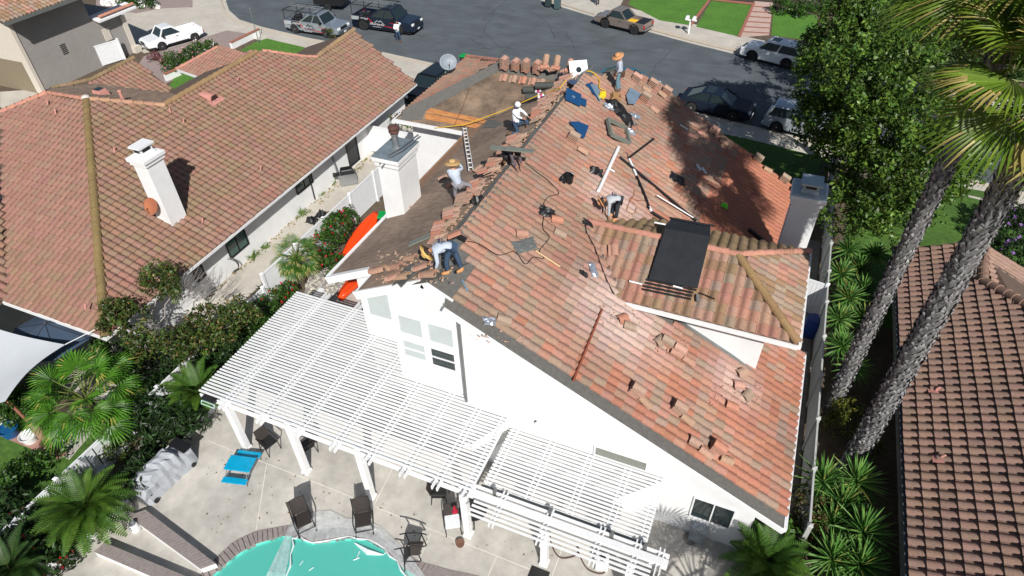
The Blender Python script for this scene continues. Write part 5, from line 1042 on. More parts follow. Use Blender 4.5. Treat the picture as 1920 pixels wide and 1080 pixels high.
def person(label, foot, J, shirt, pants, boots, hat=None, hatc=None, hair=(.02, .012, .008), skin=SKIN, face=None, belt=False, logo=False, scale=1.0):
    """J: joints as (right, away, up) in metres from the foot point."""
    root = thing('person', label, 'person', foot); P = {k: (IR * v[0] + IA * v[1] + Vector((0, 0, v[2]))) * scale for k, v in J.items()}
    pel, ch, nk, hd = P['pelvis'], P['chest'], P['neck'], P['head']; up_ = (hd - nk).normalized(); fw = face if face is not None else (0, -1, 0); fwd = (IR * fw[0] + IA * fw[1] + Vector((0, 0, fw[2]))); fwd = (fwd - up_ * fwd.dot(up_)).normalized()
    chains = [[('pel', pel, .125), ('bel', pel.lerp(ch, .5), .12), ('ch', ch, .145), ('nk', nk, .055), ('hd0', nk.lerp(hd, .45) + fwd * .01, .07), ('hd', hd, .095), ('hd1', hd + up_ * .09, .075)], [('hd', hd, .095), ('nose', hd + fwd * .115 - up_ * .02, .012)]]
    for s in 'LR':
        if s + 'sh' not in P: continue
        sh, el, ha = P[s + 'sh'], P[s + 'el'], P[s + 'ha']; ad = (ha - el).normalized(); sd_ = ad.cross(fwd);
        if sd_.length < .1: sd_ = Vector((1, 0, 0))
        sd_.normalize(); chains.append([('ch', ch, .145), (s + 'sh', sh, .06), (s + 'el', el, .042), (s + 'wr', ha - ad * .02, .028), (s + 'pa', ha + ad * .045, (.038, .018))])
        for i, (o_, ln) in enumerate(((-.030, .072), (-.010, .082), (.010, .078), (.030, .062))):
            b_ = ha + ad * .085 + sd_ * o_; c_ = ad.cross(sd_).normalized(); chains.append([(s + 'pa', None, 0), (s + 'f%d' % i, b_, .009), (s + 'g%d' % i, b_ + ad * ln * .5 + c_ * .01, .008), (s + 'h%d' % i, b_ + ad * ln * .85 + c_ * .035, .007)])
        chains.append([(s + 'pa', None, 0), (s + 't0', ha + ad * .03 - sd_ * .05, .010), (s + 't1', ha + ad * .06 - sd_ * .07, .008)])
    for s in 'LR':
        hp, kn, an, to = P[s + 'hip'], P[s + 'kn'], P[s + 'an'], P[s + 'to']; chains.append([('pel', pel, .125), (s + 'hp', hp, .085), (s + 'kn', kn, .055), (s + 'an', an, .038), (s + 'to', to, .035)])
    skinmesh('body', chains, skin, root)
    top = [[('pl0', pel - (ch - pel) * .22, .155), ('pel', pel, .165), ('bel', pel.lerp(ch, .5), .16), ('ch', ch, .18), ('nk', nk.lerp(ch, .25), .085)]]
    for s in 'LR':
        if s + 'sh' in P: top.append([('ch', ch, .18), (s + 'sh', P[s + 'sh'], .078), (s + 'el', P[s + 'el'], .058), (s + 'wr', P[s + 'ha'].lerp(P[s + 'el'], .12), .044)])
    skinmesh('shirt', top, shirt, root); bot = []
    for s in 'LR': bot.append([('pel', pel - (ch - pel).normalized() * .01, .150), (s + 'hp', P[s + 'hip'], .105), (s + 'kn', P[s + 'kn'], .078), (s + 'an', P[s + 'an'] + (P[s + 'kn'] - P[s + 'an']) * .08, .062)])
    skinmesh('trousers', bot, pants, root)
    for s in 'LR':
        a, b = P[s + 'an'], P[s + 'to']; m = MB(); m.tube([a + Vector((0, 0, .10)), a + Vector((0, 0, .0)), a + (b - a) * .5 + Vector((0, 0, .0)), b + Vector((0, 0, .0))], [.055, .06, .055, .04], 10); m.build('boot', boots, root, smooth=True)
    Mh = Matrix.Translation(hd) @ Matrix((fwd.cross(up_), fwd, up_)).transposed().to_4x4()
    for sx in (-1, 1): MB().ball((sx * .034, .088, .015), .014, 8, M=Mh).build('eye', BLACK, root); MB().ball((sx * .098, .0, -.01), .028, 8, (.4, .8, 1.2), M=Mh).build('ear', skin, root, smooth=True)
    hm = mat('hair_%d' % int(hair[0] * 1000), hair, .8); MB().lathe([(.10, -.05), (.112, .0), (.108, .06), (.08, .11), (.03, .135)], 14, Mh @ Matrix.Translation((0, -.018, 0))).build('hair', hm, root, smooth=True)
    if hat == 'straw':
        m = MB(); m.lathe([(.27, .045), (.26, .06), (.18, .075), (.118, .085), (.115, .15), (.09, .19), (.03, .20)], 22, Mh); m.build('hat', hatc, root, smooth=True); MB().lathe([(.119, .085), (.1195, .11)], 22, Mh).build('hat_band', mat('hat_band', (.12, .07, .04), .8), root)
    if hat == 'cap':
        MB().lathe([(.122, .015), (.125, .05), (.115, .11), (.08, .15), (.02, .165)], 18, Mh).build('hat', hatc, root, smooth=True); MB().lathe([(.10, -.10), (.115, -.04), (.12, .015)], 16, Mh @ Matrix.Translation((0, -.02, 0))).build('neck_cloth', mat('purple_cloth', (.10, .09, .16), .9), root, smooth=True)
    if belt: MB().lathe([(.165, -.06), (.17, .0), (.165, .05)], 16, Matrix.Translation(pel)).box(.10, .24, -.1, .1, -.22, .02, Matrix.Translation(pel)).box(-.24, -.10, -.1, .1, -.22, .02, Matrix.Translation(pel)).build('tool_belt', mat('leather', (.09, .045, .025), .7), root, bevel=.02)
    if logo:
        bk = pel.lerp(ch, .62); t_ = (ch - pel).normalized(); n_ = Vector((0, 0, 1)); n_ = (n_ - t_ * n_.dot(t_)).normalized() if abs(t_.z) < .8 else -fwd; n_ = (n_ - t_ * n_.dot(t_)).normalized(); s_ = t_.cross(n_); m = MB(); c_ = bk + n_ * .168
        m.prism([c_ + t_ * .06 - s_ * .10, c_ + t_ * .13 - s_ * .02, c_ + t_ * .09 + s_ * .02, c_ + t_ * .14 + s_ * .06, c_ + t_ * .06 + s_ * .12], n_ * .004)
        for k, ww in enumerate((.12, .09, .05)): m.prism([c_ + t_ * (.03 - k * .04) - s_ * ww, c_ + t_ * (.03 - k * .04) + s_ * ww, c_ + t_ * (.012 - k * .04) + s_ * ww, c_ + t_ * (.012 - k * .04) - s_ * ww], n_ * .004)
        m.build('shirt_print', mat('shirt_print', (.03, .03, .08), .7), root)
    return root
CL = lambda n, c: mat(n, c, .85, var=.10, scale=9, bump=.4, bscale=16)
LGS = CL('pale_blue_shirt', (.42, .47, .56)); WHS = CL('white_shirt', (.72, .75, .78)); GRS = CL('grey_shirt', (.40, .43, .46)); JEAN = CL('blue_jeans', (.03, .06, .11)); DKP = CL('dark_trousers', (.025, .032, .042)); GRP = CL('grey_trousers', (.20, .19, .21)); PURP = CL('purple_shirt', (.09, .075, .09)); LJ = CL('faded_jeans', (.13, .22, .27))
TANB = mat('tan_boot', (.50, .25, .10), .7); BRB = mat('brown_boot', (.12, .06, .03), .7); STRAW = mat('straw_hat', (.48, .31, .13), .8, var=.15, scale=20); STRAWO = mat('orange_straw_hat', (.55, .27, .12), .8, var=.15, scale=20); WCAP = mat('white_cap', (.75, .76, .78), .7)
# 1 man on the street, one hand at his brow
person('man in white shirt and jeans shading his eyes beside the navy truck', at(748, 79, -.12), dict(pelvis=(0, 0, .95), chest=(0, .0, 1.32), neck=(0, 0, 1.50), head=(0, -.02, 1.62), Lsh=(-.19, 0, 1.42), Lel=(-.27, -.08, 1.15), Lha=(-.05, -.22, 1.12), Rsh=(.19, 0, 1.42), Rel=(.36, -.12, 1.55), Rha=(.13, -.16, 1.66), Lhip=(-.09, 0, .88), Lkn=(-.11, -.02, .48), Lan=(-.12, 0, .09), Lto=(-.14, -.16, .04), Rhip=(.09, 0, .88), Rkn=(.13, -.02, .48), Ran=(.16, .02, .09), Rto=(.22, -.12, .04)), WHS, JEAN, BRB)
# 2 worker standing on the ridge end with a wide orange straw hat, tool belt
f = rs(1157, 172, .06)
person('roofer in wide orange straw hat and tool belt standing by the front edge', f, dict(pelvis=(.02, .0, .93), chest=(0, .02, 1.30), neck=(-.04, .0, 1.47), head=(-.09, -.02, 1.58), Lsh=(-.03, -.17, 1.38), Lel=(-.02, -.22, 1.10), Lha=(-.12, -.16, .92), Rsh=(.03, .18, 1.38), Rel=(.06, .2, 1.1), Rha=(-.02, .15, .9), Lhip=(0, -.08, .86), Lkn=(-.05, -.1, .47), Lan=(.0, -.1, .09), Lto=(-.16, -.12, .03), Rhip=(.02, .09, .86), Rkn=(.05, .1, .47), Ran=(.12, .1, .02), Rto=(-.03, .1, -.03)), LGS, LJ, BRB, 'straw', STRAWO, belt=True, face=(-1, -.2, -.3))
# 3 kneeling man in the white cap
f = ls(966, 247, .05)
person('roofer in white cap and white shirt kneeling at the ridge stacks', f, dict(pelvis=(.05, .1, .38), chest=(.03, .12, .78), neck=(.06, .12, .97), head=(.10, .10, 1.08), Lsh=(-.08, .0, .90), Lel=(.1, -.12, .72), Lha=(.32, -.1, .62), Rsh=(.14, .22, .90), Rel=(.34, .2, .78), Rha=(.52, .1, .62), Lhip=(0, .03, .33), Lkn=(.12, -.12, .02), Lan=(-.22, -.15, .0), Lto=(-.34, -.15, .0), Rhip=(.12, .16, .36), Rkn=(.52, .12, .42), Ran=(.48, .08, .16), Rto=(.6, .06, .14)), WHS, JEAN, BRB, 'cap', WCAP, face=(.8, -.1, -.5))
# 4 brown straw hat, stepping up to the right
f = ls(855, 379, .05)
person('roofer in brown straw hat stepping up the felt beside the metal track', f, dict(pelvis=(.12, .0, .80), chest=(.0, .06, 1.14), neck=(-.02, .08, 1.30), head=(-.02, .10, 1.42), Lsh=(-.17, .03, 1.22), Lel=(-.20, .22, 1.02), Lha=(-.0, .40, 1.02), Rsh=(.17, .08, 1.22), Rel=(.30, .26, 1.18), Rha=(.16, .46, 1.28), Lhip=(.03, 0, .73), Lkn=(-.0, .03, .42), Lan=(-.0, 0, .08), Lto=(-.02, .14, .04), Rhip=(.20, .02, .73), Rkn=(.54, .06, .66), Ran=(.60, .0, .30), Rto=(.70, .1, .28)), LGS, GRP, BRB, 'straw', STRAW, face=(.2, 1, -.2))
# 5 crouched behind the board at the ridge
f = ls(955, 312, .05)
person('bareheaded roofer in dark purple shirt crouched below the grey board', f, dict(pelvis=(-.05, .35, .42), chest=(.12, .12, .62), neck=(.22, .0, .62), head=(.28, -.08, .58), Lsh=(.05, -.0, .60), Lel=(.12, -.28, .42), Lha=(.26, -.45, .22), Rsh=(.26, .12, .62), Rel=(.38, -.06, .40), Rha=(.42, -.28, .22), Lhip=(-.12, .3, .38), Lkn=(-.1, .0, .42), Lan=(-.18, .3, .08), Lto=(-.16, .14, .04), Rhip=(.05, .38, .38), Rkn=(.1, .1, .44), Ran=(.02, .36, .1), Rto=(.04, .2, .06)), PURP, DKP, BRB, skin=SKIN2, face=(.3, -.8, -.5))
# 6 bending worker, light printed shirt
f = ls(842, 513, .0); f = Vector((f.x, f.y, f.z))
person('roofer in printed grey blue shirt bending over tiles at the gable peak', f, dict(pelvis=(.08, .12, .84), chest=(-.26, .12, .88), neck=(-.42, .10, .80), head=(-.52, .08, .72), Lsh=(-.30, -.07, .78), Lel=(-.26, -.16, .52), Lha=(-.34, -.14, .28), Rsh=(-.30, .30, .80), Rel=(-.40, .30, .52), Rha=(-.5, .2, .32), Lhip=(.05, .03, .78), Lkn=(-.04, -.04, .44), Lan=(-.02, -.04, .08), Lto=(-.2, -.06, .04), Rhip=(.14, .2, .78), Rkn=(.28, .1, .44), Ran=(.36, .06, .08), Rto=(.22, -.0, .04)), LGS, JEAN, TANB, 'straw', mat('yellow_hat', (.60, .38, .12), .8, var=.1), logo=True, face=(-.3, 0, -1))
# 7 bending worker on the tiled slope
f = rs(1150, 412, .07)
person('roofer in grey shirt and straw hat stooping on the tiled slope', f, dict(pelvis=(.12, .05, .84), chest=(-.18, .05, .92), neck=(-.34, .05, .86), head=(-.44, .04, .80), Lsh=(-.22, -.13, .82), Lel=(-.22, -.16, .52), Lha=(-.20, -.18, .22), Rsh=(-.22, .22, .84), Rel=(-.3, .2, .54), Rha=(-.34, .12, .28), Lhip=(.1, -.04, .78), Lkn=(.08, -.1, .44), Lan=(.08, -.06, .08), Lto=(-.06, -.12, .04), Rhip=(.16, .14, .78), Rkn=(.02, .12, .44), Ran=(-.08, .08, .14), Rto=(-.2, .06, .1)), GRS, DKP, TANB, 'straw', STRAWO, logo=True, face=(-.4, 0, -1))
# 8 walker cut off by the top edge
person('walker in black clothes cut off by the top edge', at(1120, 9, .01), dict(pelvis=(0, 0, .93), chest=(0, .03, 1.30), neck=(0, .02, 1.48), head=(0, .0, 1.60), Lsh=(-.18, 0, 1.4), Lel=(-.24, .05, 1.12), Lha=(-.22, -.08, .88), Rsh=(.18, 0, 1.4), Rel=(.24, 0, 1.12), Rha=(.22, .1, .88), Lhip=(-.09, 0, .86), Lkn=(-.09, -.1, .48), Lan=(-.08, -.02, .09), Lto=(-.08, -.18, .04), Rhip=(.09, 0, .86), Rkn=(.1, .05, .47), Ran=(.12, .18, .12), Rto=(.12, .04, .05)), CL('black_shirt', (.015, .015, .02)), DKP, mat('black_boot', (.01, .01, .012), .5))
# ---------------------------------------------------------------- loose roof tiles and stacks
def fr(p, N, ang=0.0, tilt=0.0, roll=0.0):     # frame on a slope: x = down slope turned by ang, z = normal
    N = Vector(N).normalized(); x = Vector((N.x, N.y, 0)); x = Vector((1, 0, 0)) if x.length < 1e-4 else x; x = (x - N * x.dot(N)).normalized(); y = N.cross(x)
    return Matrix.Translation(p) @ Matrix((x, y, N)).transposed().to_4x4() @ Matrix.Rotation(ang, 4, 'Z') @ Matrix.Rotation(tilt, 4, 'Y') @ Matrix.Rotation(roll, 4, 'X')
def tile_mesh(name, col, cap=False, brk=False):
    m = MB(); n = 8; L = .43; w_ = .34; m.col = col; top = []; bot = []
    for xx in (-L / 2, L / 2):
        for k in range(n + 1):
            t = k / n
            if cap: a = pi * t; y = -cos(a) * (.145 if xx > 0 else .125); z = sin(a) * (.13 if xx > 0 else .11)
            else: y = -w_ / 2 + t * w_; z = .012 + (0 if t < .25 else .065 * sin(pi * (t - .25) / .75) ** .8)
            jx = (rnd(-.10, .02) if brk and xx > 0 else 0)
            top.append(Vector((xx + jx, y, z + .02))); bot.append(Vector((xx + jx, y * (.86 if cap else 1), z - (.004 if not cap else .0))))
    vs = top + bot; N_ = 2 * (n + 1); f = []
    for k in range(n): f += [(k, k + 1, n + 2 + k, n + 1 + k), (N_ + k, N_ + n + 1 + k, N_ + n + 2 + k, N_ + k + 1), (k, N_ + k, N_ + k + 1, k + 1), (n + 1 + k, n + 2 + k, N_ + n + 2 + k, N_ + n + 1 + k)]
    f += [(0, n + 1, N_ + n + 1, N_), (n, N_ + n, N_ + 2 * n + 1, 2 * n + 1)]; m.add(vs, f); o = m.build(name, TILE); me = o.data; bpy.data.objects.remove(o); return me
random.seed(71)
ORD = ['lowest', 'second lowest', 'third from the bottom', 'fourth from the bottom', 'fifth from the bottom', 'sixth from the bottom', 'seventh from the bottom', 'eighth from the bottom', 'ninth from the bottom', 'tenth from the bottom']
def od(i, n): return 'topmost' if i == n - 1 and n > 1 else ('only' if n == 1 else ORD[i])
TM = [tile_mesh('clay_tile', c) for c in ((.40, .22, .16), (.37, .235, .175), (.44, .20, .135), (.33, .24, .18), (.47, .27, .21))]
TB = [tile_mesh('clay_tile', c, brk=True) for c in ((.44, .30, .22), (.40, .26, .19))]
CM = [tile_mesh('clay_ridge_tile', c, True) for c in ((.38, .24, .16), (.42, .25, .175), (.40, .22, .16))]
def put(me, M, label, group, name='clay_tile', cat='roof tile'):
    o = bpy.data.objects.new(name, me); COL.objects.link(o); o.matrix_world = M; return tag(o, label, cat, group)
# long row leaning along the ridge on the stripped side
lab = 'terracotta tile leaning in the long row beside the grey ridge strip'
y = 14.1; k = 0
while y < 26.9:
    st = k % 7
    gap = (17.6 < y < 18.1) or (21.3 < y < 22.6) or (15.7 < y < 15.95)
    if not gap:
        x = -8.66 - .05 * sin(y * 2.1) + rnd(-.04, .04); p = Vector((x, y, zl(x))) + LN * (.06 + .052 * st)
        put(random.choice(TM), fr(p, LN, rnd(-.08, .08), rnd(-.03, .05), .22 + rnd(-.05, .05)), lab, 'tiles in the row along the ridge')
        if st in (1, 3, 5):
            p2 = Vector((x + .18, y + rnd(-.05, .05), zl(x + .30))) + LN * (.05 + .04 * st); put(random.choice(TB), fr(p2, LN, pi + rnd(-.3, .3), rnd(-.1, .1), rnd(-.1, .2)), 'broken ended tile wedged between the leaning row and the ridge strip', 'broken tiles beside the ridge strip')
    y += .108 if st != 6 else .22; k += 1
def stack(x, y, n, lab, grp, f_=rs, N=RN, ang=0.0, lift=.03, h=.058, caps_=False, jit=.03, up=None):
    p = f_(x, y); Nn = Vector((0, 0, 1)) if up else N
    for i in range(n): put(random.choice(CM if caps_ else TM), fr(p + Nn * (lift + h * i), Nn, ang + rnd(-.06, .06) + (0 if not jit else rnd(-jit, jit))), od(i, n) + ' ' + lab, grp, 'clay_ridge_tile' if caps_ else 'clay_tile')
fridge = lambda x, y: atp(x, y, (0, -.4444, 1), Vector((0, 28.2, 7.4)))
for (x, y, n, w_) in ((946, 133, 9, 'first'), (967, 135, 8, 'second'), (986, 138, 9, 'third'), (1007, 141, 9, 'fourth')):
    p = fridge(x, y)
    for i in range(n): put(random.choice(TM), Matrix.Translation(p + Vector((0, .0, .10 + .062 * i))) @ Matrix.Rotation(pi / 2 + rnd(-.04, .04), 4, 'Z'), '%s tile of the %s neat stack from left on the front ridge' % (od(i, n), w_), 'tiles of the %s stack on the front ridge' % w_)
for i, x in enumerate((944, 962, 980, 998, 1014)):
    put(TM[i % 3], fr(fridge(x, 147 + i * 2.3), FN, .1), 'tile laid flat under the neat stacks on the front ridge', 'tiles under the front ridge stacks')
for (x, y, n, w_) in ((1022, 122, 4, 'left'), (1043, 124, 4, 'middle'), (1068, 128, 3, 'right')):
    p = at(x, y, 7.75)
    for i in range(n): put(CM[i % 3], Matrix.Translation(p + Vector((0, .05 * i, .05 + .05 * i))) @ Matrix.Rotation(pi / 2 + .25, 4, 'Z') @ Matrix.Rotation(-.5, 4, 'Y'), '%s curved tile in the %s rounded pile at ridge end' % (od(i, n), w_), 'ridge tiles of the %s rounded pile' % w_, 'clay_ridge_tile')
    for i in range(3): put(TM[i], Matrix.Translation(p + Vector((.1 * i - .1, -.35, -.08 + .06 * i))) @ Matrix.Rotation(rnd(-.4, .8), 4, 'Z'), 'flat tile under the rounded piles at the ridge end', 'tiles under the rounded piles')
# pairs on the right slope: a short stack with a curved ridge tile below
prs = [(1070, 266, 4, 'left of the blue flashing sheets'), (1205, 190, 4, 'nearest the ridge worker on his right'), (1190, 152, 3, 'at the front edge right of the standing worker'), (1220, 162, 3, 'second along the front edge'), (1246, 176, 3, 'third along the front edge'), (1334, 250, 3, 'in the tree shade by the sidewalk'), (1416, 302, 3, 'on the orange tiles by the front edge'), (1466, 340, 3, 'next to the right chimney'), (1188, 738, 3, 'lower left of the big slope'), (1266, 770, 3, 'in the middle of the lower slope'), (1300, 832, 1, 'brown single one near the rake'), (1338, 845, 3, 'lowest of all on the slope'), (1268, 660, 2, 'below the small window'), (1245, 645, 2, 'just left of the small window wall foot')]
for (x, y, n, w_) in prs:
    stack(x, y, n + (1 if n > 1 else 0), 'tile, pile %s' % w_, 'tiles of the pile %s' % w_, lift=.10, h=.07, jit=.05); q = rs(x + 22, y + 17, .10); put(CM[n % 3], fr(q, RN, rnd(-.3, .3)), 'curved ridge tile beside the small pile %s' % w_, None, 'clay_ridge_tile')
random.seed(73)
for (x, y, a, w_) in ((1044, 412, .5, 'grey one by the coiled cord'), (1050, 438, .2, 'second by the coiled cord'), (945, 600, .3, 'turned one near the bay corner'), (978, 438, .7, 'red one above the dark felt scrap'), (1385, 722, .5, 'upper one of the scattered group at the right'), (1402, 742, 1.2, 'middle one of the scattered group at the right'), (1372, 762, .2, 'lower one of the scattered group at the right'), (1392, 700, .9, 'topmost one of the scattered group at the right'), (1168, 598, 1.0, 'broken one below the valley end'), (1180, 612, .3, 'second broken one below the valley end'), (1500 - 262, 640, 1.2, 'thin one above the small piles'), (1150, 470, .3, 'loose one on the cross hip roof')):
    put(random.choice(TM + TB), fr(rs(x, y, .11) if y != 470 else ds(x, y, .12), RN if y != 470 else DN, a, rnd(-.1, .1)), 'loose terracotta tile, %s' % w_, None)
# piles on the stripped side near the gable
for (x, y, n, c_, w_) in ((704, 508, 4, True, 'leftmost red pile on the bare felt'), (736, 502, 4, True, 'second red pile on the bare felt'), (735, 518, 3, False, 'flat pile under the second red pile'), (752, 520, 3, True, 'red pile by the torn grey sheet'), (800, 516, 4, True, 'big tan pile beside the stooping man'), (786, 500, 3, False, 'tiles behind the stooping man'), (770, 486, 2, True, 'tan ridge pieces in front of the straw hat'), (822, 452, 3, False, 'flat tiles above the stooping man'), (845, 440, 4, False, 'tiles at the foot of the long row')):
    for i in range(n): put(random.choice(CM if c_ else TM), fr(ls(x + i * 3, y, .06 + .055 * i), LN, pi + rnd(-.2, .2) if c_ else rnd(.2, .6)), ('%s tile of the %s' % (od(i, n), w_)), 'tiles of the %s' % w_, 'clay_ridge_tile' if c_ else 'clay_tile')
for (x, y, w_) in ((748, 395, 'upper of two loose ones near the chimney'), (760, 392, 'lower of two loose ones near the chimney'), (832, 332, 'loose one near the brown hat worker'), (848, 345, 'loose one at his left knee'), (893, 318, 'loose one under the end of the white track')):
    put(random.choice(TM), fr(ls(x, y, .04), LN, rnd(0, 3)), 'roof tile on bare felt, %s' % w_, None)
random.seed(75)
m = MB(); 
for i in range(420):
    if i < 260: p = Vector((rnd(-8.50, -8.34), rnd(13.6, 27.5), 0)); p.z = zl(p.x) + .05 + rnd(0, .06)
    else: p = ls(rnd(700, 850), rnd(470, 530), .03)
    m.col = vary(random.choice([(.42, .30, .22), (.45, .26, .19), (.32, .24, .18)]), .15); s = rnd(.02, .06); m.box(-s, s, -s * .6, s * .6, -s * .3, s * .3, fr(p, LN, rnd(0, 3), rnd(-.5, .5)), top=.8)
tag(m.build('tile_rubble', TILE), 'broken tile rubble along the ridge strip and by the gable', None, None, 'stuff')
m = MB()
for i in range(260): 
    q = random.choice([(1140, 420, 60), (1160, 590, 50), (1380, 740, 50), (1170, 230, 80), (1260, 650, 30), (950, 620, 60)]); m.col = vary((.45, .27, .2), .15); s = rnd(.015, .04); m.box(-s, s, -s * .6, s * .6, -s * .3, s * .3, fr(rs(q[0] + rnd(-1, 1) * q[2], q[1] + rnd(-1, 1) * q[2] * .4, .09), RN, rnd(0, 3)), top=.8)
tag(m.build('tile_rubble', TILE), 'small tile chips scattered over the tiled slope', None, None, 'stuff')
# ---------------------------------------------------------------- roofing materials and tools
BLUES = mat('blue_steel', (.02, .10, .26), .35, metal=.4, var=.2, scale=4); PALE = mat('pale_blue_steel', (.30, .40, .50), .3, metal=.5, var=.2, scale=4); SILVF = mat('silver_foil', (.55, .60, .68), .25, metal=.7, var=.3, scale=9); YEL = mat('yellow_plastic', (.75, .55, .02), .5); CARD = mat('cardboard', (.38, .22, .10), .8); LEADM = mat('grey_green_metal', (.20, .22, .19), .5, metal=.2, var=.15)
def item(name, label, cat, mb, mm, M, bev=0, parts=(), group=None):
    t = thing(name, label, cat, (0, 0, 0), 0, group); t.matrix_world = M; bpy.context.view_layer.update(); o = mb.build(parts[0] if parts and isinstance(parts[0], str) else 'panel', mm, t, bevel=bev)
    for nm, b_, m_ in [q for q in parts if not isinstance(q, str)]: b_.build(nm, m_, t)
    return t
def single(name, label, cat, mb, mm, M=None, bev=0, group=None, smooth=False):
    o = mb.build(name, mm, None, bevel=bev, smooth=smooth)
    if M is not None: o.matrix_world = M
    return tag(o, label, cat, group)
def sheetpx(name, label, cat, pts, f_, N, mm, h=.09, th=.012, group=None): return single(name, label, cat, MB().prism([f_(x, y, h) for x, y in pts], N * th), mm, group=group)
item('vent_flashing', 'square white flashing plate with a round hole propped at the ridge end', 'flashing', MB().box(-.42, .42, -.42, .42, 0, .02), WPAINT, Matrix.Translation(at(1085, 131, 7.95)) @ Matrix.Rotation(.55, 4, 'Z') @ Matrix.Rotation(.9, 4, 'X'), parts=('plate', ('hole', MB().lathe([(.13, .021), (.13, .026)], 18), GLASS)))
item('vent_flashing', 'blue steel sheet with a round hole lying over the ridge strip', 'flashing', MB().box(-.35, .35, -.45, .45, 0, .02).box(.3, .62, -.25, .25, -.02, .0), BLUES, fr(rs(1075, 182, .16), RN, .3), parts=('plate', ('hole', MB().lathe([(.08, .021), (.08, .03)], 14), PALE)))
for i, (P_, mm, lb) in enumerate((([(1098, 158), (1110, 154), (1128, 184), (1124, 190)], BLUES, 'blue flashing strip, leftmost of the fanned sheets'), ([(1106, 158), (1118, 158), (1130, 182), (1124, 188)], PALE, 'shiny pale sheet in the fan of flashing'), ([(1067, 228), (1085, 228), (1104, 236), (1096, 258), (1088, 258), (1082, 246)], BLUES, 'crumpled blue sheet lying by itself under the fan'), ([(1174, 178), (1182, 164), (1202, 176), (1190, 196), (1178, 194)], PALE, 'large pale blue plastic sheet right of the black bag'), ([(1060, 152), (1072, 148), (1084, 152), (1076, 160)], BLUES, 'small blue sheet on the stacks left of the ridge'))):
    f_ = ls if i == 4 else rs; sheetpx('metal_sheet', lb, 'metal sheet', P_, f_, LN if i == 4 else RN, mm, h=.10 + .03 * i, th=.012)
single('caulk_bucket', 'small yellow container beside the fanned flashing', 'container', MB().box(-.14, .14, -.1, .1, 0, .2).box(-.1, .1, -.04, .04, .2, .3), YEL, fr(rs(1127, 182, .10), RN, .4), .02)
single('cardboard_box', 'open cardboard box above the black bag', 'box', MB().box(-.2, .2, -.16, .16, 0, .02).box(-.2, -.18, -.16, .16, .02, .2).box(.18, .2, -.16, .16, .02, .2).box(-.18, .18, -.16, -.14, .02, .2).box(-.18, .18, .14, .16, .02, .2), CARD, fr(rs(1153, 184, .10), RN, .5))
random.seed(77)
def crumple(n, rx, ry, h):
    m = MB(); N_ = 9; vs = []
    for i in range(N_):
        for j in range(N_): u, v = i / (N_ - 1) * 2 - 1, j / (N_ - 1) * 2 - 1; e = max(abs(u), abs(v)); vs.append(Vector((u * rx * (1 + rnd(-.15, .15)), v * ry * (1 + rnd(-.15, .15)), (rnd(.15, 1) * h) * (1 - e ** 3) + .01)))
    fs = [(i * N_ + j, i * N_ + j + 1, (i + 1) * N_ + j + 1, (i + 1) * N_ + j) for i in range(N_ - 1) for j in range(N_ - 1)]; return m.add(vs, fs)
for (x, y, rx, ry, h, mm, lb, f_, N_, a) in ((1164, 212, .85, .30, .28, BLACK, 'crumpled black plastic sheet in the middle of the clutter', rs, RN, -.5), (1142, 200, .25, .18, .12, SILVF, 'crumpled silver wrap left of the black plastic', rs, RN, .3), (1192, 218, .25, .18, .1, SILVF, 'silver foil scrap right of the black plastic', rs, RN, .8), (1182, 247, .25, .16, .1, SILVF, 'blue and white wrapper beside the metal frame', rs, RN, .3), (1112, 506, .3, .14, .08, SILVF, 'silver foil wrapper on the tiles left of the cross roof', rs, RN, -.9), (1094, 514, .16, .1, .12, BLACK, 'small dark tool pouch by the foil wrapper', rs, RN, 0), (918, 602, .2, .14, .08, SILVF, 'blue and white wrapper close to the rake edge', rs, RN, .6), (1270, 335, .35, .3, .12, BLACK, 'dark cloth in the palm shade', rs, RN, .2), (1055, 338, .15, .15, .2, BLACK, 'dark bag behind the bucket', rs, RN, 0), (895, 378, .22, .2, .28, BLACK, 'black bag resting against the grey ridge strip', ls, LN, 0), (772, 372, .3, .2, .3, BLACK, 'black bag at the chimney foot', ls, LN, .5), (1056, 150, .3, .25, .35, mat('dark_bag', (.02, .02, .03), .7), 'dark jacket on the tiles below the white plate', ls, LN, 0), (1358, 386, .15, .15, .12, mat('lime_plastic', (.15, .75, .03), .5), 'lime green rope bundle in the shade', rs, RN, 0), (1118, 322, .28, .2, .2, BLACK, 'black tool belt above the bucket', rs, RN, .4), (1026, 398, .3, .25, .15, BLACK, 'tangle of black cord by the grey tiles', rs, RN, .3), (985, 460, .45, .25, .05, GMETAL, 'triangular dark felt scrap on the tiles', rs, RN, 1.0), (1103, 418, .22, .15, .06, BLACK, 'dark plastic scrap at the head of the valley', rs, RN, .2)):
    single('plastic_sheet' if 'bag' not in lb else 'bag', lb, 'bag' if 'bag' in lb else 'sheet', crumple(0, rx, ry, h), mm, fr(f_(x, y, .08), N_, a))
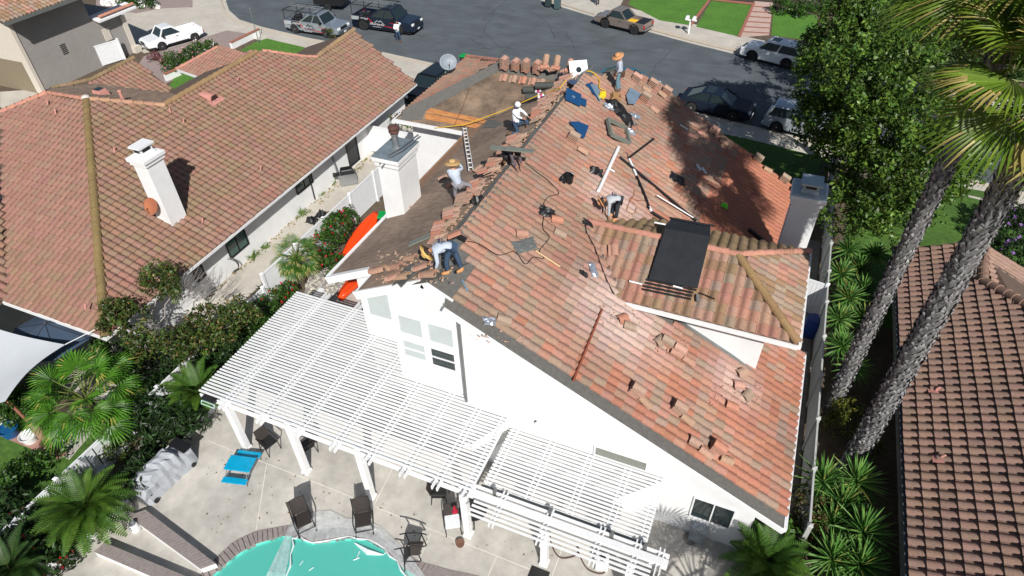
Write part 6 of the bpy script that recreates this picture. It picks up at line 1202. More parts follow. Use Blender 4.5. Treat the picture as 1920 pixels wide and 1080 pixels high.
# square metal frame
m = MB(); a = .5
for s in (-1, 1): m.box(-a, a, s * a - .05, s * a + .05, 0, .14); m.box(s * a - .05, s * a + .05, -a + .05, a - .05, 0, .14)
single('skylight_curb', 'square olive metal frame standing tilted under the clutter', 'frame', m, LEADM, fr(rs(1158, 248, .14), RN, .5, .15))
single('long_board', 'grey board held by the crouching worker across the row', 'board', MB().box(-.75, .75, -.11, .11, 0, .05), LEADM, Matrix.Translation(ls(960, 281, .75)) @ Matrix.Rotation(.18, 4, 'Z'))
single('wide_board', 'grey metal board on the felt above the stooping man', 'board', MB().box(-.5, .5, -.16, .16, 0, .04), LEADM, fr(ls(793, 448, .06), LN, .4))
single('torn_felt', 'torn grey felt sheet by the red piles at the gable', 'felt', MB().prism([ls(*p, .05) for p in ((735, 537), (758, 505), (772, 495), (790, 502), (752, 540), (745, 532))], LN * .02), GMETAL)
item('bucket', 'black round bucket standing on the tiled slope', 'bucket', MB().lathe([(.15, 0), (.19, .32), (.2, .32), (.2, .34), (.17, .34), (.14, .04), (.01, .03)], 20), BLACK, Matrix.Translation(rs(1066, 342, .05)), parts=('shell', ('handle', MB().tube([Vector((.19 * cos(t), .02, .33 + .1 * sin(t))) for t in [pi * k / 8 for k in range(9)]], .01, 5), STEEL)))
for (x, y, lb, c) in ((1001, 168, 'upper roll of felt with a pink and white label', 0), (1006, 181, 'lower roll of felt with a pink and white label', 1), (1024, 160, 'third roll of felt without a visible label', 2)):
    M = fr(ls(x, y, .16), LN, 1.02); M = Matrix.Translation(ls(x, y, .18)) @ Matrix.Rotation(.42, 4, 'Z') @ Matrix.Rotation(pi / 2, 4, 'Y')
    ps2 = ['roll', ('core', MB().lathe([(.05, -.53), (.05, .53)], 10), BLACK)] + ([('label', MB().lathe([(.154, .05), (.154, .33)], 20), WPAINT), ('pink_band', MB().lathe([(.157, .13), (.157, .25)], 20), mat('pink_label', (.45, .04, .20), .5))] if c < 2 else [])
    item('felt_roll', lb, 'felt roll', MB().lathe([(.15, -.52), (.15, .52)], 20), mat('dark_felt_roll', (.05, .055, .05), .8), M, parts=tuple(ps2), group='rolls of roofing felt')
def pipe(label, pts, r, mm, f_=rs, h=.14, name='pipe', cat='pipe', n=8, group=None, world=False):
    P = pts if world else [f_(x, y, h) for x, y in pts]; return single(name, label, cat, MB().tube(P, r, n), mm, group=group)
pipe('long white gutter pipe lying down the tiled slope', [(1160, 276), (1122, 358)], .07, WPAINT)
pipe('short white stub joined to the long white pipe', [(1142, 316), (1152, 322)], .035, WPAINT)
pipe('black insulated pipe of the upper bent run', [(1226, 260), (1179, 296)], .045, BLACK); pipe('white middle length of the bent pipe run', [(1180, 298), (1194, 330)], .045, WPAINT); pipe('black lower length of the bent pipe run', [(1194, 330), (1212, 372), (1218, 392)], .045, BLACK); pipe('black pipe reaching the solar panel', [(1222, 397), (1256, 418)], .045, BLACK, h=.2)
pipe('white elbow between the two black pipe lengths', [(1217, 388), (1222, 397)], .05, WPAINT)
pipe('long straight black pipe from mid slope to the panel', [(1162, 294), (1230, 350), (1306, 414)], .045, BLACK, h=.16); pipe('thin white conduit beside the long black pipe', [(1232, 366), (1300, 408)], .025, WPAINT, h=.2); pipe('thick black pipe by the foot of the right chimney', [(1404, 430), (1446, 462)], .08, BLACK)
pipe('short white stick in the tree shade', [(1275, 234), (1290, 243)], .03, WPAINT); pipe('wooden handle leaning beside the felt scrap', [(1004, 470), (1050, 500)], .03, mat('wood_handle', (.55, .40, .22), .7), name='broom_stick', cat='handle')
for k, (x, y) in enumerate(((1310, 314), (1320, 320))): single('caulk_tube', ('left', 'right')[k] + ' white and black tube lying in the palm shade', 'tube', MB().tube([(-.16, 0, 0), (.16, 0, 0)], .06, 10), WPAINT, fr(rs(x, y, .12), RN, -.7))
single('caulk_gun', 'blue and silver caulking gun near the felt patch', 'tool', MB().tube([(-.2, 0, 0), (.2, 0, 0)], .035, 8).box(.18, .22, -.02, .02, -.1, .02), PALE, fr(rs(872, 536, .12), RN, 2.5))
single('caulk_gun', 'white and blue tube lying below the small window', 'tool', MB().tube([(-.16, 0, 0), (.16, 0, 0)], .04, 8), PALE, fr(rs(1275, 662, .16), RN, 1.2))
item('nail_gun', 'black nail gun with its hose on the ridge strip', 'nail gun', MB().box(-.22, .12, -.04, .04, 0, .16).box(.02, .1, -.04, .04, -.02, .0).box(-.3, -.2, -.06, .06, -.05, .12), BLACK, fr(rs(866, 450, .14), RN, .2), .01, parts=('body', ('magazine', MB().box(-.1, .1, .05, .12, .02, .08), SILVF)))
single('battery_drill', 'small grey drill on the cross hip roof beside the panel', 'tool', MB().box(-.12, .12, -.05, .05, 0, .1).box(-.06, .02, -.04, .04, -.02, .0), GMETAL, fr(ds(1308, 560, .12), DN, .3), .01)
single('wrench', 'dark adjustable tool on the cross hip roof', 'tool', MB().beam((-.25, 0, 0), (.25, 0, 0), .04, .03), BLACK, fr(ds(1326, 555, .12), DN, 1.4))
pipe('long reddish metal strip lying along the tile courses', [(1129, 580), (1075, 714)], .035, mat('rust_red_strip', (.26, .07, .035), .7), h=.11)
# gutter track standing on the slope next to the brown hat worker
ladder('white metal track lying upright from the gutter corner down the felt', ls(870, 236, .1) + Vector((0, 0, .1)), ls(883, 318, .12), .16, WPAINT, 12, name='metal_track', cat='track')
def cord(label, pts, f_, h, mm, r=.012, name='cord', cat='cord'):
    P = [f_(x, y, h) for x, y in pts]; Q = []
    for i in range(len(P) - 1):
        p0, p1, p2, p3 = P[max(i - 1, 0)], P[i], P[i + 1], P[min(i + 2, len(P) - 1)]
        for k in range(6): t = k / 6; Q.append(.5 * ((2 * p1) + (p2 - p0) * t + (2 * p0 - 5 * p1 + 4 * p2 - p3) * t * t + (3 * p1 - p0 - 3 * p2 + p3) * t ** 3))
    Q.append(P[-1]); return single(name, label, cat, MB().tube(Q, r, 5), mm)
cord('black strip drawn as the dark of the open valley gap beside the cross hip roof', [(1098, 418), (1100, 436), (1114, 462), (1128, 500), (1140, 530), (1152, 552)], rs, .09, BLACK, .02, 'valley_dark_line', 'gap')  # black tube laid on the slope to paint the gap's shade
HOSE = mat('yellow_hose', (.62, .38, .02), .5)
a1, a2 = fs(815, 240, .1), fs(870, 234, .25); single('air_hose', 'yellow air hose stretched along the valley of the stripped roof', 'hose', MB().tube([a1, a2, ls(950, 205, .25), ls(1010, 178, .35), ls(1050, 165, .5), ls(1062, 150, .6)], .02, 6), HOSE)
cord('yellow air hose looping over the tiles below the white plate', [(1100, 133), (1112, 136), (1124, 150), (1124, 164), (1136, 170)], rs, .12, HOSE, .025, 'air_hose', 'hose')
cord('black cord running from the nail gun across the tiles', [(876, 452), (900, 458), (935, 478), (965, 472), (985, 495), (1000, 482), (1020, 485), (1012, 470), (1030, 445), (1018, 428), (1020, 405)], rs, .12, BLACK)
cord('thin black cord from the bucket up to the ridge board', [(985, 305), (1010, 325), (1030, 340), (1048, 362), (1030, 368), (1020, 380), (1024, 392)], rs, .1, BLACK)
cord('loose coil of thin orange cord above the cross roof', [(1180, 345), (1190, 360), (1180, 380), (1176, 395), (1190, 400), (1192, 385), (1180, 372), (1200, 376), (1214, 374)], rs, .1, mat('orange_cord', (.35, .12, .04), .6), .01)
cord('black cord along the front edge beyond the standing worker', [(1175, 285), (1180, 300)], rs, .1, BLACK)
single('safety_rope', 'dark safety rope hanging from the stripped hip to the gutter', 'rope', MB().tube([fs(880, 165, .05), fs(868, 200, .05), fs(852, 234, .08), at(850, 262, 4.2)], .012, 4), mat('rust_rope', (.10, .03, .02), .8))
# pipes strapped on the main chimney
m = MB(); m.tube([at(784, 253, 8.6), at(752, 276, 8.65), at(728, 290, 8.6), at(712, 308, 8.2)], .03, 6); single('steel_pipe', 'upper grey pipe crossing the main chimney cap', 'pipe', m, STEEL)
m = MB(); m.tube([at(788, 256, 8.6), at(756, 280, 8.65), at(732, 294, 8.6), at(716, 314, 8.1)], .03, 6); single('steel_pipe', 'lower grey pipe crossing the main chimney cap', 'pipe', m, STEEL)
# ---------------------------------------------------------------- dishes
def dish(label, p, aim, R, mm, pole_to, name='satellite_dish', back=None):
    t = thing(name, label, 'satellite dish', p); bpy.context.view_layer.update(); aim = Vector(aim).normalized(); M = Matrix.Translation(p) @ aim.to_track_quat('Z', 'Y').to_matrix().to_4x4(); k = 8
    prof = [(max(.001, R * i / k), .18 * R * (i / k) ** 2 * 1.2) for i in range(k + 1)] + [(R, .22 * R - .02)] + [(max(.001, R * i / k), .18 * R * (i / k) ** 2 * 1.2 - .02) for i in range(k - 1, -1, -1)]
    own(MB().lathe(prof, 28, M, 1, .9).build('reflector', mm, t, smooth=True), t); own(MB().tube([p - aim * .02, pole_to + Vector((0, 0, .2)), pole_to], .025, 6).build('mast', STEEL, t), t)
    e = M @ Vector((0, -R * .2, R * 1.0)); own(MB().tube([M @ Vector((0, -R * .85, .15 * R)), e], .015, 5).ball(e, .045, 8).build('feed_arm', STEEL, t), t); return t
dish('pale grey satellite dish standing at the tiled left hip', at(840, 117, 6.6), (.55, -.65, .55), .46, mat('dish_grey', (.20, .235, .27), .55, metal=.1), at(842, 136, 5.9))
dish('rusty orange satellite dish fixed to the left house chimney', at(285, 387, 4.3), (-.05, -.85, .55), .42, mat('rusty_dish', (.42, .13, .04), .7, scale=6, col2=(.30, .12, .08)), Vector((-23.9, 15.95, 4.2)))
# ---------------------------------------------------------------- kayak, bins, tank beside the house
def kayak(label, a, b, w_, tilt):
    a, b = Vector(a), Vector(b); L = (b - a).length; d = (b - a).normalized(); t = thing('kayak', label, 'kayak', a); M = Matrix.Translation(a) @ Matrix((d, Vector((-d.y, d.x, 0)).normalized(), d.cross(Vector((-d.y, d.x, 0)).normalized()))).transposed().to_4x4() @ Matrix.Rotation(tilt, 4, 'X'); t.matrix_world = M; bpy.context.view_layer.update(); rings = []
    for i in range(17):
        u = i / 16; ww = w_ / 2 * max(.04, sin(pi * (u * .94 + .03))) ** .55; hh = .16 + .06 * abs(2 * u - 1) ** 2; rings.append([Vector((u * L, ww * c, hh * s)) for c, s in ((0, 1), (.35, .92), (.55, .72), (.8, .85), (1, .45), (.8, -.25), (.4, -.6), (0, -.7), (-.4, -.6), (-.8, -.25), (-1, .45), (-.8, .85), (-.55, .72), (-.35, .92))])
    MB().loft(rings).build('hull', ORANGEP, t, smooth=True); MB().tube([(L * .06, 0, .2), (L * .5, 0, .18), (L * .94, 0, .2)], .035, 6).build('ridge', ORANGEP, t); return t
kayak('bright orange red kayak resting between the red flowered shrub and the eave', at(640, 505, .3), at(704, 402, .6), .95, .35)
kayak('orange red kayak end showing under the lower left eave corner', at(638, 560, .3), at(725, 462, .3), 1.05, -.25)
def bin_(label, p, rz, body, lid, h=1.05, name='wheelie_bin', wd=.6, cat='trash bin', group=None):
    t = thing(name, label, cat, p, rz, group); MB().box(-wd / 2 * .85, wd / 2 * .85, -wd / 2 * .85, wd / 2 * .85, .08, h - .08, top=1.15).build('body', body, t, bevel=.03); MB().box(-wd / 2 - .02, wd / 2 + .02, -wd / 2 - .04, wd / 2 + .02, h - .08, h, top=.9).build('lid', lid, t, bevel=.03)
    for s in (-1, 1): MB().lathe([(.1, -.03), (.1, .03)], 12, Matrix.Translation((s * wd * .42, wd * .4, .1)) @ Matrix.Rotation(pi / 2, 4, 'Y')).build('wheel', BLACK, t)
    MB().tube([(-wd * .4, wd * .5, h - .1), (wd * .4, wd * .5, h - .1)], .018, 6).build('handle', BLACK, t); return t
DBIN = mat('dark_bin', (.02, .035, .04), .6); GBIN = mat('grey_green_bin', (.05, .09, .10), .6)
bin_('black bin with a bright green lid beside the main chimney', at(716, 430, 0) + Vector((.3, 0, 0)), .3, DBIN, GREENP)
bin_('bin with a green lid showing over the tiled left hip', at(872, 128, 0), 0, DBIN, GREENP)
bin_('dark bin on the street, the left one of the pair', at(1028, 13, -.12), .1, DBIN, DBIN); bin_('grey green bin on the street, the right one of the pair', at(1045, 17, -.12), .1, GBIN, GBIN)
t = thing('water_tank', 'white plastic tank between the main chimney and the front wing wall', 'tank', Vector((-13.4, 20.4, 0))); MB().lathe([(.32, 0), (.34, .05), (.34, 1.4), (.28, 1.52), (.1, 1.56)], 20).build('body', VINYL, t, smooth=False); MB().lathe([(.1, 1.56), (.1, 1.62)], 12).build('lid', WPAINT, t)
t = thing('barrel', 'dark blue barrel in the side yard below the right dormer corner', 'barrel', at(1513, 622, 0) + Vector((.1, -.1, 0))); MB().lathe([(.32, 0), (.36, .25), (.36, .65), (.32, .9)], 20).build('body', mat('blue_barrel', (.01, .05, .25), .45), t); MB().lathe([(.3, .9), (.3, .93)], 20).build('lid', mat('blue_barrel', None), t)
t = thing('bin', 'small green bin at the right gutter', 'bin', at(1560, 1000, 0)) if False else None
# ---------------------------------------------------------------- mailbox, post, street bits
t = thing('mailbox', 'white double mailbox on a white post across the street', 'mailbox', at(1291, 63, .01)); MB().box(-.06, .06, -.06, .06, 0, 1.1).box(-.5, .5, -.05, .05, 1.05, 1.15).build('post', WPAINT, t)
for s in (-1, 1): MB().box(s * .28 - .15, s * .28 + .15, -.28, .28, 1.15, 1.4, top=.8).build('box', WPAINT, t, bevel=.03)
t = thing('flag_pole', 'thin grey pole rising beside the front lawn at the top left', 'pole', at(486, 82, 0)); MB().tube([(0, 0, 0), (0, 0, 2.8)], .035, 8, .025).build('pole', STEEL, t); MB().ball((0, 0, 2.85), .06, 8).build('finial', STEEL, t)
for a_, b_, lb in (((435, 92), (488, 66), 'low brick capped white wall by the front lawn'), ((312, 152), (340, 140), 'short low brick capped white wall behind the rose bushes')):
    A_, B_2 = at(*a_, 0), at(*b_, 0); t = thing('garden_wall', lb, 'low wall', A_); bpy.context.view_layer.update(); own(MB().beam(A_ + Vector((0, 0, .25)), B_2 + Vector((0, 0, .25)), .22, .5).build('wall', WHITE), t); own(MB().beam(A_ + Vector((0, 0, .53)), B_2 + Vector((0, 0, .53)), .3, .06).build('brick_cap', BRICKR), t)
t = thing('house', 'sliver of a white house wall at the top edge above the far lawns', 'house', at(1560, 0, 0)); bpy.context.view_layer.update(); q = at(1500, -12, 0); own(MB().box(q.x - .0, q.x + 14, q.y, q.y + .4, 0, 3.0).build('wall', WHITE), t); own(MB().box(q.x - .4, q.x + 14.4, q.y - .6, q.y + 5, 3.0, 3.2).build('roof', DECK), t)
# ---------------------------------------------------------------- things along the side path
for (x, y, lb, nm, hh, mm) in ((680, 290, 'stack of clay pots beside the side door', 'clay_pots', .9, mat('old_clay', (.16, .08, .05), .8)), (690, 276, 'grey planter next to the clay pots', 'planter', .7, mat('grey_pot', (.22, .19, .17), .8))):
    single(nm, lb, 'pots', MB().lathe([(.12, 0), (.2, hh * .3), (.16, hh * .33), (.2, hh * .6), (.16, hh * .64), (.22, hh), (.14, hh)], 14), mm, Matrix.Translation(at(x, y, 0)))
ladder('tall garden tools and trellis leaning on the left house wall', at(640, 345, 0), Vector((-22.1, 26.0, 1.9)), .06, STEEL, 4, name='garden_rake', cat='rake')
t = thing('grill', 'black gas grill on the side path left of the chimney', 'grill', at(655, 345, 0), .7); MB().box(-.5, .5, -.25, .25, .1, .75).build('cabinet', STEEL, t); MB().box(-.4, .4, -.28, .28, .75, 1.05, top=.8).build('hood', BLACK, t, bevel=.05); MB().box(-.8, -.42, -.2, .2, .72, .76).build('shelf', BLACK, t)
single('stone_block', 'pale block at the fence foot by the side path', 'block', MB().box(-.15, .15, -.2, .2, 0, .3), mat('grey_pot', None), Matrix.Translation(at(663, 378, 0)), .02)
for k, (x, y, mm, lb) in enumerate(((585, 415, BLACK, 'dark bundle at the path edge by the fan palm'), (604, 404, DKMETAL, 'black wire basket at the path edge'))): single('bundle', lb, 'bundle', crumple(0, .3, .25, .4), mm, Matrix.Translation(at(x, y, 0)))
m = MB()
for k in range(3): m.tube([Vector((cos(t_) * .4, 0, .45 + sin(t_) * .4)) + Vector((0, .06 * k, 0)) for t_ in [2 * pi * q / 14 for q in range(15)]], .015, 5)
single('hose_reel', 'dark coiled hose by the white wall near the olive tree', 'hose', m, DKMETAL, Matrix.Translation(at(436, 512, 0)) @ Matrix.Rotation(.5, 4, 'Z'))
# ---------------------------------------------------------------- shade sail, umbrella, pots in the left garden
SAIL = mat('sail_cloth', (.50, .53, .56), .8, var=.04, scale=1.5)
A_ = [at(-60, 590, 2.6), at(118, 644, 2.6), at(60, 735, 2.3), at(-30, 760, 2.2), at(-90, 700, 2.4)]
m = MB(); N_ = 12; P00, P10, P11, P01 = at(-90, 580, 2.6), at(122, 646, 2.75), at(10, 752, 2.5), at(-140, 800, 2.4); vs = []
for i in range(N_ + 1):
    for j in range(N_ + 1):
        u, v = i / N_, j / N_; p = P00.lerp(P10, u).lerp(P01.lerp(P11, u), v); p.z -= .2 * sin(pi * u) * sin(pi * v); p += (P11 - P10).normalized() * (.0) - (Vector((0, 1, 0)) * .22 * sin(pi * u) * (1 - v)) + Vector((-.3, 0, 0)) * sin(pi * v) * u; vs.append(p)
fs_ = [(i * (N_ + 1) + j, i * (N_ + 1) + j + 1, (i + 1) * (N_ + 1) + j + 1, (i + 1) * (N_ + 1) + j) for i in range(N_) for j in range(N_)]; m.add(vs, fs_); m.add([v - Vector((0, 0, .01)) for v in vs], [tuple(reversed(f)) for f in fs_])
t = thing('shade_sail', 'white shade sail stretched at the left edge beside the fan palm', 'shade sail', at(20, 650, 0)); bpy.context.view_layer.update(); own(m.build('cloth', SAIL, smooth=True), t); own(MB().tube([P10, at(178, 618, 2.9)], .015, 5).build('tie_rope', WPAINT), t)
NAVYC = mat('navy_canvas', (.035, .06, .10), .8, var=.06, scale=2); uc = at(88, 612, 2.35); t = thing('umbrella', 'dark blue patio umbrella in the shade under the left eave', 'umbrella', Vector((uc.x, uc.y, 0))); bpy.context.view_layer.update()
m = MB(); k = 8; vs = [Vector((uc.x, uc.y, 2.5))] + [Vector((uc.x + 1.7 * cos(2 * pi * i / k + .2), uc.y + 1.7 * sin(2 * pi * i / k + .2), 1.95)) for i in range(k)]; m.add(vs, [(0, i + 1, (i + 1) % k + 1) for i in range(k)]); m.add([v - Vector((0, 0, .01)) for v in vs], [(0, (i + 1) % k + 1, i + 1) for i in range(k)])
own(m.build('canopy', NAVYC), t); own(MB().tube([(uc.x, uc.y, 0), (uc.x, uc.y, 2.55)], .03, 8).build('pole', STEEL), t); m = MB()
for i in range(k): m.tube([vs[0] + Vector((0, 0, .01)), vs[i + 1] + Vector((0, 0, .01))], .012, 4)
own(m.build('ribs', DKMETAL), t)
t = thing('wood_post', 'reddish brown timber post leaning beside the potted plants', 'post', at(88, 830, 0)); bpy.context.view_layer.update(); own(MB().tube([at(95, 832, 0), at(-10, 728, 1.7)], .06, 8).build('post', mat('red_brown_wood', (.20, .075, .04), .7)), t); own(MB().tube([at(92, 832, 0), at(58, 792, .9)], .17, 12, .14).build('stump', mat('log_wood', (.26, .16, .10), .8)), t)
def pot(label, x, y, R, h, mm, pl=True, group='plant pots by the timber post'):
    t = thing('plant_pot', label, 'plant pot', at(x, y, 0), 0, group); MB().lathe([(R * .75, 0), (R, h), (R * 1.06, h), (R * 1.06, h - .05), (R * .92, h - .02), (R * .9, h - .08), (.01, h - .08)], 22).build('pot', mm, t, smooth=False); m = MB(); random.seed(x)
    if pl: rosette(m, Vector((0, 0, h)), .35, 26, [(.06, .13, .03), (.09, .12, .04)], w_=.05); m.build('plant', LEAF, t)
    return t
pot('blue pot with bare soil left of the timber post', 24, 815, .33, .42, mat('blue_glaze', (.01, .09, .24), .3), False); pot('white pot with bare soil right of the blue pot', 60, 826, .30, .36, WPAINT, False); pot('teal pot under the fan palm fronds', 133, 815, .30, .36, mat('teal_glaze', (.03, .22, .26), .3)); pot('pale pot cut by the left edge', 3, 798, .3, .35, WPAINT)
zone('paver_edge', [(0, 818), (110, 862), (128, 848), (20, 800)], .03, mat('pink_paver', (.36, .20, .16), .8, var=.2, scale=6))
zone('garden_slab', [(78, 842), (128, 792), (182, 800), (130, 862)], .02, CONC)
single('bucket', 'white and yellow bucket under the fan palm', 'bucket', MB().lathe([(.16, 0), (.2, .35), (.17, .35)], 16), WPAINT, Matrix.Translation(at(213, 752, 0)))
# ---------------------------------------------------------------- patio
WICK = mat('dark_wicker', (.030, .022, .020), .6, var=.4, scale=60, bump=.6, bscale=160); CHF = mat('dark_frame', (.018, .018, .018), .4)
def rocker(label, p, face, tip=None, group='dark wicker rocking chairs by the pool'):
    t = thing('rocking_chair', label, 'chair', p, 0, group); f = Vector(face); f.z = 0; f.normalize(); t.rotation_euler = (0, 0, math.atan2(f.y, f.x))
    if tip: t.rotation_euler = tip
    MB().box(-.22, .27, -.25, .25, .38, .43).build('seat', WICK, t, bevel=.01); M = Matrix.Translation((-.22, 0, .42)) @ Matrix.Rotation(-.28, 4, 'Y'); m = MB()
    rings = [[M @ Vector((-.03 - .05 * (1 - (2 * v - 1) ** 2), -.25 + .5 * v, z)) for v in (0, .25, .5, .75, 1)] + [M @ Vector((.0 - .05 * (1 - (2 * v - 1) ** 2), -.25 + .5 * v, z)) for v in (1, .75, .5, .25, 0)] for z in (0, .2, .4, .62)]; m.loft(rings).build('backrest', WICK, t)
    for s in (-1, 1):
        y = s * .28; MB().tube([(-.45, y, .09), (-.2, y, .03), (.1, y, .025), (.38, y, .08), (.46, y, .13)], .022, 6).build('rocker', CHF, t)
        MB().tube([(.28, y, .05), (.28, y, .62), (.20, y, .66), (-.28, y, .63), (-.34, y, .60)], .022, 6).build('armrest', CHF, t); MB().tube([(-.24, y, .04), (-.24, y, .42), M @ Vector((0, s * .27, .66))], .022, 6).build('leg', CHF, t)
    MB().tube([(.28, -.28, .12), (.28, .28, .12)], .015, 6).build('stretcher', CHF, t); return t
rocker('left rocking chair turned slightly, facing the pool edge', at(572, 985, .0), at(585, 1030) - at(566, 975)); rocker('middle rocking chair squarely facing the pool', at(684, 985, 0), at(684, 1030) - at(682, 975))
p = at(768, 1012, .55); rocker('third rocking chair tipped over beside the pool', p, (1, 0, 0), tip=(1.25, .5, .7))
def mchair(label, p, face, cush=None, group='black metal patio chairs'):
    t = thing('patio_chair', label, 'chair', p, 0, group); f = Vector(face); t.rotation_euler = (0, 0, math.atan2(f.y, f.x)); MB().box(-.24, .24, -.24, .24, .40, .44).build('seat', cush or CHF, t, bevel=.015); MB().prism([Vector((-.24, -.24, .46)), Vector((-.24, .24, .46)), Vector((-.38, .22, .92)), Vector((-.38, -.22, .92))], (.03, 0, 0)).build('backrest', WICK, t)
    for sx in (-1, 1):
        for sy in (-1, 1): MB().tube([(sx * .22, sy * .24, .42), (sx * .28, sy * .25, 0)], .018, 6).build('leg', CHF, t)
    for sy in (-1, 1): MB().tube([(.22, sy * .26, .42), (.24, sy * .27, .64), (-.3, sy * .26, .66)], .018, 6).build('armrest', CHF, t)
    return t
mchair('black chair beside the leftmost pergola posts', at(508, 842, 0), (1, -.3, 0)); mchair('black chair half hidden behind the second pergola post', at(578, 848, 0), (-.5, -1, 0)); mchair('chair with a white seat cushion beside the fourth post', at(850, 990, 0), (.5, -.8, 0), WHS); mchair('dark chair under the pergola edge behind the cushioned chair', at(826, 935, 0), (.8, .3, 0))
t = thing('patio_table', 'round black lattice table behind the fourth pergola post', 'table', at(890, 975, 0)); MB().lathe([(.45, .70), (.46, .72), (.45, .74), (.02, .74)], 24).build('tabletop', CHF, t)
for k in range(4): a = k * pi / 2 + .4; MB().tube([(.3 * cos(a), .3 * sin(a), .7), (.12 * cos(a), .12 * sin(a), .35), (.34 * cos(a), .34 * sin(a), 0)], .02, 6).build('leg', CHF, t)
single('hummingbird_feeder', 'red feeder hanging over the cushioned chair', 'feeder', MB().lathe([(.01, .35), (.03, .33), (.06, .2), (.05, .1), (.1, .05), (.09, 0), (.01, 0)], 12), mat('red_glass', (.35, .01, .03), .2), Matrix.Translation(at(853, 960, 1.2)))
t = thing('picnic_table', 'bright blue folding childrens picnic table on the patio', 'table', at(458, 885, 0), math.atan2(.25, 1)); MB().box(-.48, .48, -.30, .30, .50, .54).build('tabletop', BLUEP, t, bevel=.02)
for s in (-1, 1): MB().box(-.45, .45, s * .55 - .12, s * .55 + .12, .28, .32).build('bench', BLUEP, t, bevel=.02)
for s in (-1, 1): MB().tube([(s * .38, -.55, 0), (s * .38, -.5, .28), (s * .38, -.25, .5)], .018, 6).tube([(s * .38, .55, 0), (s * .38, .5, .28), (s * .38, .25, .5)], .018, 6).tube([(s * .38, -.5, .28), (s * .38, .5, .28)], .018, 6).build('leg_frame', STEEL, t)
# covered grill
gc_ = mat('grey_cover', (.36, .38, .41), .9, var=.12, scale=3, bump=1.0, bscale=4, spec=.1); a, b = at(276, 935, 0), at(352, 862, 0); d = (b - a).normalized(); t = thing('grill', 'large grill under a wrinkled grey cover beside the stone bed', 'grill', a.lerp(b, .5), math.atan2(d.y, d.x)); random.seed(88); rings = []
for i in range(15):
    u = i / 14; x = -1.05 + 2.1 * u; hh = (.95 + .18 * sin(pi * u) if u < .78 else .82) * (min(1, .55 + u * 6) if u < .1 else 1); wd = .38 * (1 if .05 < u < .95 else .8); rings.append([Vector((x + rnd(-.02, .02), wd * c * (1.12 if s == 0 else 1) * rnd(.88, 1.08), hh * s * (rnd(.91, 1.04) if s > .5 else 1))) for c, s in ((1, 0), (1, .35), (.97, .72), (.7, .97), (.2, 1.0), (-.3, 1.0), (-.8, .95), (-1, .7), (-1, .35), (-1, 0))])
MB().loft(rings).build('cover', gc_, t); MB().box(.72, 1.1, -.4, .4, .83, .87).build('side_shelf', BLACK, t)
for s in (-1, 1): MB().lathe([(.09, -.03), (.09, .03)], 12, Matrix.Translation((s * .8, -.44, .09)) @ Matrix.Rotation(pi / 2, 4, 'X')).build('wheel', BLACK, t)
t = thing('gas_bottle', 'white propane bottle by the upper brick topped wall', 'gas bottle', at(257, 995, 0)); MB().lathe([(.12, 0), (.13, .03), (.155, .08), (.155, .32), (.12, .38), (.03, .40)], 18).build('body', DPAINT, t, smooth=True); MB().lathe([(.09, .38), (.09, .48), (.08, .48), (.08, .38)], 14).build('collar', STEEL, t); MB().ball((0, 0, .43), .03, 8).build('valve', STEEL, t)
t = thing('flood_light', 'black flood light on the left front corner of the pergola', 'light fixture', at(396, 748, 2.75)); bpy.context.view_layer.update(); MB().box(-.28, .28, -.15, .15, 0, .12).build('housing', BLACK, t, bevel=.02); MB().tube([(-.28, -.16, -.02), (.28, -.16, -.02), (.28, -.22, -.12), (-.28, -.22, -.12), (-.28, -.16, -.02)], .02, 6).build('guard', mat('mint_frame', (.40, .58, .52), .5), t)
for k, (x0, y0, x1, y1) in enumerate(((423, 753, 463, 838), (400, 760, 458, 838))):
    pass
single('door_mat', 'dark lattice mat on the patio at the bottom edge', 'mat', MB().box(-.3, .3, -.2, .2, 0, .02), CHF, Matrix.Translation(at(1010, 1078, .012)))
cord('long brown garden hose looping under the right pergola', [(1030, 985), (1034, 1020), (1050, 1045), (1078, 1042), (1086, 1030), (1082, 1028), (1100, 1065), (1130, 1075), (1140, 1055), (1136, 1040)], at, .03, mat('brown_hose', (.07, .025, .02), .5), .02, 'garden_hose', 'hose')
t = thing('pool_pump', 'white pool heater box under the right pergola beams', 'pump', at(1128, 1060, 0), .2); MB().box(-.2, .2, -.2, .2, 0, .45).build('body', DPAINT, t, bevel=.03); MB().lathe([(.1, .45), (.1, .5)], 14).build('cap', BLACK, t)
single('utility_box', 'grey utility box on the wall beneath the two pane window', 'box', MB().box(-.25, .25, -.3, .0, 0, .75), mat('grey_box', (.20, .23, .26), .5), Matrix.Translation((1.1, 12.04, .01)), .02)
single('wall_lamp', 'small dark hook on the rear wall above the right pergola', 'hook', MB().beam((-4.55, 12.02, 3.15), (-4.45, 11.95, 3.35), .03, .03), DKMETAL)
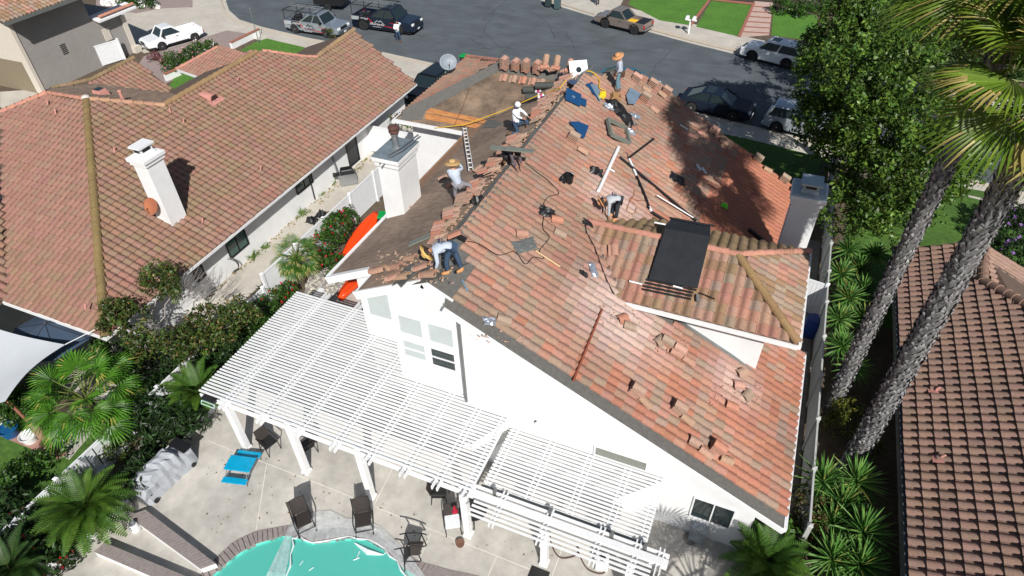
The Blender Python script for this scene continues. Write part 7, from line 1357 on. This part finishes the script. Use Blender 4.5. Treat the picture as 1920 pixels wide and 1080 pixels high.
t = thing('drain_cover', 'round drain cover on the patio near the utility box', 'drain', at(1293, 1010, .012)); MB().lathe([(.22, 0), (.22, .012), (.01, .012)], 20).build('cover', mat('drain', (.20, .18, .16), .8), t)
single('clay_pot', 'small brown clay disc on the patio by the fourth post', 'pot', MB().lathe([(.12, 0), (.15, .12), (.13, .12), (.01, .1)], 14), mat('old_clay', None), Matrix.Translation(at(863, 1021, .01)))
# plastic film on the pool edge
FILM = mat('clear_film', (.72, .78, .80), .25, alpha=.38, var=.3, scale=5, spec=.8); random.seed(91)
inner = [(535, 1085), (545, 1040), (548, 1010), (560, 1003), (585, 1018), (620, 1013), (655, 1006), (690, 1012), (722, 1030), (745, 1052), (765, 1085)]; outer = [(500, 1085), (530, 1020), (545, 985), (595, 962), (620, 960), (650, 975), (690, 980), (715, 990), (745, 1020), (770, 1045), (800, 1085)]
m = MB(); vs = []
for (a_, b_) in zip(inner, outer):
    for k in range(5): p = at(a_[0] + (b_[0] - a_[0]) * k / 4, a_[1] + (b_[1] - a_[1]) * k / 4, 0); p.z = .07 + rnd(0, .06); vs.append(p)
m.add(vs, [(i * 5 + k, i * 5 + k + 1, i * 5 + 6 + k, i * 5 + 5 + k) for i in range(len(inner) - 1) for k in range(4)]); single('plastic_film', 'clear plastic film draped over the pool edge', 'plastic film', m, FILM)
F2 = mat('white_film_fold', (.78, .84, .86), .3, alpha=.75)
m = MB(); P = [at(x, y, .0) for x, y in inner]; 
for a_, b_ in zip(P[:-1], P[1:]):
    n_ = (b_ - a_).cross(Vector((0, 0, 1))).normalized(); m.tube([a_ + Vector((0, 0, .02)), (a_ + b_) / 2 + n_ * rnd(-.05, .1) + Vector((0, 0, .03)), b_ + Vector((0, 0, .02))], [.02, .035, .02], 5)
for _ in range(6):
    q = at(rnd(560, 740), rnd(1030, 1078), -.08); m.tube([q, q + Vector((rnd(-.05, .15), rnd(.1, .3), .01))], .012, 4)
m.tube([at(665, 1018, -.07), at(690, 1035, -.07), at(718, 1040, -.07)], [.02, .1, .02], 5)
single('film_fold', 'white crumpled folds of film floating at the pool edge', 'plastic film', m, F2)
